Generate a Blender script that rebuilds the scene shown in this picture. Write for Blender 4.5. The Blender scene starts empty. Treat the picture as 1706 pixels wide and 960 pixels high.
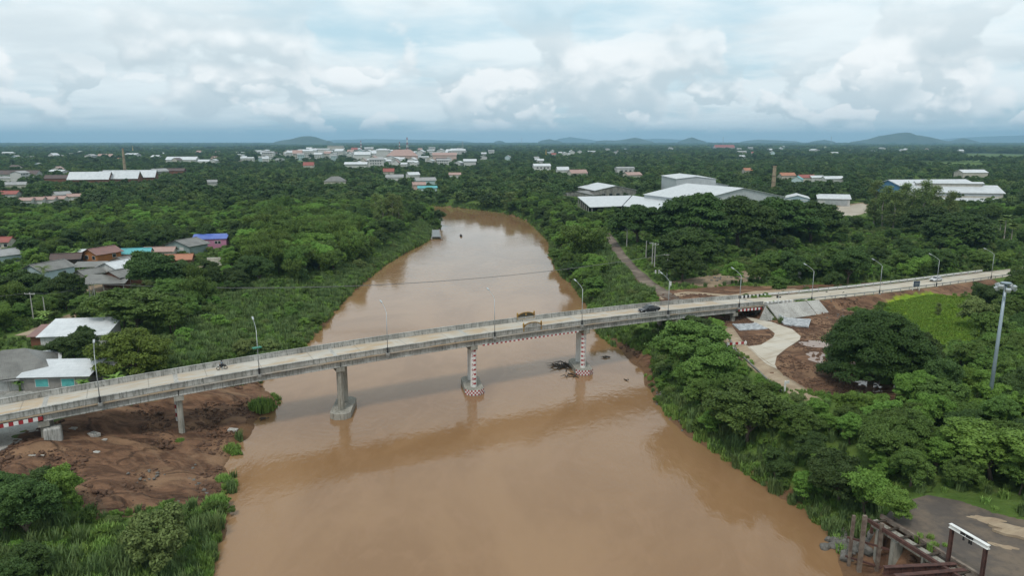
import bpy, bmesh, math, random
import numpy as np
from mathutils import Vector, Matrix

random.seed(11)
rng = np.random.default_rng(11)
R = math.radians
scene = bpy.context.scene
col = scene.collection

# ------------------------------------------------------------------ camera, sky, sun, exposure
CAM_H, FOCAL, PX, PY, HORIZON = 50.0, 1190.0, 853.0, 480.0, 236.5
PITCH = math.atan((PY - HORIZON) / FOCAL)
cam_data = bpy.data.cameras.new("camera")
cam = bpy.data.objects.new("camera", cam_data)
col.objects.link(cam)
cam.location = (0, 0, CAM_H)
cam.rotation_euler = (math.pi / 2 - PITCH, 0, 0)
cam_data.sensor_width = 36.0
cam_data.lens = FOCAL / 1706.0 * 36.0
cam_data.clip_start = 0.5
cam_data.clip_end = 90000.0
scene.camera = cam

SUN_ELEV, SUN_AZ = R(58), R(205)      # azimuth clockwise from +Y
sun_data = bpy.data.lights.new("sun", 'SUN')
sun_data.energy = 1.5
sun_data.angle = R(11)
sun_data.color = (1.0, 0.95, 0.88)
sun = bpy.data.objects.new("sun", sun_data)
col.objects.link(sun)
_sd = Vector((math.sin(SUN_AZ) * math.cos(SUN_ELEV), math.cos(SUN_AZ) * math.cos(SUN_ELEV), math.sin(SUN_ELEV)))
sun.rotation_euler = (-_sd).to_track_quat('-Z', 'Y').to_euler()
sun.location = _sd * 300

scene.render.engine = 'CYCLES'
scene.view_settings.view_transform = 'Standard'
scene.view_settings.look = 'None'
scene.view_settings.gamma = 1.0
scene.view_settings.exposure = 0.2
scene.view_settings.use_curve_mapping = False
scene.cycles.use_denoising = True
scene.cycles.max_bounces = 6
scene.cycles.diffuse_bounces = 4
scene.cycles.glossy_bounces = 3
scene.cycles.transmission_bounces = 4
scene.cycles.volume_bounces = 0
scene.cycles.caustics_reflective = False
scene.cycles.caustics_refractive = False


class NT:
    """small helper for writing node trees"""
    def __init__(self, tree):
        self.t = tree
        self.t.nodes.clear()

    def n(self, kind, _props=None, **inputs):
        nd = self.t.nodes.new(kind)
        for k, v in (_props or {}).items():
            setattr(nd, k, v)
        for k, v in inputs.items():
            key = k.replace('_', ' ')
            sock = nd.inputs[int(k[1:])] if (k[0] == 'i' and k[1:].isdigit()) else nd.inputs[key]
            self.set(sock, v)
        return nd

    def set(self, sock, v):
        if hasattr(v, 'is_output'):
            self.t.links.new(v, sock)
        elif hasattr(v, 'outputs'):
            self.t.links.new(v.outputs[0], sock)
        else:
            sock.default_value = v

    def math(self, op, a, b=0.0, c=None, clamp=False):
        nd = self.t.nodes.new('ShaderNodeMath')
        nd.operation = op
        nd.use_clamp = clamp
        self.set(nd.inputs[0], a)
        self.set(nd.inputs[1], b)
        if c is not None:
            self.set(nd.inputs[2], c)
        return nd.outputs[0]

    def vmath(self, op, a, b=(0, 0, 0)):
        nd = self.t.nodes.new('ShaderNodeVectorMath')
        nd.operation = op
        self.set(nd.inputs[0], a)
        if op == 'SCALE':
            self.set(nd.inputs['Scale'], b)
        else:
            self.set(nd.inputs[1], b)
        return nd.outputs[0]

    def mix(self, f, a, b, blend='MIX'):
        nd = self.t.nodes.new('ShaderNodeMix')
        nd.data_type = 'RGBA'
        nd.blend_type = blend
        nd.clamp_factor = True
        self.set(nd.inputs[0], f)
        self.set(nd.inputs[6], a if not isinstance(a, tuple) else (*a[:3], 1))
        self.set(nd.inputs[7], b if not isinstance(b, tuple) else (*b[:3], 1))
        return nd.outputs[2]

    def ramp(self, f, lo, hi, a=0.0, b=1.0, smooth=True):
        nd = self.t.nodes.new('ShaderNodeMapRange')
        nd.interpolation_type = 'SMOOTHSTEP' if smooth else 'LINEAR'
        for i, v in enumerate((f, lo, hi, a, b)):
            self.set(nd.inputs[i], v)
        return nd.outputs[0]

    def noise(self, vec, scale, detail=4.0, rough=0.55, dist=0.0):
        nd = self.t.nodes.new('ShaderNodeTexNoise')
        if vec is not None:
            self.set(nd.inputs['Vector'], vec)
        nd.inputs['Scale'].default_value = scale
        nd.inputs['Detail'].default_value = detail
        nd.inputs['Roughness'].default_value = rough
        nd.inputs['Distortion'].default_value = dist
        return nd.outputs[0]


def build_world():
    w = bpy.data.worlds.new("World")
    scene.world = w
    w.use_nodes = True
    k = NT(w.node_tree)
    sky = k.n('ShaderNodeTexSky', {'sky_type': 'NISHITA', 'sun_disc': False, 'sun_elevation': SUN_ELEV,
                                   'sun_rotation': SUN_AZ, 'air_density': 1.0, 'dust_density': 0.6, 'ozone_density': 1.5})
    skyc = k.vmath('SCALE', sky.outputs[0], 0.085)
    tc = k.n('ShaderNodeTexCoord').outputs['Generated']
    sep = k.n('ShaderNodeSeparateXYZ', None, Vector=tc)
    z = sep.outputs['Z']
    # --- layer 1: high sheet, strongly flattened near the horizon
    zz = k.math('ADD', k.math('MAXIMUM', z, 0.0), 0.10)
    flat = k.n('ShaderNodeCombineXYZ', None, X=k.math('DIVIDE', sep.outputs['X'], zz),
               Y=k.math('DIVIDE', sep.outputs['Y'], zz), Z=0.37)
    flat = flat.outputs[0]
    n1 = k.noise(flat, 0.55, 7.0, 0.54, 0.1)
    sheet = k.ramp(n1, 0.34, 0.52)
    n1b = k.noise(k.vmath('ADD', flat, (7.3, 2.1, 0)), 0.7, 6.0, 0.55, 0.1)
    grey = k.ramp(n1b, 0.40, 0.66)
    sheet_col = k.mix(grey, (0.85, 0.915, 0.93), (0.68, 0.755, 0.785))
    base_blue = k.mix(k.ramp(z, 0.0, 0.16), (0.44, 0.63, 0.73), (0.57, 0.77, 0.85))
    base_blue = k.mix(0.2, base_blue, skyc)
    c = k.mix(k.math('MULTIPLY', sheet, 0.94), base_blue, sheet_col)
    # --- cumulus heaps low over the horizon (world direction, flattened vertically)
    cv = k.n('ShaderNodeCombineXYZ', None, X=sep.outputs['X'], Y=sep.outputs['Y'], Z=k.math('MULTIPLY', z, 1.45)).outputs[0]

    def heap(vec, scale, lo, hi, d):
        a = k.noise(vec, scale, 8.0, 0.47, 0.0)
        b = k.noise(k.vmath('ADD', vec, (0.004, 0, d)), scale, 3.0, 0.42, 0.0)
        m = k.ramp(a, lo, hi)
        lit = k.ramp(k.math('SUBTRACT', a, b), -0.05, 0.075)
        return m, lit
    m2, l2 = heap(k.vmath('ADD', cv, (5.4, 1.3, 0.4)), 6.2, 0.505, 0.545, 0.034)
    band2 = k.math('MULTIPLY', k.ramp(z, 0.008, 0.035), k.ramp(z, 0.21, 0.09))
    c2 = k.mix(l2, (0.57, 0.655, 0.695), (0.96, 0.975, 0.97))
    c = k.mix(k.math('MULTIPLY', k.math('MULTIPLY', m2, band2), 0.82), c, c2)
    m3, l3 = heap(k.vmath('ADD', cv, (3.1, 0.7, 1.9)), 14.0, 0.505, 0.54, 0.016)
    band3 = k.math('MULTIPLY', k.ramp(z, 0.004, 0.016), k.ramp(z, 0.12, 0.05))
    c3 = k.mix(l3, (0.55, 0.64, 0.68), (0.96, 0.975, 0.97))
    c = k.mix(k.math('MULTIPLY', k.math('MULTIPLY', m3, band3), 0.80), c, c3)
    # --- blue-grey distance at the horizon line
    hz = k.ramp(z, 0.034, -0.002)
    c = k.mix(k.math('MULTIPLY', hz, 0.62), c, (0.43, 0.60, 0.69))
    c = k.mix(k.ramp(z, 0.0, -0.02), c, (0.20, 0.25, 0.25))
    bg = k.n('ShaderNodeBackground', None, Color=c, Strength=1.0)
    out = k.n('ShaderNodeOutputWorld')
    k.t.links.new(bg.outputs[0], out.inputs[0])


build_world()

# ------------------------------------------------------------------ picture measurements -> world points
_cp, _sp = math.cos(PITCH), math.sin(PITCH)


def ray(x, y):
    u, v = (x - PX) / FOCAL, -(y - PY) / FOCAL
    return np.array([u, _cp + v * _sp, -_sp + v * _cp])


def P(x, y, z=0.0):
    r = ray(x, y)
    t = (z - CAM_H) / r[2]
    return np.array([r[0] * t, r[1] * t, z])


def proj(X, Y, Z):
    dz = Z - CAM_H
    zc = Y * _cp - dz * _sp
    yc = Y * _sp + dz * _cp
    return PX + FOCAL * X / zc, PY - FOCAL * yc / zc, zc


# bridge frame: s along the deck, t across it (+ towards the camera)
BC, BD, BN = np.array([-7.97, 138.49]), np.array([.88209, .47108]), np.array([.47108, -.88209])
T_NEAR, T_FAR = 1.3, -7.5
S_ABUT_L, S_ABUT_R = -86.0, 80.0


def zdeck(s):
    s = np.asarray(s, float)
    core = 11.45 - 3.2e-4 * (s - 8) ** 2
    tail = np.interp(s, [80, 97, 125, 150, 180, 220, 300, 500], [9.79, 9.1, 8.25, 7.8, 7.45, 6.9, 6.2, 5.6])
    left = np.interp(s, [-200, -130, -90], [5.3, 6.4, 8.38])
    return np.where(s > 80, tail, np.where(s < -90, left, core))


def BP(s, t, z):
    q = BC + BD * s + BN * t
    return Vector((q[0], q[1], z))


# ------------------------------------------------------------------ terrain
RIV_L = [(300, 1150), (340, 960), (356, 891), (375, 838), (387, 810), (380, 779), (387, 763), (386, 750), (403, 719),
         (437, 694), (459, 675), (457, 664), (440, 652), (432, 640), (450, 620), (478, 598), (500, 580), (520, 560),
         (541, 535), (560, 512), (585, 485), (610, 465), (640, 441), (668, 424), (690, 413), (709, 403), (716, 395),
         (722, 389), (731, 382), (732, 376), (722, 368), (705, 360), (692, 352), (684, 348), (640, 346.5), (540, 346)]
RIV_R = [(540, 340), (640, 340.5), (690, 341.5), (720, 343), (760, 346), (800, 350), (830, 354), (858, 360), (880, 369),
         (900, 386), (918, 404), (920, 427), (928, 447), (938, 460), (955, 473), (983, 510), (994, 540), (1001, 558),
         (1011, 566), (1036, 584), (1057, 601), (1077, 619), (1081, 632), (1090, 650), (1097, 668), (1122, 695),
         (1160, 727), (1200, 757), (1250, 790), (1300, 822), (1350, 855), (1393, 888), (1410, 920), (1425, 960), (1480, 1150)]
_rl = [P(*q)[:2] for q in RIV_L]
_rr = [P(*q)[:2] for q in RIV_R]
_rl = [np.array([-38., -400.])] + _rl
_rr = _rr + [np.array([62., -400.])]
RIVER = np.array(_rl + _rr)
N_LEFT = len(_rl)


def poly_sd(poly, X, Y):
    """signed distance, negative inside; also index of the nearest edge"""
    best = np.full(X.shape, 1e12)
    idx = np.zeros(X.shape, int)
    inside = np.zeros(X.shape, bool)
    n = len(poly)
    for i in range(n):
        ax, ay = poly[i]
        bx, by = poly[(i + 1) % n]
        ex, ey = bx - ax, by - ay
        L2 = ex * ex + ey * ey + 1e-12
        t = np.clip(((X - ax) * ex + (Y - ay) * ey) / L2, 0, 1)
        d2 = (X - ax - t * ex) ** 2 + (Y - ay - t * ey) ** 2
        m = d2 < best
        best = np.where(m, d2, best)
        idx = np.where(m, i, idx)
        cond = (ay > Y) != (by > Y)
        xi = ax + (Y - ay) * ex / (ey if abs(ey) > 1e-12 else 1e-12)
        inside ^= cond & (X < xi)
    d = np.sqrt(best)
    return np.where(inside, -d, d), idx


def sstep(x, a, b):
    t = np.clip((x - a) / (b - a), 0, 1)
    return t * t * (3 - 2 * t)


def vnoise(X, Y, scale, seed=0):
    """cheap smooth value noise, vectorised"""
    x, y = X / scale, Y / scale
    xi, yi = np.floor(x).astype(np.int64), np.floor(y).astype(np.int64)
    fx, fy = x - xi, y - yi
    fx, fy = fx * fx * (3 - 2 * fx), fy * fy * (3 - 2 * fy)

    def h(a, b):
        v = (a * 374761393 + b * 668265263 + seed * 974634521) & 0xFFFFFFFF
        v = ((v ^ (v >> 13)) * 1274126177) & 0xFFFFFFFF
        return ((v ^ (v >> 16)) & 0xFFFF) / 65535.0
    return (h(xi, yi) * (1 - fx) + h(xi + 1, yi) * fx) * (1 - fy) + (h(xi, yi + 1) * (1 - fx) + h(xi + 1, yi + 1) * fx) * fy


FLATS = []      # (polygon, height): levelled pieces of ground


def Hraw(X, Y):
    d, idx = poly_sd(RIVER, X, Y)
    left = idx < N_LEFT
    d = d + (vnoise(X, Y, 9, 77) - .5) * 3.0 + (vnoise(X, Y, 3.5, 78) - .5) * 1.2
    w = np.where(left, np.where(Y < 128, 34.0, np.where(Y < 330, 26.0, 14.0)), np.where(Y < 300, 13.0, 10.0))
    w = w * (0.75 + 0.5 * vnoise(X, Y, 40, 3))
    plate = np.where(X > 0, 6.6, 5.0) + (vnoise(X, Y, 60, 1) - .5) * 0.8 + (vnoise(X, Y, 9, 2) - .5) * 0.35
    land = plate * (0.14 * sstep(d, 0, 1.2) + 0.86 * sstep(d, 0.3, w) ** 0.85)
    wet = -np.clip(-d * 0.35, 0, 3.5)
    return np.where(d > 0, land, wet), d


def H(X, Y):
    X = np.asarray(X, float)
    Y = np.asarray(Y, float)
    h, d = Hraw(X, Y)
    for poly, zf in FLATS:
        m = sstep(-poly_sd(poly, X, Y)[0], -2.5, 0.3)
        h = h * (1 - m) + zf * m
    rx, ry = X - BC[0], Y - BC[1]
    s = rx * BD[0] + ry * BD[1]
    t = rx * BN[0] + ry * BN[1]
    zr = zdeck(s)
    e = np.maximum(0, np.maximum(t - 2.1, -8.3 - t))
    emb = zr - 0.12 - e / 1.3
    on = (s > S_ABUT_R) | (s < S_ABUT_L)
    h = np.where(on, np.maximum(h, emb), h)
    return h


def Hs(x, y):
    return float(H(np.array([x]), np.array([y]))[0])


def G(x, y):
    """the ground point seen at a picture position"""
    z = 5.0
    q = P(x, y, z)
    for _ in range(10):
        z = 0.5 * z + 0.5 * Hs(q[0], q[1])
        q = P(x, y, z)
    return np.array([q[0], q[1], z])


def polyG(pts, z=None):
    return np.array([(P(a, b, z) if z is not None else G(a, b))[:2] for a, b in pts])


UNDER_ROAD = polyG([(1243, 528), (1285, 537), (1320, 549), (1334, 561), (1332, 567), (1310, 581), (1294, 594), (1291, 608),
                    (1295, 616), (1275, 606), (1258, 590), (1245, 578), (1268, 575), (1288, 563), (1291, 556), (1281, 548),
                    (1262, 541), (1244, 530)], 6.7)
YARD = polyG([(1490, 842), (1545, 826), (1600, 836), (1665, 858), (1760, 880), (1900, 1100), (1660, 1010), (1592, 944), (1474, 864)], 6.2)
FACTORY_YARD = polyG([(1350, 350), (1440, 338), (1455, 352), (1420, 362), (1372, 362)], 5.5)
LEFT_YARD = polyG([(-60, 640), (60, 640), (190, 632), (196, 655), (60, 668), (-60, 690)], 5.0)
LEFT_UNDER = polyG([(-120, 735), (60, 700), (78, 712), (0, 752), (-120, 800)], 4.6)
JETTY_LOW = np.array([P(a, b, c)[:2] for a, b, c in [(1398, 884, .3), (1446, 866, 4.5), (1474, 864, 6.2), (1592, 944, 6.2), (1660, 1010, 6.2), (1425, 1010, .3)]])
FLATS += [(JETTY_LOW, 0.35), (UNDER_ROAD, 6.7), (YARD, 6.2), (FACTORY_YARD, 5.5), (LEFT_YARD, 5.0), (LEFT_UNDER, 4.6)]

MUD_Z = [polyG([(-60, 790), (60, 715), (200, 680), (440, 640), (459, 668), (430, 700), (395, 735), (385, 800), (350, 838), (290, 838), (240, 850),
                (170, 865), (100, 800), (40, 800), (-60, 830)]),
         polyG([(1010, 560), (1085, 600), (1090, 632), (1074, 622), (1032, 585)]),
         polyG([(1160, 530), (1250, 520), (1300, 540), (1400, 510), (1430, 525), (1385, 560), (1375, 600), (1450, 640), (1500, 650), (1530, 668), (1420, 665),
                (1330, 650), (1300, 650), (1225, 575)]),
         polyG([(1090, 500), (1110, 485), (1200, 478), (1300, 478), (1480, 470), (1480, 476), (1300, 492), (1220, 505), (1120, 512)]),
         polyG([(1060, 455), (1100, 480), (1080, 488), (1048, 465)])]
_emb = [BP(84, 2.0, 0), BP(180, 2.0, 0), BP(180, 8.5, 0), BP(130, 9.0, 0), BP(84, 10, 0)]
MUD_Z.append(np.array([(v.x, v.y) for v in _emb]))
_emb = [BP(82, -8, 0), BP(200, -8, 0), BP(200, -12, 0), BP(82, -13, 0)]
MUD_Z.append(np.array([(v.x, v.y) for v in _emb]))
MUD_Z.append(JETTY_LOW)
DIRT_Z = [polyG([(60, 548), (130, 520), (140, 535), (60, 556)]), polyG([(300, 452), (350, 440), (345, 452), (305, 462)]),
          polyG([(130, 478), (215, 470), (215, 484), (140, 488)]), FACTORY_YARD, LEFT_YARD,
          polyG([(1120, 470), (1240, 452), (1270, 466), (1180, 478)])]
MEADOW_Z = [polyG([(1478, 512), (1500, 502), (1560, 492), (1622, 500), (1630, 540), (1640, 568), (1570, 578), (1520, 555), (1490, 530)])]
TUFT_AREA = []


def zone(polys, X, Y, soft=3.0):
    m = np.zeros(X.shape)
    for p in polys:
        m = np.maximum(m, sstep(-poly_sd(p, X, Y)[0], -soft, soft * 0.4))
    return m


# ------------------------------------------------------------------ mesh helpers
class MB:
    def __init__(self):
        self.v, self.f, self.m = [], [], []

    def add(self, vs, fs, mi=0):
        o = len(self.v)
        self.v += [tuple(q) for q in vs]
        self.f += [tuple(i + o for i in f) for f in fs]
        self.m += [mi] * len(fs)
        return self

    def box(self, c, size, yaw=0.0, mi=0, M=None):
        sx, sy, sz = size[0] / 2, size[1] / 2, size[2] / 2
        vs = [(x, y, z) for z in (-sz, sz) for y in (-sy, sy) for x in (-sx, sx)]
        M = M or Matrix.Rotation(yaw, 3, 'Z')
        vs = [M @ Vector(q) + Vector(c) for q in vs]
        return self.add(vs, [(0, 2, 3, 1), (4, 5, 7, 6), (0, 1, 5, 4), (2, 6, 7, 3), (0, 4, 6, 2), (1, 3, 7, 5)], mi)

    def beam(self, a, b, w, h, mi=0, up=(0, 0, 1)):
        a, b = Vector(a), Vector(b)
        d = (b - a).normalized()
        x = d.cross(Vector(up))
        if x.length < 1e-4:
            x = Vector((1, 0, 0))
        x.normalize()
        y = x.cross(d)
        vs = [p + x * sx * w / 2 + y * sy * h / 2 for p in (a, b) for sx, sy in ((-1, -1), (1, -1), (1, 1), (-1, 1))]
        return self.add(vs, [(0, 3, 2, 1), (4, 5, 6, 7), (0, 1, 5, 4), (1, 2, 6, 5), (2, 3, 7, 6), (3, 0, 4, 7)], mi)

    def tube(self, pts, radii, n=8, mi=0, cap=True):
        pts = [Vector(p) for p in pts]
        if not hasattr(radii, '__len__'):
            radii = [radii] * len(pts)
        rings = []
        vs, fs = [], []
        for i, p in enumerate(pts):
            d = (pts[min(i + 1, len(pts) - 1)] - pts[max(i - 1, 0)]).normalized()
            x = d.cross(Vector((0.13, 0.99, 0.05)))
            if x.length < 0.1:
                x = d.cross(Vector((1, 0, 0)))
            x.normalize()
            y = d.cross(x)
            for k in range(n):
                a = 2 * math.pi * k / n
                vs.append(p + (x * math.cos(a) + y * math.sin(a)) * radii[i])
        for i in range(len(pts) - 1):
            for k in range(n):
                k2 = (k + 1) % n
                fs.append((i * n + k, (i + 1) * n + k, (i + 1) * n + k2, i * n + k2)[::-1])
        if cap:
            fs.append(tuple(range(n))[::-1][::-1])
            fs.append(tuple(range((len(pts) - 1) * n, len(pts) * n))[::-1])
        return self.add(vs, fs, mi)

    def prism(self, poly, z0, z1, mi=0):
        n = len(poly)
        vs = [(p[0], p[1], z0) for p in poly] + [(p[0], p[1], z1) for p in poly]
        fs = [tuple(range(n))[::-1], tuple(range(n, 2 * n))]
        fs += [(i, (i + 1) % n, n + (i + 1) % n, n + i) for i in range(n)]
        return self.add(vs, fs, mi)

    def extrude_profile(self, prof, y0, y1, mi=0):
        """profile in x-z extruded along y"""
        n = len(prof)
        vs = [(p[0], y0, p[1]) for p in prof] + [(p[0], y1, p[1]) for p in prof]
        fs = [tuple(range(n)), tuple(range(n, 2 * n))[::-1]]
        fs += [((i + 1) % n, i, n + i, n + (i + 1) % n) for i in range(n)]
        return self.add(vs, fs, mi)

    def xform(self, M):
        self.v = [tuple(M @ Vector(q)) for q in self.v]
        return self

    def mesh(self, name, mats):
        me = bpy.data.meshes.new(name)
        me.from_pydata(self.v, [], self.f)
        for m in (mats if isinstance(mats, (list, tuple)) else [mats]):
            me.materials.append(m)
        if any(self.m):
            me.polygons.foreach_set('material_index', self.m)
        bm = bmesh.new()
        bm.from_mesh(me)
        bmesh.ops.recalc_face_normals(bm, faces=bm.faces)
        bm.to_mesh(me)
        bm.free()
        return me

    def build(self, name, mats, parent=None, smooth=False, bevel=0.0):
        me = self.mesh(name, mats)
        if smooth:
            me.polygons.foreach_set('use_smooth', [True] * len(me.polygons))
        return link(name, me, parent, bevel)


def link(name, me, parent=None, bevel=0.0):
    o = bpy.data.objects.new(name, me)
    col.objects.link(o)
    if parent is not None:
        o.parent = parent
    if bevel > 0:
        b = o.modifiers.new('bevel', 'BEVEL')
        b.width = bevel
        b.segments = 2
        b.limit_method = 'ANGLE'
    return o


def tag(o, label=None, cat=None, group=None, kind=None):
    if label:
        o['label'] = label
    if cat:
        o['category'] = cat
    if group:
        o['group'] = group
    if kind:
        o['kind'] = kind
    return o


def empty(name, loc, rz=0.0, label=None, cat=None, group=None):
    o = bpy.data.objects.new(name, None)
    col.objects.link(o)
    o.location = Vector(loc)
    o.rotation_euler = (0, 0, rz)
    o.empty_display_size = 0.3
    return tag(o, label, cat, group)


def copy_tree(o, parent=None):
    c = o.copy()
    col.objects.link(c)
    if parent is not None:
        c.parent = parent
    for ch in list(o.children):
        copy_tree(ch, c)
    return c


# ------------------------------------------------------------------ materials
def new_mat(name):
    m = bpy.data.materials.new(name)
    m.use_nodes = True
    k = NT(m.node_tree)
    out = k.n('ShaderNodeOutputMaterial')
    return m, k, out


def rough_mat(name, c1, c2=None, scale=1.5, rough=0.8, bump=0.0, bscale=8.0, spec=0.3, stretch=None, lo=.35, hi=.68, metal=0.0, streak=None, space='Object', jitter=0.0):
    """two-tone weathered surface"""
    m, k, out = new_mat(name)
    tc = k.n('ShaderNodeTexCoord').outputs[space] if space == 'Object' else k.n('ShaderNodeNewGeometry').outputs['Position']
    v = tc
    if stretch:
        v = k.n('ShaderNodeMapping', None, Vector=tc, Scale=stretch).outputs[0]
    c2 = c2 or tuple(x * 0.72 for x in c1)
    n = k.noise(v, scale, 6, 0.62, 0.3)
    f = k.ramp(n, lo, hi)
    c = k.mix(f, c1, c2)
    n2 = k.noise(tc, scale * 9, 3, 0.6)
    c = k.mix(k.ramp(n2, 0.45, 0.75, 0, 0.35), c, tuple(x * 0.6 for x in c1))
    if streak:
        st = k.n('ShaderNodeMapping', None, Vector=tc, Scale=(3.0, 3.0, 0.25)).outputs[0]
        c = k.mix(k.math('MULTIPLY', k.ramp(k.noise(st, 1.3, 5, 0.65), 0.46, 0.66), 0.8), c, streak)
    if jitter:
        oi = k.n('ShaderNodeObjectInfo').outputs['Random']
        c = k.mix(k.math('MULTIPLY', oi, jitter), c, tuple(x * 0.55 for x in c1))
    b = k.n('ShaderNodeBsdfPrincipled', None, Base_Color=c, Roughness=rough, Metallic=metal)
    b.inputs['Specular IOR Level'].default_value = spec
    if bump > 0:
        bn = k.n('ShaderNodeBump', None, Strength=bump, Distance=0.05, Height=k.noise(tc, bscale, 5, 0.6))
        k.t.links.new(bn.outputs[0], b.inputs['Normal'])
    k.t.links.new(b.outputs[0], out.inputs[0])
    return m


def sheet_mat(name, c1, c2, pitch=0.35, axis='X', rough=0.45, spec=0.4, jitter=0.0):
    """corrugated metal / fibre-cement roofing: ribs along one local axis, stains"""
    m, k, out = new_mat(name)
    tc = k.n('ShaderNodeTexCoord').outputs['Object']
    w = k.n('ShaderNodeTexWave', {'wave_type': 'BANDS', 'bands_direction': axis}, Vector=tc, Scale=0.314 / pitch, Distortion=0.0)
    st = k.noise(tc, 0.35, 6, 0.65, 0.4)
    c = k.mix(k.ramp(st, 0.38, 0.7), c1, c2)
    c = k.mix(k.ramp(k.noise(tc, 3.0, 4, 0.7), 0.5, 0.8, 0, 0.35), c, tuple(x * 0.7 for x in c2))
    # overlap rows between sheets
    lap = k.n('ShaderNodeTexBrick', None, Vector=tc, Scale=0.25, Color1=(1, 1, 1, 1), Color2=(.9, .9, .9, 1), Mortar=(.72, .72, .72, 1), Mortar_Size=0.006)
    c = k.mix(1.0, c, lap.outputs[0], 'MULTIPLY')
    if jitter:
        oi = k.n('ShaderNodeObjectInfo').outputs['Random']
        c = k.mix(k.math('MULTIPLY', oi, jitter), c, tuple(x * 0.5 for x in c1))
    b = k.n('ShaderNodeBsdfPrincipled', None, Base_Color=c, Roughness=rough)
    b.inputs['Specular IOR Level'].default_value = spec
    bn = k.n('ShaderNodeBump', None, Strength=0.5, Distance=0.04, Height=w.outputs[1])
    k.t.links.new(bn.outputs[0], b.inputs['Normal'])
    k.t.links.new(b.outputs[0], out.inputs[0])
    return m


def leaf_mat(name, dark, light, var=0.5, world_scale=0.03, translucent=0.24):
    m, k, out = new_mat(name)
    at = k.n('ShaderNodeAttribute', {'attribute_name': 'tint'}).outputs['Fac']
    oi = k.n('ShaderNodeObjectInfo').outputs['Random']
    f = k.math('ADD', k.math('MULTIPLY', at, 1 - var), k.math('MULTIPLY', oi, var), clamp=True)
    c = k.mix(f, dark, light)
    pos = k.n('ShaderNodeNewGeometry').outputs['Position']
    wn = k.noise(pos, world_scale, 3, 0.5)
    c = k.mix(k.ramp(wn, 0.35, 0.65, 0, 0.45), c, tuple((a * 0.5 + b * 0.2) * q for a, b, q in zip(dark, light, (0.95, 1.0, 1.0))))
    hs = k.n('ShaderNodeHueSaturation', None, Color=c, Hue=k.ramp(oi, 0, 1, 0.490, 0.522, False), Saturation=0.94, Value=1.0)
    b = k.n('ShaderNodeBsdfPrincipled', None, Base_Color=hs.outputs[0], Roughness=0.6)
    b.inputs['Specular IOR Level'].default_value = 0.2
    tr = k.n('ShaderNodeBsdfTranslucent', None, Color=hs.outputs[0])
    mx = k.n('ShaderNodeMixShader', None, Fac=translucent)
    k.t.links.new(b.outputs[0], mx.inputs[1])
    k.t.links.new(tr.outputs[0], mx.inputs[2])
    k.t.links.new(mx.outputs[0], out.inputs[0])
    return m


def paint(name, c, rough=0.5, spec=0.4, metal=0.0):
    return rough_mat(name, c, tuple(x * 0.85 for x in c), 1.2, rough, spec=spec, metal=metal)


M = {}
M['conc'] = rough_mat('concrete', (0.40, 0.395, 0.37), (0.255, 0.25, 0.23), 0.30, 0.85, 0.3, 6, streak=(0.11, 0.11, 0.097), lo=.40, hi=.60)
M['conc_pier'] = rough_mat('concrete_pier', (0.36, 0.345, 0.30), (0.25, 0.24, 0.205), 0.6, 0.85, 0.3, 5, streak=(0.12, 0.11, 0.09))
M['conc_dark'] = rough_mat('concrete_wet', (0.20, 0.19, 0.17), (0.10, 0.095, 0.085), 0.5, 0.8, 0.3, 5)
M['slope'] = rough_mat('slope_concrete', (0.45, 0.44, 0.41), (0.33, 0.32, 0.30), 0.25, 0.85, 0.2, 5, streak=(0.22, 0.20, 0.17))
M['red'] = paint('red_paint', (0.34, 0.03, 0.035))
M['white'] = paint('white_paint', (0.74, 0.74, 0.72))
M['black'] = paint('black_paint', (0.025, 0.025, 0.028))
M['galv'] = rough_mat('galvanised_steel', (0.44, 0.46, 0.47), (0.33, 0.35, 0.36), 0.8, 0.45, metal=0.4)
M['mast'] = rough_mat('mast_steel', (0.30, 0.36, 0.40), (0.24, 0.29, 0.33), 0.5, 0.4, metal=0.3)
M['rust'] = rough_mat('rusty_steel', (0.105, 0.05, 0.04), (0.055, 0.03, 0.026), 1.6, 0.8, 0.3, 10)
M['rust_light'] = rough_mat('weathered_steel', (0.22, 0.18, 0.145), (0.11, 0.075, 0.06), 1.2, 0.8, 0.3, 8)
M['gold'] = rough_mat('gilded_frame', (0.40, 0.24, 0.06), (0.20, 0.11, 0.04), 1.5, 0.45, metal=0.3)
M['plaque'] = rough_mat('plaque_panel', (0.035, 0.04, 0.035), (0.07, 0.055, 0.03), 2.0, 0.4)
M['glass'] = rough_mat('window_glass', (0.02, 0.025, 0.03), (0.035, 0.04, 0.045), 1.0, 0.12, spec=0.6)
M['turq_glass'] = rough_mat('turquoise_glass', (0.10, 0.42, 0.40), (0.07, 0.30, 0.30), 1.0, 0.25, spec=0.5)
M['frame'] = paint('window_frame', (0.55, 0.55, 0.53))
M['trunk'] = rough_mat('bark', (0.13, 0.10, 0.075), (0.07, 0.055, 0.042), 2.0, 0.9, 0.5, 6, stretch=(1, 1, .3))
M['trunk_pale'] = rough_mat('pale_bark', (0.34, 0.31, 0.26), (0.20, 0.17, 0.14), 2.0, 0.9, 0.4, 6, stretch=(1, 1, .3))
M['rock'] = rough_mat('rock', (0.16, 0.15, 0.135), (0.085, 0.08, 0.07), 1.5, 0.85, 0.5, 4)
M['wood'] = rough_mat('driftwood', (0.075, 0.055, 0.04), (0.035, 0.028, 0.022), 2, 0.9, 0.4, 6)
M['rubber'] = paint('tyre_rubber', (0.02, 0.02, 0.02), 0.8)
M['pole'] = rough_mat('concrete_pole', (0.42, 0.41, 0.385), (0.32, 0.31, 0.29), 0.6, 0.85)
M['wire'] = paint('cable', (0.10, 0.10, 0.10), 0.5)
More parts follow.
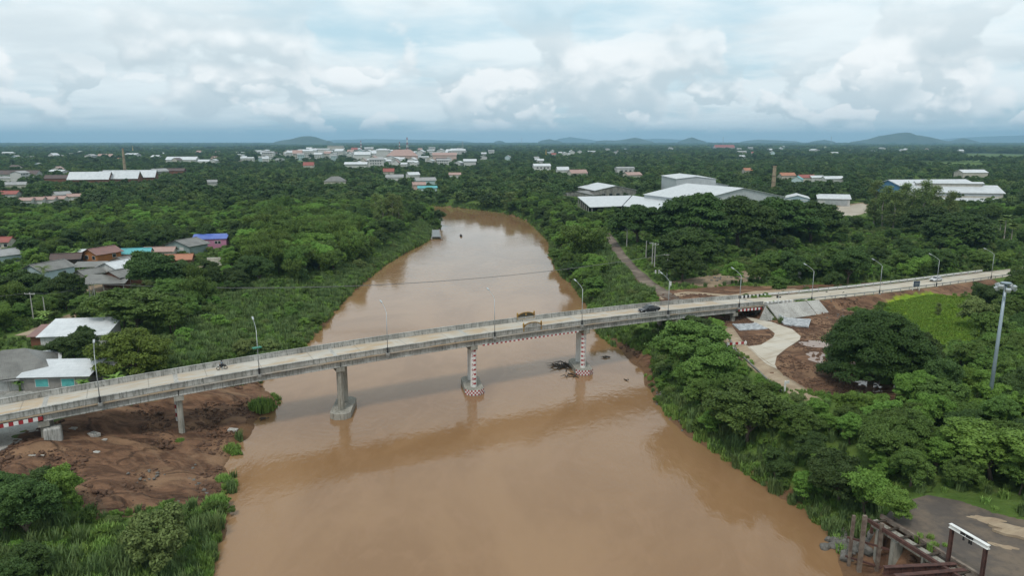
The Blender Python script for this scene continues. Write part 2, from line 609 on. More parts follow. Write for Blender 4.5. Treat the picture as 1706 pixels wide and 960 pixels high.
M['lampglass'] = rough_mat('lamp_glass', (0.62, 0.63, 0.62), (0.5, 0.5, 0.5), 2, 0.25)
# foliage
M['f_rain'] = leaf_mat('foliage_rain_tree', (0.0215, 0.0424, 0.0081), (0.0843, 0.1422, 0.0226), 0.3)
M['f_umb'] = leaf_mat('foliage_olive', (0.0694, 0.1014, 0.0083), (0.1848, 0.2421, 0.0243), 0.2)
M['f_mid'] = leaf_mat('foliage_mid', (0.0497, 0.0945, 0.0167), (0.2000, 0.3077, 0.0487), 0.55)
M['f_bright'] = leaf_mat('foliage_bright', (0.0843, 0.1621, 0.0195), (0.2769, 0.4418, 0.0592), 0.5)
M['f_dark'] = leaf_mat('foliage_dark', (0.0296, 0.0579, 0.0138), (0.1191, 0.1897, 0.0393), 0.5)
M['f_bamboo'] = leaf_mat('foliage_bamboo', (0.0670, 0.1148, 0.0151), (0.1673, 0.2434, 0.0379), 0.45)
M['f_euc'] = leaf_mat('foliage_grey_green', (0.0993, 0.1396, 0.0363), (0.2616, 0.3277, 0.0869), 0.45)
M['f_grass'] = leaf_mat('foliage_grass', (0.1122, 0.2037, 0.0350), (0.3090, 0.4378, 0.0802), 0.5, 0.045)
M['f_meadow'] = leaf_mat('foliage_meadow', (0.1100, 0.2150, 0.0160), (0.2400, 0.3300, 0.0220), 0.5, 0.06)
M['f_palm'] = leaf_mat('foliage_palm', (0.0868, 0.1350, 0.0280), (0.2616, 0.3277, 0.0697), 0.4)
M['f_banana'] = leaf_mat('foliage_banana', (0.1365, 0.2476, 0.0418), (0.3693, 0.5414, 0.1044), 0.4)
M['f_far'] = leaf_mat('foliage_far', (0.0207, 0.0460, 0.0115), (0.1200, 0.1920, 0.0408), 0.75, 0.006, 0.2)

# ------------------------------------------------------------------ terrain sheet
def axis_coords(segs):
    out = []
    for a, b, st in segs:
        out.append(np.arange(a, b, st))
    return np.concatenate(out)


def geo(a, b, n):
    return np.geomspace(a, b, n)


def build_terrain():
    xs = np.concatenate([-geo(260, 22000, 34)[::-1], axis_coords([(-250, -90, 2.5), (-90, -18, 0.8), (-18, 130, 1.6), (130, 260, 2.5)]), geo(262, 22000, 34)])
    ys = np.concatenate([axis_coords([(-400, 20, 30), (20, 64, 2.5), (64, 132, 0.8), (132, 270, 1.8), (270, 620, 5), (620, 1500, 40)]), geo(1520, 22000, 46)])
    X, Y = np.meshgrid(xs, ys)
    shp = X.shape
    X, Y = X.ravel(), Y.ravel()
    Z = H(X, Y)
    mud = zone(MUD_Z, X, Y, 3.0)
    dirt = zone(DIRT_Z, X, Y, 3.0)
    meadow = zone(MEADOW_Z, X, Y, 6.0)
    d, idx = poly_sd(RIVER, X, Y)
    near_mud = zone([MUD_Z[0]], X, Y, 3.0)
    Z = Z + near_mud * ((vnoise(X, Y, 3.3, 8) - .5) * 0.9 + (vnoise(X + Y * .6, Y * 2.2, 2.0, 9) - .5) * 0.5) * sstep(d, 0, 4)
    Z = Z - np.where(np.hypot(X, Y) > 3000, 0.0, 0.0)
    # puddle hollows and road cut are left to the sheets laid on top
    wet = np.exp(-np.clip(d, 0, 50) / 1.2) * (d > -3)
    verts = np.column_stack([X, Y, Z])
    ny, nx = shp
    i = np.arange(ny * nx).reshape(shp)
    q = np.stack([i[:-1, :-1], i[:-1, 1:], i[1:, 1:], i[1:, :-1]], -1).reshape(-1, 4)
    me = bpy.data.meshes.new('terrain')
    me.vertices.add(len(verts))
    me.vertices.foreach_set('co', verts.ravel())
    me.loops.add(q.size)
    me.loops.foreach_set('vertex_index', q.ravel())
    me.polygons.add(len(q))
    me.polygons.foreach_set('loop_start', np.arange(0, q.size, 4))
    me.polygons.foreach_set('use_smooth', np.ones(len(q), bool))
    for nm, arr in (('mud', mud), ('dirt', dirt), ('meadow', meadow), ('wet', wet)):
        a = me.attributes.new(nm, 'FLOAT', 'POINT')
        a.data.foreach_set('value', arr.astype(np.float32))
    me.update()
    # material
    m, k, out = new_mat('terrain')
    pos = k.n('ShaderNodeNewGeometry').outputs['Position']
    A = lambda n: k.n('ShaderNodeAttribute', {'attribute_name': n}).outputs['Fac']
    g1 = k.noise(pos, 0.05, 6, 0.6)
    g2 = k.noise(pos, 0.7, 5, 0.65)
    grass = k.mix(k.ramp(g1, 0.35, 0.65), (0.058, 0.100, 0.020), (0.105, 0.165, 0.034))
    grass = k.mix(k.ramp(g2, 0.4, 0.75, 0, 0.7), grass, (0.11, 0.16, 0.04))
    grass = k.mix(k.ramp(k.noise(pos, 0.11, 4, 0.6), 0.60, 0.72, 0, 0.6), grass, (0.13, 0.10, 0.06))
    # distant plain: woods and paddies in large patches
    far = k.n('ShaderNodeVectorMath', {'operation': 'LENGTH'}, i0=pos).outputs['Value']
    f1 = k.noise(k.n('ShaderNodeMapping', None, Vector=pos, Scale=(0.0007, 0.00025, 0)).outputs[0], 1.0, 5, 0.55)
    plain = k.mix(k.ramp(f1, 0.50, 0.62), (0.022, 0.042, 0.014), (0.075, 0.12, 0.035))
    c = k.mix(k.ramp(far, 2200, 3800), grass, plain)
    nz = k.math('ADD', k.noise(pos, 0.5, 5, 0.65), -0.5)

    def edge(att, amt=0.7):
        return k.ramp(k.math('ADD', A(att), k.math('MULTIPLY', nz, amt)), 0.38, 0.6)
    md = k.n('ShaderNodeMapping', None, Vector=pos, Scale=(0.7, 1.15, 1.0), Rotation=(0, 0, 0.5)).outputs[0]
    m1 = k.noise(md, 0.35, 7, 0.66, 0.9)
    mudc = k.mix(k.ramp(m1, 0.36, 0.66), (0.082, 0.044, 0.027), (0.205, 0.112, 0.066))
    mudc = k.mix(k.ramp(k.noise(md, 0.12, 4, 0.55, 0.6), 0.50, 0.64, 0, 0.8), mudc, (0.265, 0.160, 0.094))
    mudc = k.mix(k.ramp(k.noise(pos, 3.5, 4, 0.7), 0.5, 0.8, 0, 0.5), mudc, (0.04, 0.023, 0.016))
    vo = k.n('ShaderNodeTexVoronoi', {'feature': 'DISTANCE_TO_EDGE'}, Vector=k.vmath('ADD', md, k.vmath('SCALE', k.n('ShaderNodeTexNoise', None, Vector=pos, Scale=.35, Detail=4.0).outputs[1], 2.2)), Scale=0.11)
    crack = k.math('MULTIPLY', k.ramp(vo.outputs[0], 0.030, 0.0), k.ramp(k.noise(pos, .09, 3, .5), .46, .56))
    mudc = k.mix(k.math('MULTIPLY', crack, .55), mudc, (0.022, 0.013, 0.010))
    trk = k.n('ShaderNodeTexWave', {'bands_direction': 'X'}, Vector=k.n('ShaderNodeMapping', None, Vector=pos, Rotation=(0, 0, -.75)).outputs[0], Scale=.16, Distortion=5.0, Detail=2.0, Detail_Scale=.5)
    mudc = k.mix(k.math('MULTIPLY', k.ramp(trk.outputs[1], .80, .97, 0, .35), k.ramp(k.noise(pos, .06, 3, .5), .45, .6)), mudc, (0.19, 0.12, 0.075))
    c = k.mix(edge('mud'), c, mudc)
    dc = k.mix(k.ramp(k.noise(pos, 0.3, 5, 0.6), 0.35, 0.65), (0.30, 0.225, 0.15), (0.20, 0.145, 0.095))
    c = k.mix(edge('dirt'), c, dc)
    mc = k.mix(k.ramp(k.noise(pos, 0.25, 5, 0.6), 0.35, 0.65), (0.13, 0.23, 0.02), (0.25, 0.31, 0.018))
    c = k.mix(edge('meadow'), c, mc)
    c = k.mix(k.ramp(A('wet'), 0.3, 0.8), c, (0.15, 0.085, 0.045))
    b = k.n('ShaderNodeBsdfPrincipled', None, Base_Color=c, Roughness=0.9)
    b.inputs['Specular IOR Level'].default_value = 0.15
    hh = k.math('ADD', k.math('SUBTRACT', k.math('MULTIPLY', m1, 2.0), k.math('MULTIPLY', crack, 1.6)), k.noise(pos, 1.2, 5, 0.65))
    bn = k.n('ShaderNodeBump', None, Strength=0.6, Distance=0.4, Height=hh)
    k.t.links.new(bn.outputs[0], b.inputs['Normal'])
    k.t.links.new(b.outputs[0], out.inputs[0])
    me.materials.append(m)
    o = link('terrain', me)
    tag(o, kind='structure')
    return o


build_terrain()


def build_water():
    m, k, out = new_mat('river_water')
    pos = k.n('ShaderNodeNewGeometry').outputs['Position']
    p1 = k.n('ShaderNodeMapping', None, Vector=pos, Scale=(1.0, 0.55, 1), Rotation=(0, 0, 0.25)).outputs[0]
    silt = k.noise(p1, 0.028, 5, 0.6, 1.2)
    c = k.mix(k.ramp(silt, 0.38, 0.62), (0.222, 0.126, 0.061), (0.272, 0.161, 0.082))
    c = k.mix(k.ramp(k.noise(p1, 0.16, 5, 0.62, 1.8), 0.48, 0.66, 0, 0.5), c, (0.265, 0.155, 0.082))
    rough = k.ramp(k.noise(p1, 0.035, 3, 0.5, 0.8), 0.35, 0.65, 0.025, 0.085)
    b = k.n('ShaderNodeBsdfPrincipled', None, Base_Color=c, Roughness=rough, IOR=1.33)
    b.inputs['Specular IOR Level'].default_value = 0.5
    r1 = k.noise(p1, 0.85, 4, 0.6, 0.6)
    r2 = k.noise(pos, 0.16, 4, 0.55, 1.4)
    calm = k.ramp(k.noise(p1, 0.02, 3, 0.5, 0.6), 0.42, 0.64, 0.28, 1.0)
    hgt = k.math('ADD', k.math('MULTIPLY', r1, 0.55), k.math('MULTIPLY', r2, 0.7))
    # wakes spreading downstream of the river piers, and slow current lines
    for (cx, cy) in ((-8.0, 137.0), (16.0, 150.0), (-31.5, 125.0)):
        dv = k.vmath('SUBTRACT', pos, (cx, cy, 0))
        ds = k.n('ShaderNodeVectorMath', {'operation': 'LENGTH'}, i0=dv).outputs['Value']
        sx = k.n('ShaderNodeSeparateXYZ', None, Vector=dv)
        wv = k.math('SINE', k.math('ADD', k.math('MULTIPLY', ds, 3.2), k.math('MULTIPLY', r2, 22.0)))
        fall = k.math('MULTIPLY', k.math('MULTIPLY', k.ramp(ds, 17.0, 4.0), k.ramp(ds, 2.0, 3.5)), k.ramp(sx.outputs[1], 3.0, -3.0))
        hgt = k.math('ADD', hgt, k.math('MULTIPLY', k.math('MULTIPLY', wv, fall), 0.13))
    cur = k.noise(k.n('ShaderNodeMapping', None, Vector=pos, Scale=(1.0, 0.16, 1), Rotation=(0, 0, 0.12)).outputs[0], 0.5, 4, 0.6, 1.6)
    hgt = k.math('ADD', hgt, k.math('MULTIPLY', cur, 0.5))
    bn = k.n('ShaderNodeBump', None, Strength=k.math('MULTIPLY', calm, 0.45), Distance=0.25, Height=hgt)
    k.t.links.new(bn.outputs[0], b.inputs['Normal'])
    k.t.links.new(b.outputs[0], out.inputs[0])
    mb = MB()
    mb.add([(-420, -400, 0), (140, -400, 0), (140, 700, 0), (-420, 700, 0)], [(0, 1, 2, 3)])
    o = mb.build('river_water', m)
    tag(o, kind='structure')


build_water()


def flat_sheet(name, poly, z, mat, thick=0.0, kind='structure'):
    mb = MB()
    mb.prism([tuple(p) for p in poly], z - max(thick, 0.02) - 0.3, z)
    o = mb.build(name, mat)
    tag(o, kind=kind)
    return o


def strip(name, pts, width, mat, lift=0.05, step=2.0, zf=None, kind='structure', thick=0.0):
    """ribbon draped along a world polyline"""
    pts = [np.array(p[:2]) for p in pts]
    samp = []
    for a, b in zip(pts[:-1], pts[1:]):
        n = max(1, int(np.linalg.norm(b - a) / step))
        samp += [a + (b - a) * i / n for i in range(n)]
    samp.append(pts[-1])
    samp = np.array(samp)
    tang = np.gradient(samp, axis=0)
    tang /= np.linalg.norm(tang, axis=1)[:, None]
    nor = np.column_stack([-tang[:, 1], tang[:, 0]])
    K = 5
    vs, fs = [], []
    for off in np.linspace(-width / 2, width / 2, K):
        q = samp + nor * off
        z = H(q[:, 0], q[:, 1]) + lift if zf is None else zf(q)
        vs.append(np.column_stack([q, z]))
    vs = np.concatenate(vs)
    n = len(samp)
    for j in range(K - 1):
        for i in range(n - 1):
            fs.append((j * n + i, j * n + i + 1, (j + 1) * n + i + 1, (j + 1) * n + i))
    mb = MB().add(vs, fs)
    o = mb.build(name, mat, smooth=True)
    if thick:
        sm = o.modifiers.new('solid', 'SOLIDIFY')
        sm.thickness = thick
        sm.offset = -1
    tag(o, kind=kind)
    return o


# ------------------------------------------------------------------ haze: one closed box of pale even air
def build_haze():
    mb = MB()
    mb.box((0, 13500, 190), (46000, 31000, 390))
    m = bpy.data.materials.new('haze')
    m.use_nodes = True
    k = NT(m.node_tree)
    out = k.n('ShaderNodeOutputMaterial')
    pv = k.n('ShaderNodeVolumePrincipled')
    pv.inputs['Color'].default_value = (0.42, 0.72, 0.95, 1)
    pv.inputs['Density'].default_value = HAZE_DENSITY
    pv.inputs['Anisotropy'].default_value = 0.1
    k.t.links.new(pv.outputs[0], out.inputs['Volume'])
    o = mb.build('haze', m)
    tag(o, kind='stuff')


HAZE_DENSITY = 7.5e-5
build_haze()


# ------------------------------------------------------------------ hills on the horizon
def build_hills():
    hm, k, out = new_mat('hill_wood')
    pos = k.n('ShaderNodeNewGeometry').outputs['Position']
    c = k.mix(k.ramp(k.noise(pos, 0.008, 5, 0.6), 0.4, 0.65), (0.030, 0.050, 0.026), (0.055, 0.075, 0.04))
    b = k.n('ShaderNodeBsdfPrincipled', None, Base_Color=c, Roughness=0.95)
    k.t.links.new(b.outputs[0], out.inputs[0])
    # (left px, right px, [(px, rise px)...], distance)
    specs = [
        (458, 566, [(466, .5), (480, 3), (495, 6), (513, 10.5), (522, 11), (532, 9), (545, 4.5), (558, 1)], 9000),
        (1405, 1562, [(1420, 2), (1440, 6), (1455, 11), (1472, 14), (1490, 17), (1498, 17), (1506, 12.5), (1520, 11.5), (1535, 8), (1550, 3)], 9500),
        (1560, 1615, [(1572, 3), (1588, 7), (1600, 4.5)], 11000),
        (985, 1088, [(992, 1.5), (1005, 3.5), (1018, 3), (1030, 3.5), (1042, 6), (1055, 7.8), (1066, 5), (1076, 2)], 11500),
        (1122, 1172, [(1130, 3), (1140, 7), (1146, 8.6), (1153, 6), (1162, 3)], 11500),
        (893, 940, [(902, 3), (914, 5.2), (926, 2.5)], 11500),
        (1336, 1385, [(1350, 2.5), (1362, 4), (1372, 2)], 12000),
        (820, 845, [(832, 2.6)], 12500),
        (1225, 1330, [(1240, 3), (1258, 4.5), (1275, 3.5), (1300, 2.5)], 13500),
    ]
    far = [(915, 1010, [(930, 6), (948, 9), (962, 7), (985, 3.5)], 20000),
           (1500, 1900, [(1540, 3), (1590, 7.5), (1640, 10.5), (1690, 12), (1740, 9)], 21000),
           (1010, 1180, [(1040, 4), (1090, 6), (1130, 4.5)], 20500),
           (520, 800, [(560, 3.5), (620, 5.5), (690, 4.5), (750, 3)], 21000)]
    for sp in specs + far:
        x0, x1, pk, D = sp
        n, mrow = 60, 14
        px = np.linspace(x0, x1, n)
        prof = np.interp(px, [x0] + [a for a, _ in pk] + [x1], [0] + [b for _, b in pk] + [0])
        prof = np.convolve(np.pad(prof, 1, 'edge'), [.25, .5, .25], 'valid')
        Xc = (px - PX) / FOCAL * D
        hgt = prof / FOCAL * D * 0.90 + 46 * np.minimum(1, prof / 1.2)
        depth = (Xc[-1] - Xc[0]) * 0.35
        vs, fs = [], []
        for j in range(mrow + 1):
            t = j / mrow
            w = math.sin(math.pi * t)
            yy = D - depth + 2 * depth * t
            wob = (vnoise(Xc, np.full(n, yy), 160 * D / 10000, 5) - .5) * 0.35
            z = 4 + hgt * w * (1 + wob * (1 - w ** 3)) + (vnoise(Xc, np.full(n, yy), 60, 6) - .5) * 7 * w
            vs += [(a, yy, max(b, 2)) for a, b in zip(Xc, z)]
        for j in range(mrow):
            for i in range(n - 1):
                a = j * n + i
                fs.append((a, a + 1, a + n + 1, a + n))
        tag(MB().add(vs, fs).build('mountain_range' if D > 15000 else 'hill', hm, smooth=True), kind='structure')


build_hills()

# ------------------------------------------------------------------ fields, roads, yards
def road_mat(name, c1, c2, c3, joint=9.0):
    m, k, out = new_mat(name)
    pos = k.n('ShaderNodeNewGeometry').outputs['Position']
    rot = k.n('ShaderNodeMapping', {'vector_type': 'TEXTURE'}, Vector=pos, Rotation=(0, 0, math.atan2(BD[1], BD[0])), Scale=(6.0, 1.0, 1.0)).outputs[0]
    n1 = k.noise(rot, 0.55, 6, 0.62, 0.5)
    c = k.mix(k.ramp(n1, 0.42, 0.58), c1, c2)
    n2 = k.noise(pos, 0.13, 5, 0.6, 0.7)
    c = k.mix(k.ramp(n2, 0.46, 0.66, 0, 0.75), c, c3)
    c = k.mix(k.ramp(k.noise(rot, 2.2, 4, 0.7), 0.52, 0.75, 0, 0.4), c, tuple(x * 0.62 for x in c2))
    un = k.n('ShaderNodeMapping', {'vector_type': 'TEXTURE'}, Vector=pos, Rotation=(0, 0, math.atan2(BD[1], BD[0]))).outputs[0]
    jx = k.math('FRACT', k.math('MULTIPLY', k.n('ShaderNodeSeparateXYZ', None, Vector=un).outputs[0], 1 / joint))
    jn = k.ramp(k.math('ABSOLUTE', k.math('SUBTRACT', jx, .5)), 0.5 - .14 / joint, 0.5, 0, .55)
    c = k.mix(jn, c, tuple(x * .38 for x in c1))
    b = k.n('ShaderNodeBsdfPrincipled', None, Base_Color=c, Roughness=0.85)
    b.inputs['Specular IOR Level'].default_value = 0.25
    k.t.links.new(b.outputs[0], out.inputs[0])
    return m


M['deck'] = road_mat('deck_surface', (0.42, 0.39, 0.34), (0.41, 0.315, 0.215), (0.49, 0.475, 0.435))
M['road'] = road_mat('concrete_road', (0.475, 0.425, 0.35), (0.40, 0.345, 0.27), (0.51, 0.475, 0.41))
M['track'] = road_mat('old_track', (0.15, 0.115, 0.09), (0.10, 0.075, 0.058), (0.26, 0.21, 0.16))
M['dirt_road'] = road_mat('dirt_road', (0.34, 0.26, 0.175), (0.27, 0.20, 0.135), (0.40, 0.32, 0.23))
M['yard'] = rough_mat('yard_ground', (0.085, 0.07, 0.06), (0.15, 0.115, 0.085), 0.16, 0.75, 0.3, 2, space='World', lo=.42, hi=.62)
M['factory_yard'] = rough_mat('pale_yard', (0.42, 0.37, 0.30), (0.33, 0.28, 0.22), 0.1, 0.85, space='World')
M['field'] = rough_mat('paddy', (0.12, 0.20, 0.045), (0.20, 0.235, 0.055), 0.01, 0.9, space='World', lo=.44, hi=.56)
M['field2'] = rough_mat('pasture', (0.085, 0.14, 0.045), (0.13, 0.185, 0.06), 0.006, 0.9, space='World', lo=.44, hi=.56)
M['riprap'] = rough_mat('stone_pitching', (0.43, 0.44, 0.45), (0.24, 0.25, 0.26), 1.3, 0.85, 0.8, 2.5, lo=.42, hi=.58)

FIELDS = [([(1522, 278), (1528, 271.5), (1610, 271), (1640, 272.5), (1628, 284), (1602, 286.5), (1560, 281)], 'field'),
          ([(1605, 269.5), (1660, 271), (1740, 270), (1740, 259.5), (1640, 255.5), (1580, 256), (1612, 262)], 'field2'),
          ([(1440, 292), (1475, 286), (1480, 292), (1450, 297)], 'field2'),
          ([(1300, 261), (1330, 256.5), (1368, 253.5), (1360, 256.5)], 'field2'),
          ([(275, 249), (300, 245.5), (372, 244.5), (440, 246), (360, 249)], 'field2'),
          ([(0, 246), (60, 244.5), (70, 246.5), (0, 248)], 'field2'),
          ([(1450, 256), (1520, 252), (1560, 253), (1500, 257)], 'field2')]
FIELD_POLYS = []
for pts, mt in FIELDS:
    pl = np.array([P(a, b, 5.4)[:2] for a, b in pts])
    FIELD_POLYS.append(pl)
    mb = MB().prism([tuple(p) for p in pl], 4.0, 6.1)
    tag(mb.build('rice_field', M[mt]), kind='structure')

flat_sheet('underpass_road', UNDER_ROAD, 6.76, M['road'])
flat_sheet('jetty_yard', YARD, 6.26, M['yard'])
flat_sheet('pale_yard', FACTORY_YARD, 5.56, M['factory_yard'])
flat_sheet('concrete_forecourt', LEFT_YARD, 5.05, M['conc'])
flat_sheet('concrete_path', LEFT_UNDER, 4.66, M['slope'])

# carriageway on the embankments
def zs_of(q):
    return zdeck((q - BC) @ BD)


mid_t = (T_NEAR + T_FAR) / 2
axis_pt = lambda s: BC + BD * s + BN * mid_t
strip('approach_road', [axis_pt(s) for s in range(80, 420, 6)], 8.4, M['road'], zf=zs_of, thick=0.3)
strip('approach_road', [axis_pt(s) for s in range(-190, -85, 6)], 8.4, M['road'], zf=zs_of, thick=0.3)
strip('side_road', [G(x, y) for x, y in [(1095, 498), (1150, 488), (1220, 494), (1270, 487), (1330, 483)]], 3.6, M['dirt_road'], 0.06)
TRACK = [G(x, y) for x, y in [(1008, 388), (1019, 402), (1032, 424), (1052, 447), (1077, 470), (1104, 488), (1132, 505)]]
strip('riverside_track', TRACK, 4.6, M['track'], 0.08, thick=0.1)
TRACK2 = [G(x, y) for x, y in [(1205, 545), (1222, 570), (1245, 594), (1278, 620), (1318, 645), (1350, 668)]]
strip('riverside_track', TRACK2, 4.2, M['dirt_road'], 0.07, thick=0.1)
strip('dirt_lane', [G(x, y) for x, y in [(40, 560), (90, 543), (128, 530), (150, 512)]], 5.0, M['dirt_road'], 0.06)
strip('dirt_lane', [G(x, y) for x, y in [(300, 462), (330, 450), (350, 440), (362, 430)]], 5.0, M['dirt_road'], 0.06)
strip('dirt_lane', [G(x, y) for x, y in [(146, 487), (185, 480), (218, 474)]], 5.0, M['dirt_road'], 0.06)

# puddles lying on the mud
def puddle(c, a, b, seed, yaw):
    r = np.random.default_rng(seed)
    q = G(*c)
    n = 40
    pts = []
    ph = r.uniform(0, 6.28, 5)
    for i in range(n):
        t = 2 * math.pi * i / n
        w = 1 + .22 * math.sin(2 * t + ph[0]) + .2 * math.sin(3 * t + ph[1]) + .13 * math.sin(5 * t + ph[2]) + .08 * math.sin(9 * t + ph[3])
        x, y = a * w * math.cos(t), b * w * math.sin(t)
        pts.append((q[0] + x * math.cos(yaw) - y * math.sin(yaw), q[1] + x * math.sin(yaw) + y * math.cos(yaw)))
    zz = max(Hs(*p) for p in pts) + (0.03 if c[1] < 700 else 0.07)
    mb = MB().prism(pts, zz - 0.5, zz)
    tag(mb.build('sand_patch' if c[1] > 700 else 'puddle_water', M['puddle']), kind='structure')


_m, _k, _o = new_mat('puddle')
_b = _k.n('ShaderNodeBsdfPrincipled', None, Base_Color=(0.22, 0.13, 0.085, 1), Roughness=0.03, IOR=1.45)
_b.inputs['Specular IOR Level'].default_value = 0.7
_k.t.links.new(_b.outputs[0], _o.inputs[0])
M['puddle'] = _m
puddle((1378, 578), 3.2, 5.0, 1, 0.5)
puddle((1383, 601), 3.6, 5.2, 2, 0.2)
puddle((1363, 590), 1.8, 1.4, 7, 0.2)
puddle((1468, 641), 4.2, 2.4, 3, -0.4)
puddle((1452, 652), 2.2, 1.0, 4, 0.2)
_wet = M['puddle']
M['puddle'] = M['dirt_road']      # dry sand patches on the yard
puddle((1645, 868), 2.0, .8, 5, -0.5)
puddle((1706, 893), 3.4, 1.3, 6, -0.4)
puddle((1672, 912), 1.2, .5, 8, -0.4)
M['puddle'] = _wet

# ------------------------------------------------------------------ the bridge
def text_mesh(txt, size):
    cu = bpy.data.curves.new('lettering', 'FONT')
    cu.body = txt
    cu.size = size
    cu.align_x = 'CENTER'
    cu.align_y = 'CENTER'
    cu.extrude = 0.0
    cu.resolution_u = 3
    o = bpy.data.objects.new('lettering', cu)
    col.objects.link(o)
    bpy.context.view_layer.update()
    dg = bpy.context.evaluated_depsgraph_get()
    me = bpy.data.meshes.new_from_object(o.evaluated_get(dg))
    vs = [tuple(v.co) for v in me.vertices]
    fs = [tuple(p.vertices) for p in me.polygons]
    bpy.data.objects.remove(o)
    bpy.data.curves.remove(cu)
    bpy.data.meshes.remove(me)
    return vs, fs


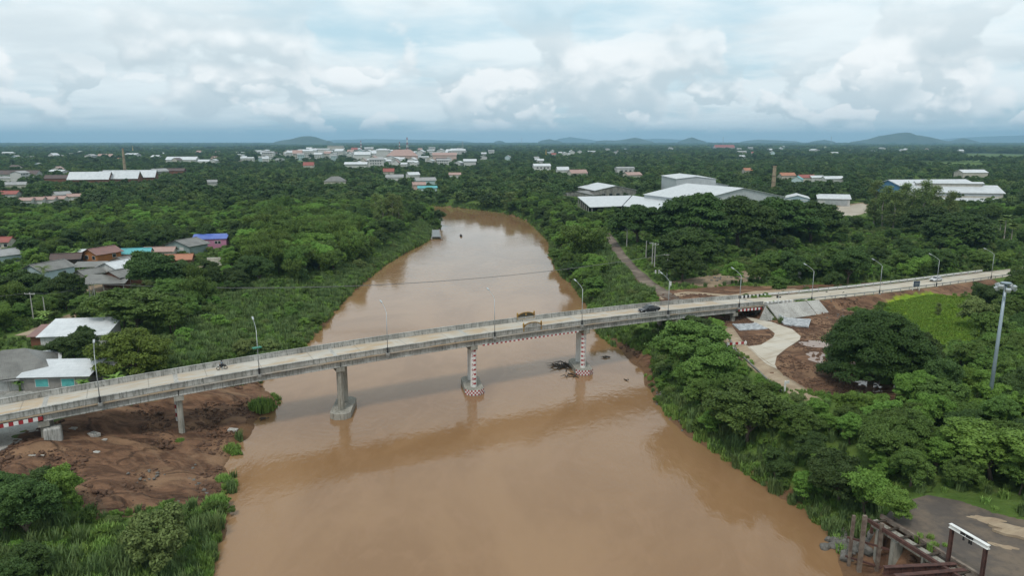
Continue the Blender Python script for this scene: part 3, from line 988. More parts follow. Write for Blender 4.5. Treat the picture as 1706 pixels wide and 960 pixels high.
def build_bridge():
    root = empty('road_bridge', BP(0, -3.1, 0), 0, 'long cambered concrete road bridge crossing the brown river', 'bridge')
    inv = Matrix.Translation(-Vector(root.location))

    def put(mb, name, mats, parent=root, **kw):
        mb.xform(inv)
        return mb.build(name, mats, parent, **kw)

    def ribbon(mb, s0, s1, prof, step=3.0, mi=0, ends=True):
        """sweep a t-z profile (z relative to the deck) along s"""
        n = max(1, int(math.ceil((s1 - s0) / step)))
        ss = np.linspace(s0, s1, n + 1)
        vs, fs = [], []
        k = len(prof)
        for s in ss:
            zz = float(zdeck(s))
            vs += [BP(s, t, zz + z) for t, z in prof]
        for i in range(n):
            for j in range(k):
                j2 = (j + 1) % k
                fs.append((i * k + j, i * k + j2, (i + 1) * k + j2, (i + 1) * k + j))
        if ends:
            fs.append(tuple(range(k))[::-1])
            fs.append(tuple(range(n * k, n * k + k)))
        mb.add(vs, fs, mi)

    piers_s = [-73, -54, -27, 0, 27, 53, 71]
    spans = [S_ABUT_L] + piers_s + [S_ABUT_R]
    mb = MB()
    ribbon(mb, S_ABUT_L, S_ABUT_R, [(T_NEAR, 0), (T_NEAR, -0.28), (T_FAR, -0.28), (T_FAR, 0)])
    put(mb, 'deck_slab', M['deck'])
    # parapets made of panels with open joints
    for side, (ta, tb) in (('near', (T_NEAR - 0.02, T_NEAR - 0.32)), ('far', (T_FAR + 0.32, T_FAR + 0.02))):
        mb = MB()
        out_t = ta if side == 'near' else tb
        in_t = tb if side == 'near' else ta
        sg = 1 if side == 'near' else -1
        s = S_ABUT_L
        L = 6.0
        while s < S_ABUT_R - 0.1:
            e = min(s + L, S_ABUT_R)
            ribbon(mb, s + 0.05, e - 0.05, [(out_t + sg * .03, 0.003), (out_t + sg * .03, 0.16), (out_t, 0.2), (out_t - sg * .02, 0.80), (out_t + sg * .05, 0.84),
                                            (out_t + sg * .05, 0.95), (in_t - sg * .05, 0.95), (in_t - sg * .05, 0.84), (in_t, 0.80), (in_t - sg * .08, 0.25), (in_t - sg * .12, 0.003)], 3.0)
            s = e
        # inner core so that the joints are shallow grooves
        ribbon(mb, S_ABUT_L, S_ABUT_R, [(out_t - sg * .06, 0.002), (out_t - sg * .06, 0.90), (in_t + sg * .04, 0.90), (in_t + sg * .02, 0.002)], 3.0)
        put(mb, 'parapet', M['conc'])
    # girders
    for a, b in zip(spans[:-1], spans[1:]):
        for t0 in (0.72, -1.7, -4.5, -6.9):
            mb = MB()
            sg = 1 if t0 > -3 else -1
            dp = 1.0 if (a >= 71 or b <= -73) else 1.42
            ribbon(mb, a + 0.06, b - 0.06, [(t0 + .32, -0.283), (t0 + .32, -0.50), (t0 + .24, -0.60), (t0 + .24, -dp + .22), (t0 + .33, -dp + .12), (t0 + .33, -dp),
                                            (t0 - .33, -dp), (t0 - .33, -dp + .12), (t0 - .24, -dp + .22), (t0 - .24, -0.60), (t0 - .32, -0.50), (t0 - .32, -0.283)])
            put(mb, 'girder', M['conc'])
    # crosshead, columns, pile caps
    axis_turn = {-73: 0.35, -54: 0.30, -27: -4, 0: -11, 27: -8, 53: -12, 71: -15}
    for s in piers_s:
        zt = float(zdeck(s)) - (1.42 if -73 < s < 71 else 1.42)
        yaw = R(axis_turn[s]) if abs(axis_turn[s]) > 1 else axis_turn[s]
        ax = Vector((-math.sin(-yaw), math.cos(yaw), 0)) if abs(axis_turn[s]) > 1 else Vector((math.sin(yaw), math.cos(yaw), 0))
        if abs(axis_turn[s]) > 1:
            ax = Vector((math.sin(R(axis_turn[s])), math.cos(R(axis_turn[s])), 0))
        sd = Vector((ax.y, -ax.x, 0))
        near = BP(s, 0, 0)
        if s in (-27, 0, 27):
            near = Vector({-27: P(569, 682, 1.2), 0: P(789, 644, 1.2), 27: P(971, 612, 1.2)}[s])
        near.z = 0
        # bearing shelf follows the skew of the deck
        cross = (BP(s, -3.1, 0) - BP(s, 0, 0)).normalized()
        mb = MB()
        c0, c1 = BP(s, 1.0, zt - .45), BP(s, -7.2, zt - .45)
        mb.beam(c0, c1, 1.5, 0.86)
        pier = put(mb, 'pier', M['conc_pier'], bevel=0.03)
        pair = [near, near + ax * 4.4] if s in (-27, 0, 27) else [BP(s, 0, 0), BP(s, -6, 0)]
        painted = s in (0, 27)
        for ci, cpt in enumerate(pair):
            g = Hs(cpt.x, cpt.y)
            zb = 1.2 if s in (-27, 0, 27) else g - 1.0
            mb = MB()
            n = 20
            mb.tube([(cpt.x, cpt.y, zb), (cpt.x, cpt.y, zt - 0.88)], 0.62 if s != -54 else 0.5, n)
            cobj = put(mb, 'column', M['white'] if painted else M['conc_pier'], pier)
            cobj.parent = pier
        if s in (-27, 0, 27):
            mid = near + ax * 2.2
            L, Wd, ch = 4.7, 1.9, 1.0
            loc = [(-Wd, -L + ch), (-Wd + ch, -L), (Wd - ch, -L), (Wd, -L + ch), (Wd, L - ch), (Wd - ch, L), (-Wd + ch, L), (-Wd, L - ch)]
            poly = [(mid.x + sd.x * a + ax.x * b, mid.y + sd.y * a + ax.y * b) for a, b in loc]
            mb = MB().prism(poly, -2.5, 1.2)
            put(mb, 'pile_cap', M['conc_pier'], pier, bevel=0.08)
            if painted:
                # chequered band round the near end
                mb = MB()
                e = [0, 1, 2, 3]
                segs = [(7, 0, .35), (0, 1, 1), (1, 2, 1), (2, 3, 1), (3, 4, .18)]
                segs = [(0, 1), (1, 2), (2, 3)]
                kk = 0
                for a, b in segs:
                    pa, pb = Vector((*poly[a], 0)), Vector((*poly[b], 0))
                    nn = 4 if (a, b) != (1, 2) else 5
                    outn = Vector(((pb - pa).y, -(pb - pa).x, 0)).normalized()
                    if outn.dot(pa - mid) < 0:
                        outn = -outn
                    for i in range(nn):
                        for rr in range(3):
                            qa, qb = pa.lerp(pb, i / nn) + outn * .012, pa.lerp(pb, (i + 1) / nn) + outn * .012
                            z0, z1 = 0.12 + rr * .36, 0.12 + (rr + 1) * .36
                            mb.add([(*qa[:2], z0), (*qb[:2], z0), (*qb[:2], z1), (*qa[:2], z1)], [(0, 1, 2, 3)], (kk + i + rr) % 2)
                    kk += nn
                put(mb, 'chequered_band', [M['red'], M['white']], pier)
        if painted:
            # depth gauge: figures wrapped round the camera-side of the near column
            mb, bars = MB(), MB()
            rad = 0.632
            face = math.atan2(-near.x * 0 - 0.25 * near.x, 1) * 0
            base_ang = math.atan2(-near.y, -near.x)        # towards the bank upstream viewpoint
            for dnum in range(2, 10) if s == 0 else range(2, 10):
                zc_ = 1.2 + 0.75 + (9 - dnum) * 0.985
                vs, fs = text_mesh(str(dnum), 0.95)
                offs = -0.14 if s == 0 else 0.30
                bar = 0.34 if s == 0 else -0.22

                def wrap(x, z, rr=rad):
                    a = base_ang + x / rad
                    return (near.x + rr * math.cos(a), near.y + rr * math.sin(a), z)
                put(MB().add([wrap(x + offs, zc_ + y) for x, y, _ in vs], fs, 0), 'numeral', [M['red']], pier)
                xs_ = np.linspace(bar - .27, bar + .27, 7)
                vv = [wrap(x, zc_ - .19) for x in xs_] + [wrap(x, zc_ + .19) for x in xs_]
                put(MB().add(vv, [(i, i + 1, 8 + i, 7 + i) for i in range(6)], 0), 'gauge_bar', [M['red']], pier)
        if s == -54:
            # white and red ranging staff on the second column
            c2 = BP(s, -6, 0)
            st = MB()
            g = Hs(c2.x, c2.y)
            ex = c2 + Vector((0.1, -0.75, 0))
            for i in range(6):
                z0, z1 = g + 0.3 + i * .75, g + 0.3 + (i + 1) * .75
                st.tube([(ex.x, ex.y, z0), (ex.x, ex.y, z1)], 0.33, 10, i % 2)
            put(st, 'striped_guard', [M['white'], M['red']], pier)
    # abutments
    for s, sg in ((S_ABUT_L, -1), (S_ABUT_R, 1)):
        mb = MB()
        zt = float(zdeck(s)) - 0.003
        a, b = BP(s + sg * 0.5, T_NEAR + .1, 0), BP(s + sg * 0.5, T_FAR - .1, 0)
        mb.beam((a.x, a.y, zt / 2 + 1), (b.x, b.y, zt / 2 + 1), 0.9, zt - 2)
        for t in (T_NEAR + .12, T_FAR - .12):
            p0, p1 = BP(s + sg * 0.1, t, (zt + 2) / 2), BP(s + sg * 6, t, (zt + 2) / 2)
            mb.beam(p0, p1, 0.4, zt - 2 + .6)
        put(mb, 'abutment', M['conc'])
    # splayed footing seen under the left end
    mb = MB()
    q = BP(-72.0, 0.6, 0)
    g = Hs(q.x, q.y)
    mb.box((q.x, q.y, g + .9), (2.4, 2.0, 2.8), math.atan2(BD[1], BD[0]))
    put(mb, 'footing', M['conc'], bevel=0.25)
    # clearance markings
    def marking(s0, s1, step, z0, z1, t, flip=0):
        mb = MB()
        n = int((s1 - s0) / step)
        for i in range(n):
            a, b = s0 + i * step, s0 + (i + 1) * step
            za, zb = float(zdeck(a)), float(zdeck(b))
            mb.add([BP(a, t, za + z0), BP(b, t, zb + z0), BP(b, t, zb + z1), BP(a, t, za + z1),
                    BP(a, t - .04, za + z0), BP(b, t - .04, zb + z0), BP(b, t - .04, zb + z1), BP(a, t - .04, za + z1)],
                   [(0, 1, 2, 3), (7, 6, 5, 4), (0, 4, 5, 1), (2, 6, 7, 3)], (i + flip) % 2)
        put(mb, 'clearance_marking', [M['red'], M['white']])
    marking(-86, -72.6, 0.62, -1.05, -0.45, T_NEAR + .06)
    marking(71.4, 80, 0.62, -1.1, -0.5, T_NEAR + .06)
    marking(1.8, 25, 0.5, -1.68, -1.40, 1.07)
    # joints across the deck
    for s in piers_s:
        mb = MB()
        z = float(zdeck(s))
        ribbon(mb, s - .35, s + .35, [(T_NEAR - .45, .006), (T_NEAR - .45, .001), (T_FAR + .45, .001), (T_FAR + .45, .006)], 1)
        put(mb, 'expansion_joint', M['slope'])
    # black and white marker kerb past the right abutment, both sides
    for t in (T_NEAR - .1, T_FAR + .1):
        mb = MB()
        for i in range(14):
            a, b = 80.4 + i * .7, 80.4 + (i + 1) * .7
            za = float(zdeck(a))
            mb.beam(BP(a, t, za + .35), BP(b, t, float(zdeck(b)) + .35), .35, .7, i % 2)
        put(mb, 'marker_kerb', [M['black'] if t < 0 else M['slope'], M['white']])
    return root


build_bridge()

# concrete facing on the embankment beside the right abutment
def slope_facing():
    mb = MB()
    cols_ = [(80.6, 0), (88, 0), (94.2, 0), (94.5, .0), (101, 0)]
    def facet(s0, s1, e0=0.1, e1=4.2, lift=0.42):
        vs = []
        K = 6
        for s in np.linspace(s0, s1, 5):
            for e in np.linspace(e0, e1 - (s - 80) * .03, K):
                z = float(zdeck(s)) - 0.12 - e / 1.3
                vs.append(BP(s, 2.1 + e, z + lift))
        fs = [(i * K + j, i * K + j + 1, (i + 1) * K + j + 1, (i + 1) * K + j) for i in range(4) for j in range(K - 1)]
        mb.add(vs, fs)
    for a in (80.2, 83.7, 87.2, 90.7, 94.5):
        facet(a, a + (3.47 if a < 94 else 4.6))
    o = mb.build('embankment_facing', M['slope'])
    sm = o.modifiers.new('solid', 'SOLIDIFY')
    sm.thickness = 0.25
    sm.offset = 0
    tag(o, 'pale concrete slabs facing the embankment slope beside the right bridge abutment', 'slope facing')
    # cone of facing turning under the deck
    mb = MB()
    vs = [BP(80.1, 1.8, 9.5)] + [Vector((*(BP(80.2, 2.0, 0) + (Vector((BN[0], BN[1], 0)) * math.cos(a) - Vector((BD[0], BD[1], 0)) * math.sin(a)) * 3.4)[:2], 6.65)) for a in np.linspace(0, 1.25, 9)]
    mb.add(vs, [(0, i, i + 1) for i in range(1, 9)])
    o2 = mb.build('embankment_cone', M['conc'])
    sm = o2.modifiers.new('solid', 'SOLIDIFY')
    sm.thickness = 0.2
    tag(o2, 'grey concrete quarter cone of slope facing next to the underpass wall', 'slope facing')


slope_facing()

# ------------------------------------------------------------------ vegetation prototypes
def np_mesh(name, verts, quads, tint, mat, tris=None):
    me = bpy.data.meshes.new(name)
    verts = np.asarray(verts, np.float32)
    me.vertices.add(len(verts))
    me.vertices.foreach_set('co', verts.ravel())
    q = np.asarray(quads, np.int32)
    k = q.shape[1]
    me.loops.add(q.size)
    me.loops.foreach_set('vertex_index', q.ravel())
    me.polygons.add(len(q))
    me.polygons.foreach_set('loop_start', np.arange(0, q.size, k))
    a = me.attributes.new('tint', 'FLOAT', 'POINT')
    a.data.foreach_set('value', np.asarray(tint, np.float32))
    me.materials.append(mat)
    me.update()
    me.validate()
    return me


def leaves(r, clumps, per, leaf, up=0.5, rnd=0.7, low=-0.45, inner=0.25, aspect=0.55, droop=0.0):
    """leaf-sized faces through a set of clumps (x, y, z, rx, rz); returns verts, quads, tint"""
    V, T = [], []
    for (cx, cy, cz, rx, rz) in clumps:
        n = max(6, int(per * rx * (rx + rz) * 0.5))
        d = r.normal(size=(n * 2, 3))
        d /= np.linalg.norm(d, axis=1)[:, None]
        d = d[d[:, 2] > low][:n]
        n = len(d)
        f = np.where(r.random(n) < inner, r.uniform(0.3, 0.8, n), r.uniform(0.78, 1.1, n) + np.where(r.random(n) < .16, r.uniform(0, .55, n), 0))[:, None]
        p = np.array([cx, cy, cz]) + d * np.array([rx, rx, rz]) * f
        nor = d + np.array([0, 0, up]) + r.normal(size=(n, 3)) * rnd
        nor /= np.linalg.norm(nor, axis=1)[:, None]
        a = np.cross(nor, r.normal(size=(n, 3)))
        a /= np.linalg.norm(a, axis=1)[:, None]
        if droop:
            a[:, 2] -= droop
        b = np.cross(nor, a)
        s = (leaf * r.uniform(0.6, 1.4, n))[:, None]
        q = np.stack([p + a * s, p + b * s * aspect, p - a * s, p - b * s * aspect], 1)
        V.append(q.reshape(-1, 3))
        ct = r.uniform(0.0, 0.55)
        t = np.clip(ct + r.uniform(0, .45, n), 0, 1)
        T.append(np.repeat(t, 4))
    V, T = np.concatenate(V), np.concatenate(T)
    Q = np.arange(len(V)).reshape(-1, 4)
    return V, Q, T


def trunk_mesh(name, r, h, rad, tips, mat, lean=0.15):
    mb = MB()
    top = Vector((r.normal() * lean, r.normal() * lean, h))
    mb.tube([(0, 0, -0.6), (0, 0, 0.1), tuple(top * 0.55 + Vector((r.normal() * .1, r.normal() * .1, 0))), tuple(top)], [rad * 1.5, rad * 1.15, rad * .9, rad * .65], 8)
    for t in tips:
        t = Vector(t)
        mid = top.lerp(t, 0.5) + Vector((0, 0, 0.06 * (t - top).length))
        mb.tube([tuple(top * (0.75 + .25 * r.random())), tuple(mid), tuple(t)], [rad * .5, rad * .3, rad * .1], 5, cap=False)
    return mb.mesh(name, mat)


PROTO = {}


def reg(kind, crown_me, trunk_me, radius, height):
    PROTO.setdefault(kind, []).append((crown_me, trunk_me, radius, height))


def bushy(kind, seed, rad, h, base, nl, per, leaf, mat, trunk=True, up=.5, cr=.40, tmat=None, flat=1.0, low=-.25, sub=10):
    """lobed crown: lobes set round an ellipsoid, each lobe a heap of small leaf clumps on its outer side"""
    r = np.random.default_rng(seed)
    cl, lobes = [], []
    hz = (h - base) / 2
    for i in range(nl):
        d = r.normal(size=3)
        d /= np.linalg.norm(d)
        if d[2] < -0.35:
            d[2] *= -0.6
        f = r.uniform(0.5, 0.72)
        c = d * np.array([rad, rad, hz]) * f + np.array([0, 0, base + hz])
        lr = rad * cr * r.uniform(.65, 1.2)
        lobes.append((*c, lr))
        for j in range(sub):
            e = r.normal(size=3) + d * .7 + np.array([0, 0, .35])
            e /= np.linalg.norm(e)
            q = c + e * np.array([lr, lr, lr * flat * .85]) * r.uniform(.55, 1.05)
            rx = lr * r.uniform(.28, .50)
            cl.append((q[0], q[1], max(q[2], base * .6 + .1), rx, rx * flat * r.uniform(.55, .85)))
    cl.append((0, 0, base + hz * .9, rad * .42, hz * .45))
    V, Q, T = leaves(r, cl, per, leaf, up, low=low)
    me = np_mesh('crown', V, Q, T, mat)
    tm = None
    if trunk:
        tips = [(c[0] * .85, c[1] * .85, c[2]) for c in lobes[:9]]
        tm = trunk_mesh('trunk', r, base + hz * .5, max(.1, rad * .05), tips, tmat or M['trunk'])
    reg(kind, me, tm, rad, h)


def umbrella(kind, seed, rad, h, nc, per, leaf, mat, drop=.42, layers=2):
    r = np.random.default_rng(seed)
    cl = []
    tips = []
    for i in range(nc):
        a = r.uniform(0, 2 * math.pi)
        q = math.sqrt(r.random())
        wob = 1 + .18 * math.sin(3 * a + seed) + .13 * math.sin(5 * a + 2 * seed) + .07 * math.sin(9 * a)
        rr = rad * q * .92 * wob
        lay = r.integers(0, layers)
        z = h * (1 - drop * q ** 2.2) - h * .16 * lay * r.uniform(.6, 1.3) - r.uniform(0, .06) * h
        rx = rad * r.uniform(.09, .19)
        cl.append((rr * math.cos(a), rr * math.sin(a), z - rx * .3, rx, rx * r.uniform(.35, .55)))
        if i % 6 == 0:
            tips.append((rr * .85 * math.cos(a), rr * .85 * math.sin(a), z - rx * .6))
    V, Q, T = leaves(r, cl, per, leaf, 1.2, .55, low=-.35, inner=.15)
    me = np_mesh('crown', V, Q, T, mat)
    tm = trunk_mesh('trunk', r, h * .34, rad * .055, tips[:16], M['trunk'], .3)
    reg(kind, me, tm, rad, h)


def column_tree(kind, seed, rad, h, base, nc, per, leaf, mat, tmat):
    r = np.random.default_rng(seed)
    cl = []
    for i in range(nc):
        t = (i + .5) / nc
        z = base + (h - base) * t
        w = rad * (0.35 + 0.9 * math.sin(math.pi * min(1, t * .85 + .12))) * r.uniform(.5, 1)
        a = r.uniform(0, 6.28)
        rx = rad * r.uniform(.28, .5)
        cl.append((w * .6 * math.cos(a), w * .6 * math.sin(a), z, rx, rx * r.uniform(.7, 1.3)))
    V, Q, T = leaves(r, cl, per, leaf, .2, .9, low=-.9, inner=.35, aspect=.4)
    me = np_mesh('crown', V, Q, T, mat)
    tips = [(c[0], c[1], c[2]) for c in cl[::4]]
    tm = MB()
    tm.tube([(0, 0, -.5), (r.normal() * .2, r.normal() * .2, h * .5), (r.normal() * .3, r.normal() * .3, h * .93)], [.2, .14, .04], 7)
    for t in tips:
        tm.tube([(0, 0, t[2] - 1.0), t], [.06, .02], 4, cap=False)
    reg(kind, me, tm.mesh('trunk', tmat), rad, h)


def bamboo(kind, seed, rad, h, ncu, mat):
    r = np.random.default_rng(seed)
    cl = []
    mb = MB()
    for i in range(ncu):
        a = r.uniform(0, 6.28)
        lean = r.uniform(.15, 1.0) * rad
        hh = h * r.uniform(.7, 1.0)
        p0 = Vector((r.normal() * .4, r.normal() * .4, -.3))
        pts = []
        for t in np.linspace(0, 1, 6):
            b = t ** 2.2
            pts.append((p0.x + math.cos(a) * lean * b, p0.y + math.sin(a) * lean * b, hh * (t - .13 * t ** 3) - .3))
        mb.tube(pts, [.07, .06, .05, .04, .03, .015], 5, cap=False)
        for t in (.4, .55, .7, .82, .92, 1.0):
            b = t ** 2.2
            cl.append((p0.x + math.cos(a) * lean * b, p0.y + math.sin(a) * lean * b, hh * (t - .13 * t ** 3), r.uniform(.5, 1.0), r.uniform(.5, .9)))
    V, Q, T = leaves(r, cl, 70, .24, .3, .8, low=-.8, inner=.4, aspect=.32, droop=.5)
    reg(kind, np_mesh('crown', V, Q, T, mat), mb.mesh('trunk', M['f_bamboo']), rad, h)


def frond_strip(V, Q, T, base, az, length, rise, droop, width, r, leaflets=True, n=9, tint=.5):
    """one arching frond; leaflets = pinnate strips, else a broad blade"""
    ca, sa = math.cos(az), math.sin(az)
    pts = []
    for i in range(n + 1):
        t = i / n
        x = length * t * math.cos(rise * (1 - t * .6))
        z = length * (math.sin(rise) * t - droop * t * t)
        pts.append(np.array([base[0] + ca * x, base[1] + sa * x, base[2] + z]))
    side = np.array([-sa, ca, 0.0])
    for i in range(n):
        t = (i + .5) / n
        w = width * (math.sin(math.pi * min(1, t * .9 + .1)) ** .6)
        a, b = pts[i], pts[i + 1]
        for sg in (-1, 1):
            dz = np.array([0, 0, -w * (.45 if leaflets else .18)])
            o = len(V)
            if leaflets:
                fw = (b - a) * .5
                tip = a + side * sg * w + dz + (b - a) * .9
                V += [a, a + fw, tip, tip - (b - a) * .2]
            else:
                V += [a, b, b + side * sg * w + dz, a + side * sg * w + dz]
            Q.append((o, o + 1, o + 2, o + 3))
            T += [tint + r.uniform(-.2, .3)] * 4


def palm(kind, seed, h, nf, L, mat, fan=False):
    r = np.random.default_rng(seed)
    V, Q, T = [], [], []
    lean = r.normal() * .4
    for i in range(nf):
        az = 6.28 * i / nf + r.uniform(-.2, .2)
        rise = r.uniform(-.35, 1.2)
        if fan:
            frond_strip(V, Q, T, (lean, 0, h), az, L * .75, rise, .25, L * .36, r, False, 4, r.uniform(.1, .7))
        else:
            frond_strip(V, Q, T, (lean, 0, h), az, L, rise, .55, L * .2, r, True, 10, r.uniform(.1, .7))
    me = np_mesh('crown', V, Q, T, mat)
    mb = MB().tube([(0, 0, -.4), (lean * .3, 0, h * .5), (lean, 0, h + .1)], [.24, .17, .14], 8)
    reg(kind, me, mb.mesh('trunk', M['trunk_pale']), L * .9, h + L * .5)


def banana(kind, seed, h, nst, mat):
    r = np.random.default_rng(seed)
    V, Q, T = [], [], []
    mb = MB()
    for s_ in range(nst):
        a = r.uniform(0, 6.28)
        d = r.uniform(0, 1.3) if s_ else 0
        x, y = d * math.cos(a), d * math.sin(a)
        hh = h * r.uniform(.5, .75)
        mb.tube([(x, y, -.3), (x, y, hh)], [.15, .09], 7)
        for i in range(8):
            frond_strip(V, Q, T, (x, y, hh), 6.28 * i / 8 + r.uniform(-.3, .3), h * r.uniform(.42, .6), r.uniform(.7, 1.35), r.uniform(.4, .8), h * .075, r, False, 7, r.uniform(.1, .8))
    reg(kind, np_mesh('leaves', V, Q, T, mat), mb.mesh('stem', M['f_banana']), h * .5, h)


def tuft(kind, seed, h, rad, n, mat, wide=.09):
    r = np.random.default_rng(seed)
    V, Q, T = [], [], []
    for i in range(n):
        a, b = r.uniform(0, 6.28), r.uniform(0, 6.28)
        d = rad * math.sqrt(r.random()) * .7
        x, y = d * math.cos(a), d * math.sin(a)
        hh = h * r.uniform(.55, 1.1) * (1 - .75 * (d / rad) ** 2 if n > 300 else 1)
        ln = r.uniform(.1, .55) * hh
        w = wide * r.uniform(.6, 1.4)
        sx, sy = -math.sin(b) * w, math.cos(b) * w
        p0, p1, p2 = np.array([x, y, -.2]), np.array([x + math.cos(b) * ln * .35, y + math.sin(b) * ln * .35, hh * .6]), np.array([x + math.cos(b) * ln, y + math.sin(b) * ln, hh])
        s = np.array([sx, sy, 0])
        o = len(V)
        V += [p0 - s, p0 + s, p1 + s, p1 - s, p1 - s, p1 + s, p2 + s * .15, p2 - s * .15]
        Q += [(o, o + 1, o + 2, o + 3), (o + 4, o + 5, o + 6, o + 7)]
        t = r.uniform(0, 1)
        T += [t] * 8
    reg(kind, np_mesh('tuft', V, Q, T, mat), None, rad, h)


M['f_far_light'] = leaf_mat('foliage_far_light', (0.072, 0.118, 0.024), (0.175, 0.235, 0.055), 0.6, 0.006, 0.12)
M['f_reed'] = leaf_mat('foliage_reed', (0.090, 0.150, 0.040), (0.200, 0.270, 0.085), 0.5, 0.06)


def make_protos():
    for i in range(3):
        umbrella('rain_tree', 20 + i, 8.0, 9.5, 200, 150, .30, M['f_rain'], .46)
    umbrella('hero_rain_tree', 31, 10.5, 13.0, 300, 200, .20, M['f_rain'], .44, 3)
    umbrella('olive_tree', 41, 7.0, 7.6, 150, 220, .2, M['f_umb'], .38, 3)
    for i in range(4):
        bushy('broad_tree', 50 + i, 4.2, 7.6 + .5 * i, .35, 16, 560, .17, M['f_mid'])
    for i in range(3):
        bushy('bright_tree', 60 + i, 3.6, 6.8 + .6 * i, .3, 14, 600, .155, M['f_bright'], up=.3)
    for i in range(3):
        bushy('dark_tree', 70 + i, 4.6, 8.4 + .5 * i, .4, 16, 540, .17, M['f_dark'])
    for i in range(2):
        bamboo('bamboo', 80 + i, 3.8, 9.5, 34, M['f_bamboo'])
    for i in range(3):
        column_tree('slender_tree', 90 + i, 2.0, 13.0 + i, 2.4, 40, 170, .2, M['f_euc'], M['trunk_pale'])
    for i in range(3):
        bushy('shrub', 100 + i, 1.9, 2.5 + .3 * i, 0.0, 8, 900, .12, M['f_mid'], trunk=False, cr=.5, sub=8)
    for i in range(2):
        bushy('bright_shrub', 110 + i, 1.8, 2.2 + .3 * i, 0.0, 8, 900, .12, M['f_bright'], trunk=False, cr=.5, sub=8)
    bushy('grey_shrub', 115, 2.3, 3.2, 0.0, 10, 800, .12, M['f_euc'], trunk=False, cr=.5, sub=9)
    palm('coconut_palm', 120, 7.0, 20, 3.2, M['f_palm'])
    palm('sugar_palm', 121, 8.5, 26, 2.4, M['f_palm'], True)
    for i in range(2):
        banana('banana_plant', 130 + i, 4.2, 4, M['f_banana'])
    for i in range(3):
        tuft('grass_tuft', 140 + i, 1.25, 1.0, 80, M['f_grass'], .075)
    for i in range(2):
        tuft('reed_tuft', 145 + i, 2.1, 1.1, 90, M['f_reed'], .08)
    for i in range(2):
        tuft('grass_mound', 152 + i, 1.25, 2.2, 520, M['f_grass'], .07)
    tuft('meadow_tuft', 148, .38, 1.1, 70, M['f_meadow'], .11)
    # far trees: coarser leaves, trunk hidden
    for i in range(6):
        bushy('far_tree', 150 + i, 5.2, 8.5 + i * .5, .6, 9, 60, .5, M['f_far'], trunk=False, cr=.45, sub=6)
    for i in range(3):
        bushy('far_tree', 155 + i, 5.0, 8.0 + i, .6, 9, 60, .5, M['f_far_light'], trunk=False, cr=.45, sub=6)
    for i in range(2):
        umbrella('far_tree', 160 + i, 7.5, 9.5, 40, 34, .62, M['f_far'], .5)
    bushy('far_clump', 180, 17.0, 10.0, 0.0, 12, 6, 1.5, M['f_far_light'], trunk=False, cr=.40, sub=6)
    for i in range(3):
        bushy('far_clump', 170 + i, 17.0, 11.0, 0.0, 12, 6, 1.5, M['f_far'], trunk=False, cr=.40, sub=6)


make_protos()

_tree_lib = {}


def plant(kind, x, y, scale, label, group, variant=None, rz=None, z=None, name=None, cat='tree', sz=None):
    lst = PROTO[kind]
    v = int(rng.integers(0, len(lst))) if variant is None else variant
    crown, trunk, rad, h = lst[v]
    z = Hs(x, y) - .12 if z is None else z
    nm = name or kind
    part = 'crown' if trunk is not None else None
    if trunk is None:
        o = link(nm, crown)
        o.location = (x, y, z)
        tag(o, label, cat, group)
    else:
        o = empty(nm, (x, y, z), 0, label, cat, group)
        link(crown.name.split('.')[0], crown, o)
        link(trunk.name.split('.')[0], trunk, o)
    o.rotation_euler = (0, 0, rng.uniform(0, 6.28) if rz is None else rz)
    s = scale
    o.scale = (s, s, s * (sz or rng.uniform(.88, 1.12)))
    return o


_lib = bpy.data.collections.new('library')   # prototype meshes for the uncountable vegetation; never linked to the scene


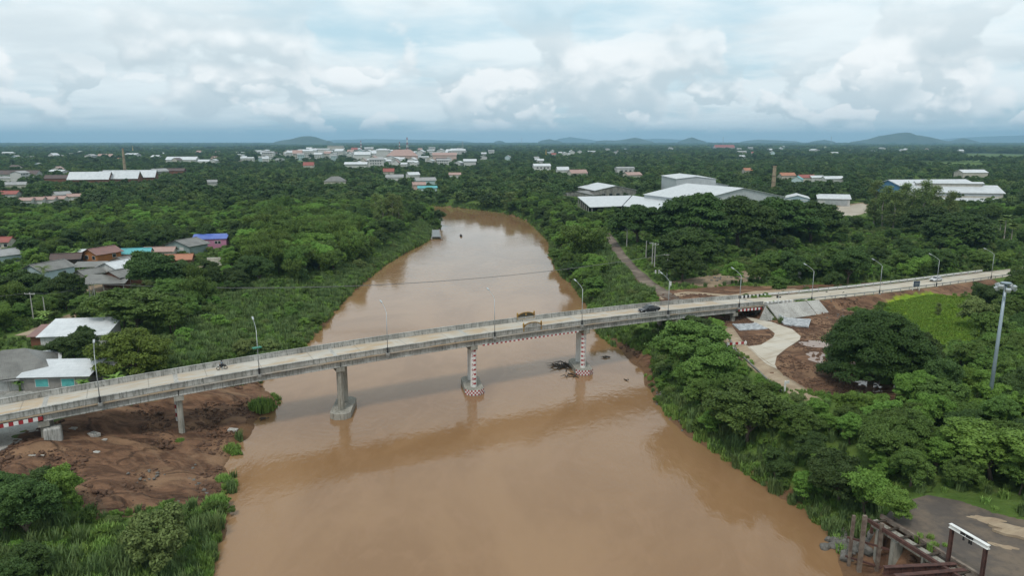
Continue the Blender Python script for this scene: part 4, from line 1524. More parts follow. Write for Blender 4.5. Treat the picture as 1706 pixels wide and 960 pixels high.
def scatter(name, kinds, pts, label=None):
    """pts: array x, y, z, scale ; one object, geometry nodes place the prototypes"""
    pts = np.asarray(pts, float)
    if len(pts) == 0:
        return
    sub = bpy.data.collections.new(name + '_library')
    n = 0
    for kd in kinds:
        for (c, t, rad, h) in PROTO[kd]:
            ob = bpy.data.objects.new('%s_%02d' % (kd, n), c)
            sub.objects.link(ob)
            n += 1
    me = bpy.data.meshes.new(name)
    me.vertices.add(len(pts))
    me.vertices.foreach_set('co', pts[:, :3].astype(np.float32).ravel())
    a = me.attributes.new('size', 'FLOAT', 'POINT')
    a.data.foreach_set('value', pts[:, 3].astype(np.float32))
    a = me.attributes.new('turn', 'FLOAT_VECTOR', 'POINT')
    rot = np.zeros((len(pts), 3), np.float32)
    rot[:, 2] = rng.uniform(0, 6.28, len(pts))
    a.data.foreach_set('vector', rot.ravel())
    a = me.attributes.new('pick', 'INT', 'POINT')
    a.data.foreach_set('value', rng.integers(0, n, len(pts)).astype(np.int32))
    o = link(name, me)
    tag(o, kind='stuff')
    ng = bpy.data.node_groups.new(name, 'GeometryNodeTree')
    ng.interface.new_socket('Geometry', in_out='INPUT', socket_type='NodeSocketGeometry')
    ng.interface.new_socket('Geometry', in_out='OUTPUT', socket_type='NodeSocketGeometry')
    N = ng.nodes
    gi, go = N.new('NodeGroupInput'), N.new('NodeGroupOutput')
    mp = N.new('GeometryNodeMeshToPoints')
    ci = N.new('GeometryNodeCollectionInfo')
    ci.inputs['Collection'].default_value = sub
    ci.inputs['Separate Children'].default_value = True
    ci.inputs['Reset Children'].default_value = True
    ip = N.new('GeometryNodeInstanceOnPoints')
    ip.inputs['Pick Instance'].default_value = True

    def attr(nm, typ):
        q = N.new('GeometryNodeInputNamedAttribute')
        q.data_type = typ
        q.inputs['Name'].default_value = nm
        return next(s for s in q.outputs if s.enabled and s.name == 'Attribute')
    L = ng.links
    L.new(gi.outputs[0], mp.inputs[0])
    L.new(mp.outputs[0], ip.inputs['Points'])
    L.new(ci.outputs[0], ip.inputs['Instance'])
    L.new(attr('pick', 'INT'), ip.inputs['Instance Index'])
    e2r = N.new('FunctionNodeEulerToRotation')
    L.new(attr('turn', 'FLOAT_VECTOR'), e2r.inputs[0])
    L.new(e2r.outputs[0], ip.inputs['Rotation'])
    L.new(attr('size', 'FLOAT'), ip.inputs['Scale'])
    L.new(ip.outputs[0], go.inputs[0])
    md = o.modifiers.new('plants', 'NODES')
    md.node_group = ng
    return o

# ------------------------------------------------------------------ buildings
M['r_grey'] = sheet_mat('grey_roofing', (0.19, 0.185, 0.17), (0.125, 0.12, 0.11), .3)
M['r_lgrey'] = sheet_mat('light_grey_roofing', (0.33, 0.33, 0.325), (0.24, 0.24, 0.235), .3)
M['r_white'] = sheet_mat('white_roofing', (0.64, 0.66, 0.675), (0.52, 0.545, 0.56), .3, jitter=.25)
M['r_metal'] = sheet_mat('warehouse_roofing', (0.55, 0.57, 0.58), (0.46, 0.48, 0.495), .5)
M['r_redbrown'] = sheet_mat('red_brown_roofing', (0.24, 0.115, 0.095), (0.18, 0.10, 0.085), .3)
M['r_rust'] = sheet_mat('rusty_roofing', (0.105, 0.062, 0.05), (0.065, 0.045, 0.04), .3)
M['r_red'] = sheet_mat('red_roofing', (0.34, 0.09, 0.065), (0.25, 0.075, 0.06), .3, jitter=.3)
M['r_orange'] = sheet_mat('orange_roofing', (0.42, 0.18, 0.10), (0.34, 0.14, 0.08), .3)
M['r_pink'] = sheet_mat('pinkish_roofing', (0.40, 0.26, 0.22), (0.33, 0.215, 0.185), .3)
M['r_turq'] = sheet_mat('turquoise_roofing', (0.11, 0.40, 0.42), (0.09, 0.31, 0.33), .3)
M['r_blue'] = sheet_mat('blue_roofing', (0.07, 0.12, 0.42), (0.11, 0.17, 0.46), .45)
M['w_white'] = rough_mat('white_wall', (0.60, 0.60, 0.585), (0.48, 0.48, 0.47), .5, streak=(.36, .35, .33), jitter=.3)
M['w_cream'] = rough_mat('cream_wall', (0.52, 0.49, 0.42), (0.42, 0.395, 0.345), .5, streak=(.30, .28, .24))
M['w_block'] = rough_mat('block_wall', (0.27, 0.255, 0.235), (0.20, 0.19, 0.175), .8)
M['w_ltblue'] = rough_mat('light_blue_wall', (0.42, 0.52, 0.54), (0.36, 0.45, 0.47), .5)
M['w_teal'] = rough_mat('grey_teal_wall', (0.25, 0.32, 0.305), (0.20, 0.26, 0.25), .5)
M['w_pink'] = rough_mat('pink_wall', (0.50, 0.22, 0.33), (0.44, 0.19, 0.29), .5)
M['w_palepink'] = rough_mat('pale_pink_wall', (0.56, 0.41, 0.37), (0.48, 0.35, 0.31), .5)
M['w_orange'] = rough_mat('orange_wall', (0.37, 0.15, 0.05), (0.29, 0.115, 0.042), .5)
M['w_brown'] = rough_mat('brown_wall', (0.20, 0.085, 0.05), (0.13, 0.06, 0.04), .8)
M['w_dark'] = rough_mat('dark_timber_wall', (0.065, 0.05, 0.042), (0.04, 0.033, 0.03), .8)
M['w_metal'] = rough_mat('metal_cladding', (0.46, 0.485, 0.50), (0.39, 0.415, 0.43), .2, .5, streak=(.34, .355, .36))
M['w_bluebox'] = rough_mat('pale_blue_cladding', (0.30, 0.40, 0.45), (0.24, 0.33, 0.38), .6)
M['w_blue'] = rough_mat('blue_gable_cladding', (0.10, 0.24, 0.42), (0.08, 0.19, 0.34), .6)
M['w_weather'] = rough_mat('weathered_block_wall', (0.27, 0.26, 0.235), (0.14, 0.135, 0.125), .4, streak=(.07, .07, .062))
M['brick'] = rough_mat('buff_brick', (0.36, 0.285, 0.19), (0.26, 0.20, 0.135), .6, streak=(.19, .145, .10))
M['dark_in'] = rough_mat('dark_interior', (0.03, 0.027, 0.025), (0.018, 0.017, 0.016), .5)
M['spire'] = rough_mat('gilt_spire', (0.55, 0.36, 0.08), (0.42, 0.27, 0.06), 1.0, .35, metal=.4)

CLEAR = []       # (x0, y0, x1, y1, distance): picture windows that nearer planting must leave open
FOOT = []        # (x, y, radius): building footprints


def roof_slab(mb, a, b, c, d, th, mi=0):
    """sloping slab from 4 corner points, thickness downward"""
    q = [Vector(p) for p in (a, b, c, d)]
    n = (q[1] - q[0]).cross(q[3] - q[0]).normalized()
    if n.z < 0:
        n = -n
    lo = [p - n * th for p in q]
    mb.add(q + lo, [(0, 1, 2, 3), (7, 6, 5, 4), (0, 4, 5, 1), (1, 5, 6, 2), (2, 6, 7, 3), (3, 7, 4, 0)], mi)


def gable_house(name, label, loc, yaw, w, d, hw, rise, wall, roof, cat='house', group=None, over=.6, kind='gable', windows=(), door=None,
                open_side=False, th=.1, clear=True, stilts=0.0, rname='roof'):
    """ridge along local x (length w); depth d along local y; gables at +-x"""
    root = empty(name, loc, yaw, label, cat, group)
    z0, z1 = -1.0, hw
    if kind == 'shed':
        zl, zh = hw, hw + rise
        if not open_side:
            mb = MB()
            vs = [(-w/2, -d/2, z0), (w/2, -d/2, z0), (w/2, d/2, z0), (-w/2, d/2, z0), (-w/2, -d/2, zl), (w/2, -d/2, zl), (w/2, d/2, zh), (-w/2, d/2, zh)]
            mb.add(vs, [(0, 3, 2, 1), (4, 5, 6, 7), (0, 1, 5, 4), (1, 2, 6, 5), (2, 3, 7, 6), (3, 0, 4, 7)])
            mb.build('wall', M[wall], root)
        else:
            for sx in (-1, 0, 1):
                for sy in (-1, 1):
                    MB().box((sx * (w/2 - .15), sy * (d/2 - .15), (zl if sy < 0 else zh) / 2 - .3), (.16, .16, (zl if sy < 0 else zh) + .5)).build('post', M['pole'], root)
        mb = MB()
        sl = rise / d
        roof_slab(mb, (-w/2 - over, -d/2 - over, zl - sl*over + .12), (w/2 + over, -d/2 - over, zl - sl*over + .12), (w/2 + over, d/2 + over, zh + sl*over + .12), (-w/2 - over, d/2 + over, zh + sl*over + .12), th)
        mb.build(rname, M[roof], root)
    else:
        if not open_side:
            mb = MB()
            hip = kind == 'hip'
            if hip:
                mb.box((0, 0, (z0 + z1) / 2), (w, d, z1 - z0))
            else:
                prof = [(-d/2, z0), (d/2, z0), (d/2, z1), (0, z1 + rise), (-d/2, z1)]
                vs = [(-w/2, y, z) for y, z in prof] + [(w/2, y, z) for y, z in prof]
                mb.add(vs, [(0, 1, 2, 3, 4), (9, 8, 7, 6, 5)] + [(i, 5 + i, 5 + (i + 1) % 5, (i + 1) % 5) for i in range(5)])
            mb.build('wall', M[wall], root)
        else:
            nx = max(2, int(w / 6) + 1)
            for i in range(nx):
                for sy in (-1, 1):
                    x = -w/2 + .2 + (w - .4) * i / (nx - 1)
                    MB().box((x, sy * (d/2 - .2), hw / 2 - .4), (.22, .22, hw + .8)).build('post', M['pole'], root)
        mb = MB()
        sl = rise / (d / 2)
        e = d/2 + over
        ze, zr = z1 - sl * over + .14, z1 + rise + .14
        if kind == 'hip':
            hx = max(.3, w/2 - d/2 * .9)
            xe = w/2 + over
            vs = [(-xe, -e, ze), (xe, -e, ze), (xe, e, ze), (-xe, e, ze), (-hx, 0, zr), (hx, 0, zr)]
            vs += [(x, y, z - th) for x, y, z in vs]
            mb.add(vs, [(0, 1, 5, 4), (1, 2, 5), (2, 3, 4, 5), (3, 0, 4), (6, 10, 11, 7), (7, 11, 8), (8, 11, 10, 9), (9, 10, 6), (0, 6, 7, 1), (1, 7, 8, 2), (2, 8, 9, 3), (3, 9, 6, 0)])
        else:
            xe = w/2 + over
            roof_slab(mb, (-xe, -e, ze), (xe, -e, ze), (xe, 0, zr), (-xe, 0, zr), th)
            roof_slab(mb, (xe, e, ze), (-xe, e, ze), (-xe, 0, zr), (xe, 0, zr), th)
            mb.beam((-xe - .02, 0, zr + .03), (xe + .02, 0, zr + .03), .45, .1)
        mb.build(rname, M[roof], root)
    for win in windows:
        face, u, z, ww, wh = win[:5]
        gm = M[win[5]] if len(win) > 5 else M['glass']
        f, g = MB(), MB()
        if face in ('+x', '-x'):
            sx = (w/2) * (1 if face == '+x' else -1)
            o = .05 if face == '+x' else -.05
            f.box((sx + o * .4, u, z), (.1, ww + .24, wh + .24))
            g.box((sx + o, u, z), (.1, ww, wh))
        else:
            sy = (d/2) * (1 if face == '+y' else -1)
            o = .05 if face == '+y' else -.05
            f.box((u, sy + o * .4, z), (ww + .24, .1, wh + .24))
            g.box((u, sy + o, z), (ww, .1, wh))
        fr = f.build('window', M['frame'], root)
        g.build('pane', gm, fr)
    if door:
        face, u, ww, wh = door
        g = MB()
        if face in ('+x', '-x'):
            g.box(((w/2 + .03) * (1 if face == '+x' else -1), u, wh/2), (.1, ww, wh))
        else:
            g.box((u, (d/2 + .03) * (1 if face == '+y' else -1), wh/2), (ww, .1, wh))
        g.build('door', M['w_dark'], root)
    FOOT.append((loc[0], loc[1], math.hypot(w, d) * .5))
    if clear:
        pts = []
        for sx in (-1, 1):
            for sy in (-1, 1):
                x = loc[0] + math.cos(yaw) * sx * w/2 - math.sin(yaw) * sy * d/2
                y = loc[1] + math.sin(yaw) * sx * w/2 + math.cos(yaw) * sy * d/2
                for z in (loc[2] + hw * .45, loc[2] + hw + rise):
                    pts.append(proj(x, y, z))
        CLEAR.append((min(p[0] for p in pts), min(p[1] for p in pts), max(p[0] for p in pts), max(p[1] for p in pts), math.hypot(loc[0], loc[1])))
    return root


def at(px, py):
    q = G(px, py)
    return (q[0], q[1], Hs(q[0], q[1]))


def house(px, py, *a, **k):
    """name, label, yaw(deg), ... placed with the middle of its base at a measured ground point"""
    name, label, yaw = a[:3]
    return gable_house(name, label, at(px, py), R(yaw), *a[3:], **k)


VG = 'village houses on the left bank'
house(2, 414, 'house', 'house with a bright red roof at the far left, partly cut off', 10, 9, 7, 3.2, 1.7, 'w_cream', 'r_red', group=VG, windows=[('-y', 1, 1.8, 1.2, 1.2), ('-y', 3.5, 1.8, 1.2, 1.2)])
house(4, 436, 'house', 'light grey gable roof over blue walls, below the red roof at far left', 62, 10, 8, 2.8, 1.8, 'w_ltblue', 'r_lgrey', group=VG, windows=[('-x', -1.5, 1.6, 1.2, 1.1), ('-x', 1.5, 1.6, 1.2, 1.1)])
house(82, 464, 'house', 'pale blue house with a dark grey gable roof behind the coconut palm', 72, 12, 9.2, 3.6, 1.9, 'w_ltblue', 'r_grey', group=VG, windows=[('-x', -2.2, 1.9, 1.3, 1.2), ('-x', 1.8, 1.9, 1.3, 1.2), ('-y', 2, 1.9, 1.2, 1.2)], door=('-x', 0, 1.0, 2.0))
house(114, 447, 'house', 'dark timber house with rusty brown roof next to the pale blue house', 20, 9, 6.5, 3.8, 1.6, 'w_dark', 'r_rust', group=VG, door=('-y', 1.5, 1.4, 2.0))
house(172, 442, 'house', 'two-storey orange house with a red-brown gable roof', 68, 10, 7.5, 5.0, 1.7, 'w_orange', 'r_redbrown', group=VG, over=.8,
      windows=[('-x', -2.0, 3.6, 1.3, 1.2), ('-x', 1.6, 3.6, 1.5, 1.3), ('-y', 2, 3.6, 1.3, 1.2)], door=('-x', 0, 1.1, 2.0))
house(151, 454, 'porch_shelter', 'open grey roofed porch on white posts beside the orange house', 8, 9, 4.5, 2.4, .9, 'w_white', 'r_grey', kind='shed', open_side=True, group=VG)
house(222, 436, 'house', 'long low house with a bright turquoise roof', 14, 13, 6, 3.6, 1.5, 'w_palepink', 'r_turq', group=VG, windows=[('-y', -3, 1.9, 1.2, 1.1)])
house(216, 447, 'house', 'pale pink house with a grey roof in front of the turquoise roof', 66, 8, 9.0, 3.0, 1.5, 'w_palepink', 'r_grey', group=VG, windows=[('-x', -2.6, 1.7, 1.1, .9), ('-x', 0, 1.7, 1.2, .8), ('-x', 2.6, 1.6, 1.3, 1.3)])
house(199, 459, 'house', 'house under a clean white metal gable roof amid grey roofs', 66, 9, 9, 3.4, 1.7, 'w_white', 'r_white', group=VG)
house(206, 477, 'house', 'brown walled house with grey roof and a wide lean-to porch', 64, 8, 9, 3.9, 1.5, 'w_brown', 'r_grey', group=VG, windows=[('-x', 2.0, 2.4, 1.0, 1.0)])
house(180, 484, 'porch_shelter', 'wide open shed with a sloping grey corrugated roof above the lane', 6, 12, 5.5, 2.8, 1.5, 'w_white', 'r_grey', kind='shed', open_side=True, group=VG)
house(150, 465, 'house', 'small hut with a dark grey roof between the pale blue and brown houses', 60, 6.5, 6, 2.2, 1.2, 'w_block', 'r_grey', group=VG)
house(312, 421, 'house', 'grey-teal house with a wide dark grey gable roof and two pale windows', 70, 10, 12.5, 3.7, 2.0, 'w_teal', 'r_grey', group=VG, over=.9,
      windows=[('-x', -2.2, 2.3, 1.9, 1.1, 'frame'), ('-x', 2.4, 2.3, 1.9, 1.1, 'frame')])
house(352, 413, 'house', 'pink walled house with a striped blue roof', 12, 13.5, 6, 4.2, 1.3, 'w_pink', 'r_blue', kind='shed', group=VG, over=.4,
      windows=[('-y', -2.0, 2.7, 1.0, 1.0), ('-y', -.7, 2.7, 1.0, 1.0), ('-y', 2.7, 2.7, 1.0, 1.0), ('-y', 4.0, 2.7, 1.0, 1.0)])
house(300, 441, 'house', 'low house with an orange tiled roof below the grey-teal house', 12, 9, 6, 2.4, 1.5, 'w_brown', 'r_orange', group=VG)
house(268, 428, 'house', 'house with a long pale pinkish roof half hidden by trees', 8, 11, 5.5, 2.6, 1.3, 'w_cream', 'r_pink', group=VG)
house(358, 442, 'garden_wall', 'short cream painted wall beside the lane', 8, 5, 1.2, 2.6, .1, 'w_cream', 'w_cream', cat='wall', over=.05)
house(146, 428, 'shed', 'small white metal shed roof left of the orange house', 20, 5, 4, 2.2, .8, 'w_white', 'r_white', group=VG)
# near the left end of the bridge
house(30, 636, 'house', 'big house with a dark grey hipped roof beside the left end of the bridge', 24, 13.5, 11, 3.0, 3.3, 'w_white', 'r_grey', kind='hip', group=VG, over=1.0,
      windows=[('-y', 5.0, 1.6, 2.6, .9), ('-y', -3.0, 1.6, 2.0, 1.0)])
house(108, 643, 'house', 'low block house with white metal roof and turquoise windows by the bridge parapet', 4, 11.5, 5.5, 2.9, 1.1, 'w_block', 'r_white', kind='shed', group=VG, over=.7,
      windows=[('-y', -2.4, 1.55, 2.2, 1.4, 'turq_glass'), ('-y', 2.2, 1.55, 2.2, 1.4, 'turq_glass')])
house(46, 646, 'porch_shelter', 'open lean-to with a pale roof at the left side of the block house', 14, 5, 4, 2.3, .7, 'w_white', 'r_lgrey', kind='shed', open_side=True, group=VG)
house(163, 636, 'porch_shelter', 'small pale lean-to roof at the right side of the block house', 2, 4.5, 4.2, 2.1, .8, 'w_dark', 'r_lgrey', kind='shed', open_side=True, group=VG)
house(66, 622, 'shed', 'flat white roof joining the hipped house and the block house', 30, 7, 5, 3.0, .5, 'w_white', 'r_white', kind='shed', group=VG)
house(138, 572, 'shed', 'large plain white metal roof among trees beside the dirt lane', 8, 13.5, 8.5, 3.0, 1.6, 'w_white', 'r_white', kind='shed', group=VG)
house(86, 574, 'shed', 'rusty red-brown shed roof beside the large white metal roof', 8, 5.5, 6, 2.8, .9, 'w_brown', 'r_redbrown', kind='shed', group=VG)
# further back on the left
for i, x in enumerate((46, 65, 84, 101)):
    house(x, 340 - i, 'terrace_house', 'small white bungalow with a pink roof in a row across the scrub', 6, 9, 8, 3.0, 1.8, 'w_white', 'r_pink', group='row of pink-roofed bungalows')
house(124, 333, 'house', 'small pink-roofed bungalow standing apart behind the bungalow row', 30, 9, 7, 3, 1.8, 'w_white', 'r_pink')
house(104, 332, 'house', 'grey-roofed house directly behind the pink bungalow row', 55, 11, 9, 4, 2.2, 'w_white', 'r_lgrey')
house(17, 330, 'house', 'house with a small bright orange-red roof at the left, above the trees', 8, 14, 9, 3.6, 2.4, 'w_white', 'r_red')
house(25, 296, 'workshop', 'long weathered workshop with a brown-grey roof on the left', 4, 62, 16, 5, 4.5, 'w_white', 'r_rust', over=1)
house(8, 303, 'house', 'white walled outbuilding in front of the long workshop', 5, 26, 9, 4.5, 1.6, 'w_white', 'r_lgrey')
house(28, 313, 'house', 'wide pale grey roof at left, below the long workshop', 20, 18, 12, 3.5, 2.5, 'w_cream', 'r_lgrey')
house(97, 304, 'house', 'dark brown roofed timber house left of the white factory', 8, 24, 13, 5, 3.5, 'w_brown', 'r_rust')
FAC = at(150, 305)
for i in range(3):
    a = R(62)
    gable_house('factory_hall', ['nearest gable of the white-roofed factory by the brown chimney', 'middle gable of the white-roofed factory by the brown chimney', 'rear long roof of the white-roofed factory by the brown chimney'][i],
                (FAC[0] + (2, 26, 22)[i], FAC[1] + (0, 16, 46)[i], FAC[2]), R(14), 40 if i < 2 else 56, 24, 5.0, 7.5, 'w_brown', 'r_white', cat='factory', group='white-roofed factory halls', over=1)
house(265, 291, 'house', 'grey gable roof with a rusty extension among trees', 60, 22, 13, 5, 3.5, 'w_block', 'r_lgrey')
house(288, 290, 'house', 'long rusty brown roof right of the grey gable', 6, 34, 12, 5, 3.2, 'w_brown', 'r_rust')
house(305, 272, 'warehouse', 'broad white warehouse in the middle distance on the left', 4, 62, 26, 8, 6, 'w_white', 'r_white', over=1)
house(347, 274, 'house', 'white flat house right of the broad white warehouse', 4, 36, 16, 7, 3, 'w_white', 'r_white')
house(354, 311, 'house', 'small white house alone in the wood left of centre', 30, 9, 8, 5, 2, 'w_white', 'r_lgrey')
house(559, 309, 'house', 'dull grey hipped roof behind tall bright trees', 10, 22, 16, 5, 4.5, 'w_cream', 'r_grey', kind='hip')
house(515, 282, 'temple_hall', 'orange-red stepped temple roof rising over the trees', 5, 17, 11, 7, 5, 'w_cream', 'r_red', cat='temple')
# beside the far bend
BG = 'houses beside the far bend'
house(658, 302, 'house', 'grey roofed long house by the far bend', 5, 20, 12, 5, 3, 'w_white', 'r_lgrey', group=BG)
house(648, 293, 'house', 'orange-red roof behind the long grey house by the far bend', 5, 14, 10, 6, 4, 'w_cream', 'r_red', group=BG)
house(688, 299, 'house', 'white gabled house in the middle of the far bend cluster', 30, 14, 11, 6, 3, 'w_white', 'r_white', group=BG)
house(708, 308, 'house', 'pale blue-walled house with a grey roof by the far bend', 25, 22, 12, 5, 3, 'w_ltblue', 'r_lgrey', group=BG)
house(698, 316, 'house', 'faded pink house just above the far river bank', 15, 12, 9, 5, 2.4, 'w_palepink', 'r_pink', group=BG)
house(712, 320, 'house', 'turquoise painted waterside house above the reeds at the bend', 10, 17, 7, 4, 1.6, 'w_ltblue', 'r_turq', group=BG)
house(758, 299, 'house', 'pinkish roof alone in the trees right of the bend houses', 5, 14, 9, 6, 2.4, 'w_white', 'r_pink')
# right of the river, middle distance
house(902, 288, 'house', 'white three-storey house with a small orange roof across the river', 10, 24, 14, 10, 3, 'w_white', 'r_white', windows=[('-y', -7, 7.5, 2.4, 1.6), ('-y', -2, 7.5, 2.4, 1.6), ('-y', 3, 7.5, 2.4, 1.6), ('-y', 8, 7.5, 2.4, 1.6)])
house(937, 290, 'house', 'low white house with arched roof in the wood across the river', 10, 16, 12, 6, 4, 'w_white', 'r_white')
house(962, 296, 'house', 'cream house with pinkish roof left of the warehouses', 20, 22, 12, 6, 4, 'w_cream', 'r_pink')
house(1040, 291, 'house', 'flat-roofed white house behind the left warehouse', 10, 24, 14, 9, 1.5, 'w_white', 'r_lgrey', windows=[('-y', -6, 5.5, 3, 1.8), ('-y', 0, 5.5, 3, 1.8), ('-y', 6, 5.5, 3, 1.8)])
house(1053, 298, 'house', 'house with a rusty roof beside the flat-roofed white house', 25, 20, 12, 5, 3, 'w_cream', 'r_pink')
house(1328, 306, 'house', 'light blue gabled house with a red roof behind the chimney', 60, 12, 10, 5, 3, 'w_ltblue', 'r_turq')
house(1342, 303, 'house', 'low red roofed house behind the light blue house', 10, 18, 10, 5, 3, 'w_cream', 'r_red')
house(1310, 299, 'house', 'orange roof among trees right of the chimney', 10, 18, 10, 5, 3, 'w_cream', 'r_orange')
house(1360, 303, 'house', 'narrow white roof behind the sheds', 10, 16, 8, 5, 2, 'w_white', 'r_white')
house(1386, 305, 'house', 'white arched roof above the grey shed', 10, 22, 9, 5, 2.5, 'w_white', 'r_white')
house(1245, 291, 'house', 'small orange roof left of the chimney', 10, 12, 9, 6, 3, 'w_cream', 'r_orange')


# warehouses across the river: measured from the eaves of the gable that faces the river or road
def hall(name, label, e1, e2, ze, rise, L, wall, roof, over=.5, th=.2, back=1, cat='warehouse', group=None, windows=(), open_side=False):
    a, b = P(*e1, ze), P(*e2, ze)
    d = math.hypot(b[0] - a[0], b[1] - a[1])
    dirv = (b - a)[:2] / d
    nor = np.array([-dirv[1], dirv[0]])
    if nor[1] < 0:
        nor = -nor
    c = (a + b)[:2] / 2 + nor * L / 2 * back
    g = 5.5
    yaw = math.atan2(nor[1], nor[0])
    return gable_house(name, label, (c[0], c[1], g), yaw, L, d - 2 * over, ze - g, rise, wall, roof, cat, group, over, windows=windows, th=th, open_side=open_side)


WG = 'warehouses of the riverside works'
hall('warehouse', 'weathered warehouse with a stained block gable and white roof near the river', (990, 317.5), (1061, 316.5), 12, 3.6, 46, 'w_weather', 'r_metal', group=WG,
     windows=[('-x', -8, 3.2, 3.0, 2.0), ('-x', -2, 3.2, 3.0, 2.0), ('-x', 4, 3.2, 3.0, 2.0), ('-x', 10, 3.2, 3.0, 2.0)])
hall('warehouse_shed', 'dark low lean-to roof at the left of the weathered warehouse', (934, 321), (988, 325), 9, 2.0, 14, 'w_weather', 'r_grey', group=WG)


def roofed_shed(name, label, corners, zs, group):
    """open shed under one sloping sheet of roofing: corners front-left, front-right, back-right, back-left"""
    q = [Vector(P(x, y, z)) for (x, y), z in zip(corners, zs)]
    c = sum(q, Vector()) / 4
    root = empty(name, (c.x, c.y, 5.5), 0, label, 'warehouse', group)
    o = Vector((c.x, c.y, 5.5))
    mb = MB()
    roof_slab(mb, *[v - o for v in q], .35)
    mb.build('roof', M['r_metal'], root)
    for a, b in ((0, 1), (1, 2), (3, 0)):
        n = max(2, int((q[a] - q[b]).length / 8))
        for i in range(n):
            p = q[a].lerp(q[b], (i + .1) / n) * .97 + c * .03 - o
            MB().box((p.x, p.y, (p.z - 1.2) / 2), (.4, .4, p.z - .4 + .6)).build('post', M['pole'], root)
    mb = MB()
    inn = [v.lerp(c, .10) - o for v in q]
    vs = [(v.x, v.y, -1) for v in (inn[1], inn[2], inn[3], inn[0])] + [(v.x, v.y, v.z - .6) for v in (inn[1], inn[2], inn[3], inn[0])]
    mid = [inn[0].lerp(inn[3], .35), inn[1].lerp(inn[2], .35)]
    vs = [(mid[0].x, mid[0].y, -1), (mid[1].x, mid[1].y, -1), (inn[2].x, inn[2].y, -1), (inn[3].x, inn[3].y, -1),
          (mid[0].x, mid[0].y, mid[0].z - .6), (mid[1].x, mid[1].y, mid[1].z - .6), (inn[2].x, inn[2].y, inn[2].z - .6), (inn[3].x, inn[3].y, inn[3].z - .6)]
    mb.add(vs, [(0, 1, 5, 4), (1, 2, 6, 5), (2, 3, 7, 6), (3, 0, 4, 7)])
    mb.build('wall', M['w_dark'], root)
    for a in (.2, .5, .8):
        for b in (.15, .5, .85):
            v = q[0].lerp(q[1], a).lerp(q[3].lerp(q[2], a), b)
            FOOT.append((v.x, v.y, 13))
    CLEAR.append((min(x for x, _ in corners), min(y for _, y in corners), max(x for x, _ in corners), max(y for _, y in corners) + 3, c.y - 16))


roofed_shed('open_warehouse', 'low pale roof on the river corner with a dark open side', [(983, 345), (1036, 343), (1052, 325.5), (962, 327.5)], (11, 11, 13.5, 13.5), WG)
roofed_shed('open_warehouse', 'low broad pale roof between the river corner roof and the largest warehouse', [(1038, 342.5), (1098, 354), (1124, 336), (1054, 325.5)], (11.2, 10.5, 13, 13.5), WG)
hall('warehouse', 'largest warehouse with a wide shallow pale roof and white long wall', (1158, 334), (1310, 328), 15.5, 6.5, 55, 'w_metal', 'r_metal', group=WG, over=.8)
hall('warehouse', 'tall box warehouse with a flat pale roof at the back of the works', (1126, 298), (1194, 298), 24, 1.6, 52, 'w_metal', 'r_metal', group=WG)
hall('warehouse', 'narrow gabled hall tucked between the tall box and the largest warehouse', (1140, 310), (1214, 308.5), 17.5, 3.2, 26, 'w_metal', 'r_metal', group=WG)
hall('tank_house', 'pale blue clad box with white bands right of the largest warehouse', (1307, 330), (1350, 331), 12.5, 2.0, 22, 'w_bluebox', 'r_metal', group=WG,
     windows=[('-x', 0, 1.5 + 1.5 * i, 13, .35, 'frame') for i in range(4)])
_q = P(1391, 343, 5.5)
gable_house('shed', 'free-standing grey shed with white walls on the pale yard', (_q[0], _q[1] + 5, 5.5), R(-14), 21, 13, 5.2, 2.6, 'w_white', 'r_metal', cat='warehouse', group=WG, over=.8, windows=[('-y', 1.5, 2.3, 15, 4.0, 'galv')])
GG = 'large halls on the right'
hall('sports_hall', 'sports hall with a blue gable and long white roof', (1459, 306), (1503, 310), 14.5, 4.2, 70, 'w_blue', 'r_white', group=GG, over=1.0, th=.5,
     windows=[('-x', -4, 6.5, 1.2, 3), ('-x', 0, 6.5, 1.2, 3), ('-x', 4, 6.5, 1.2, 3)])


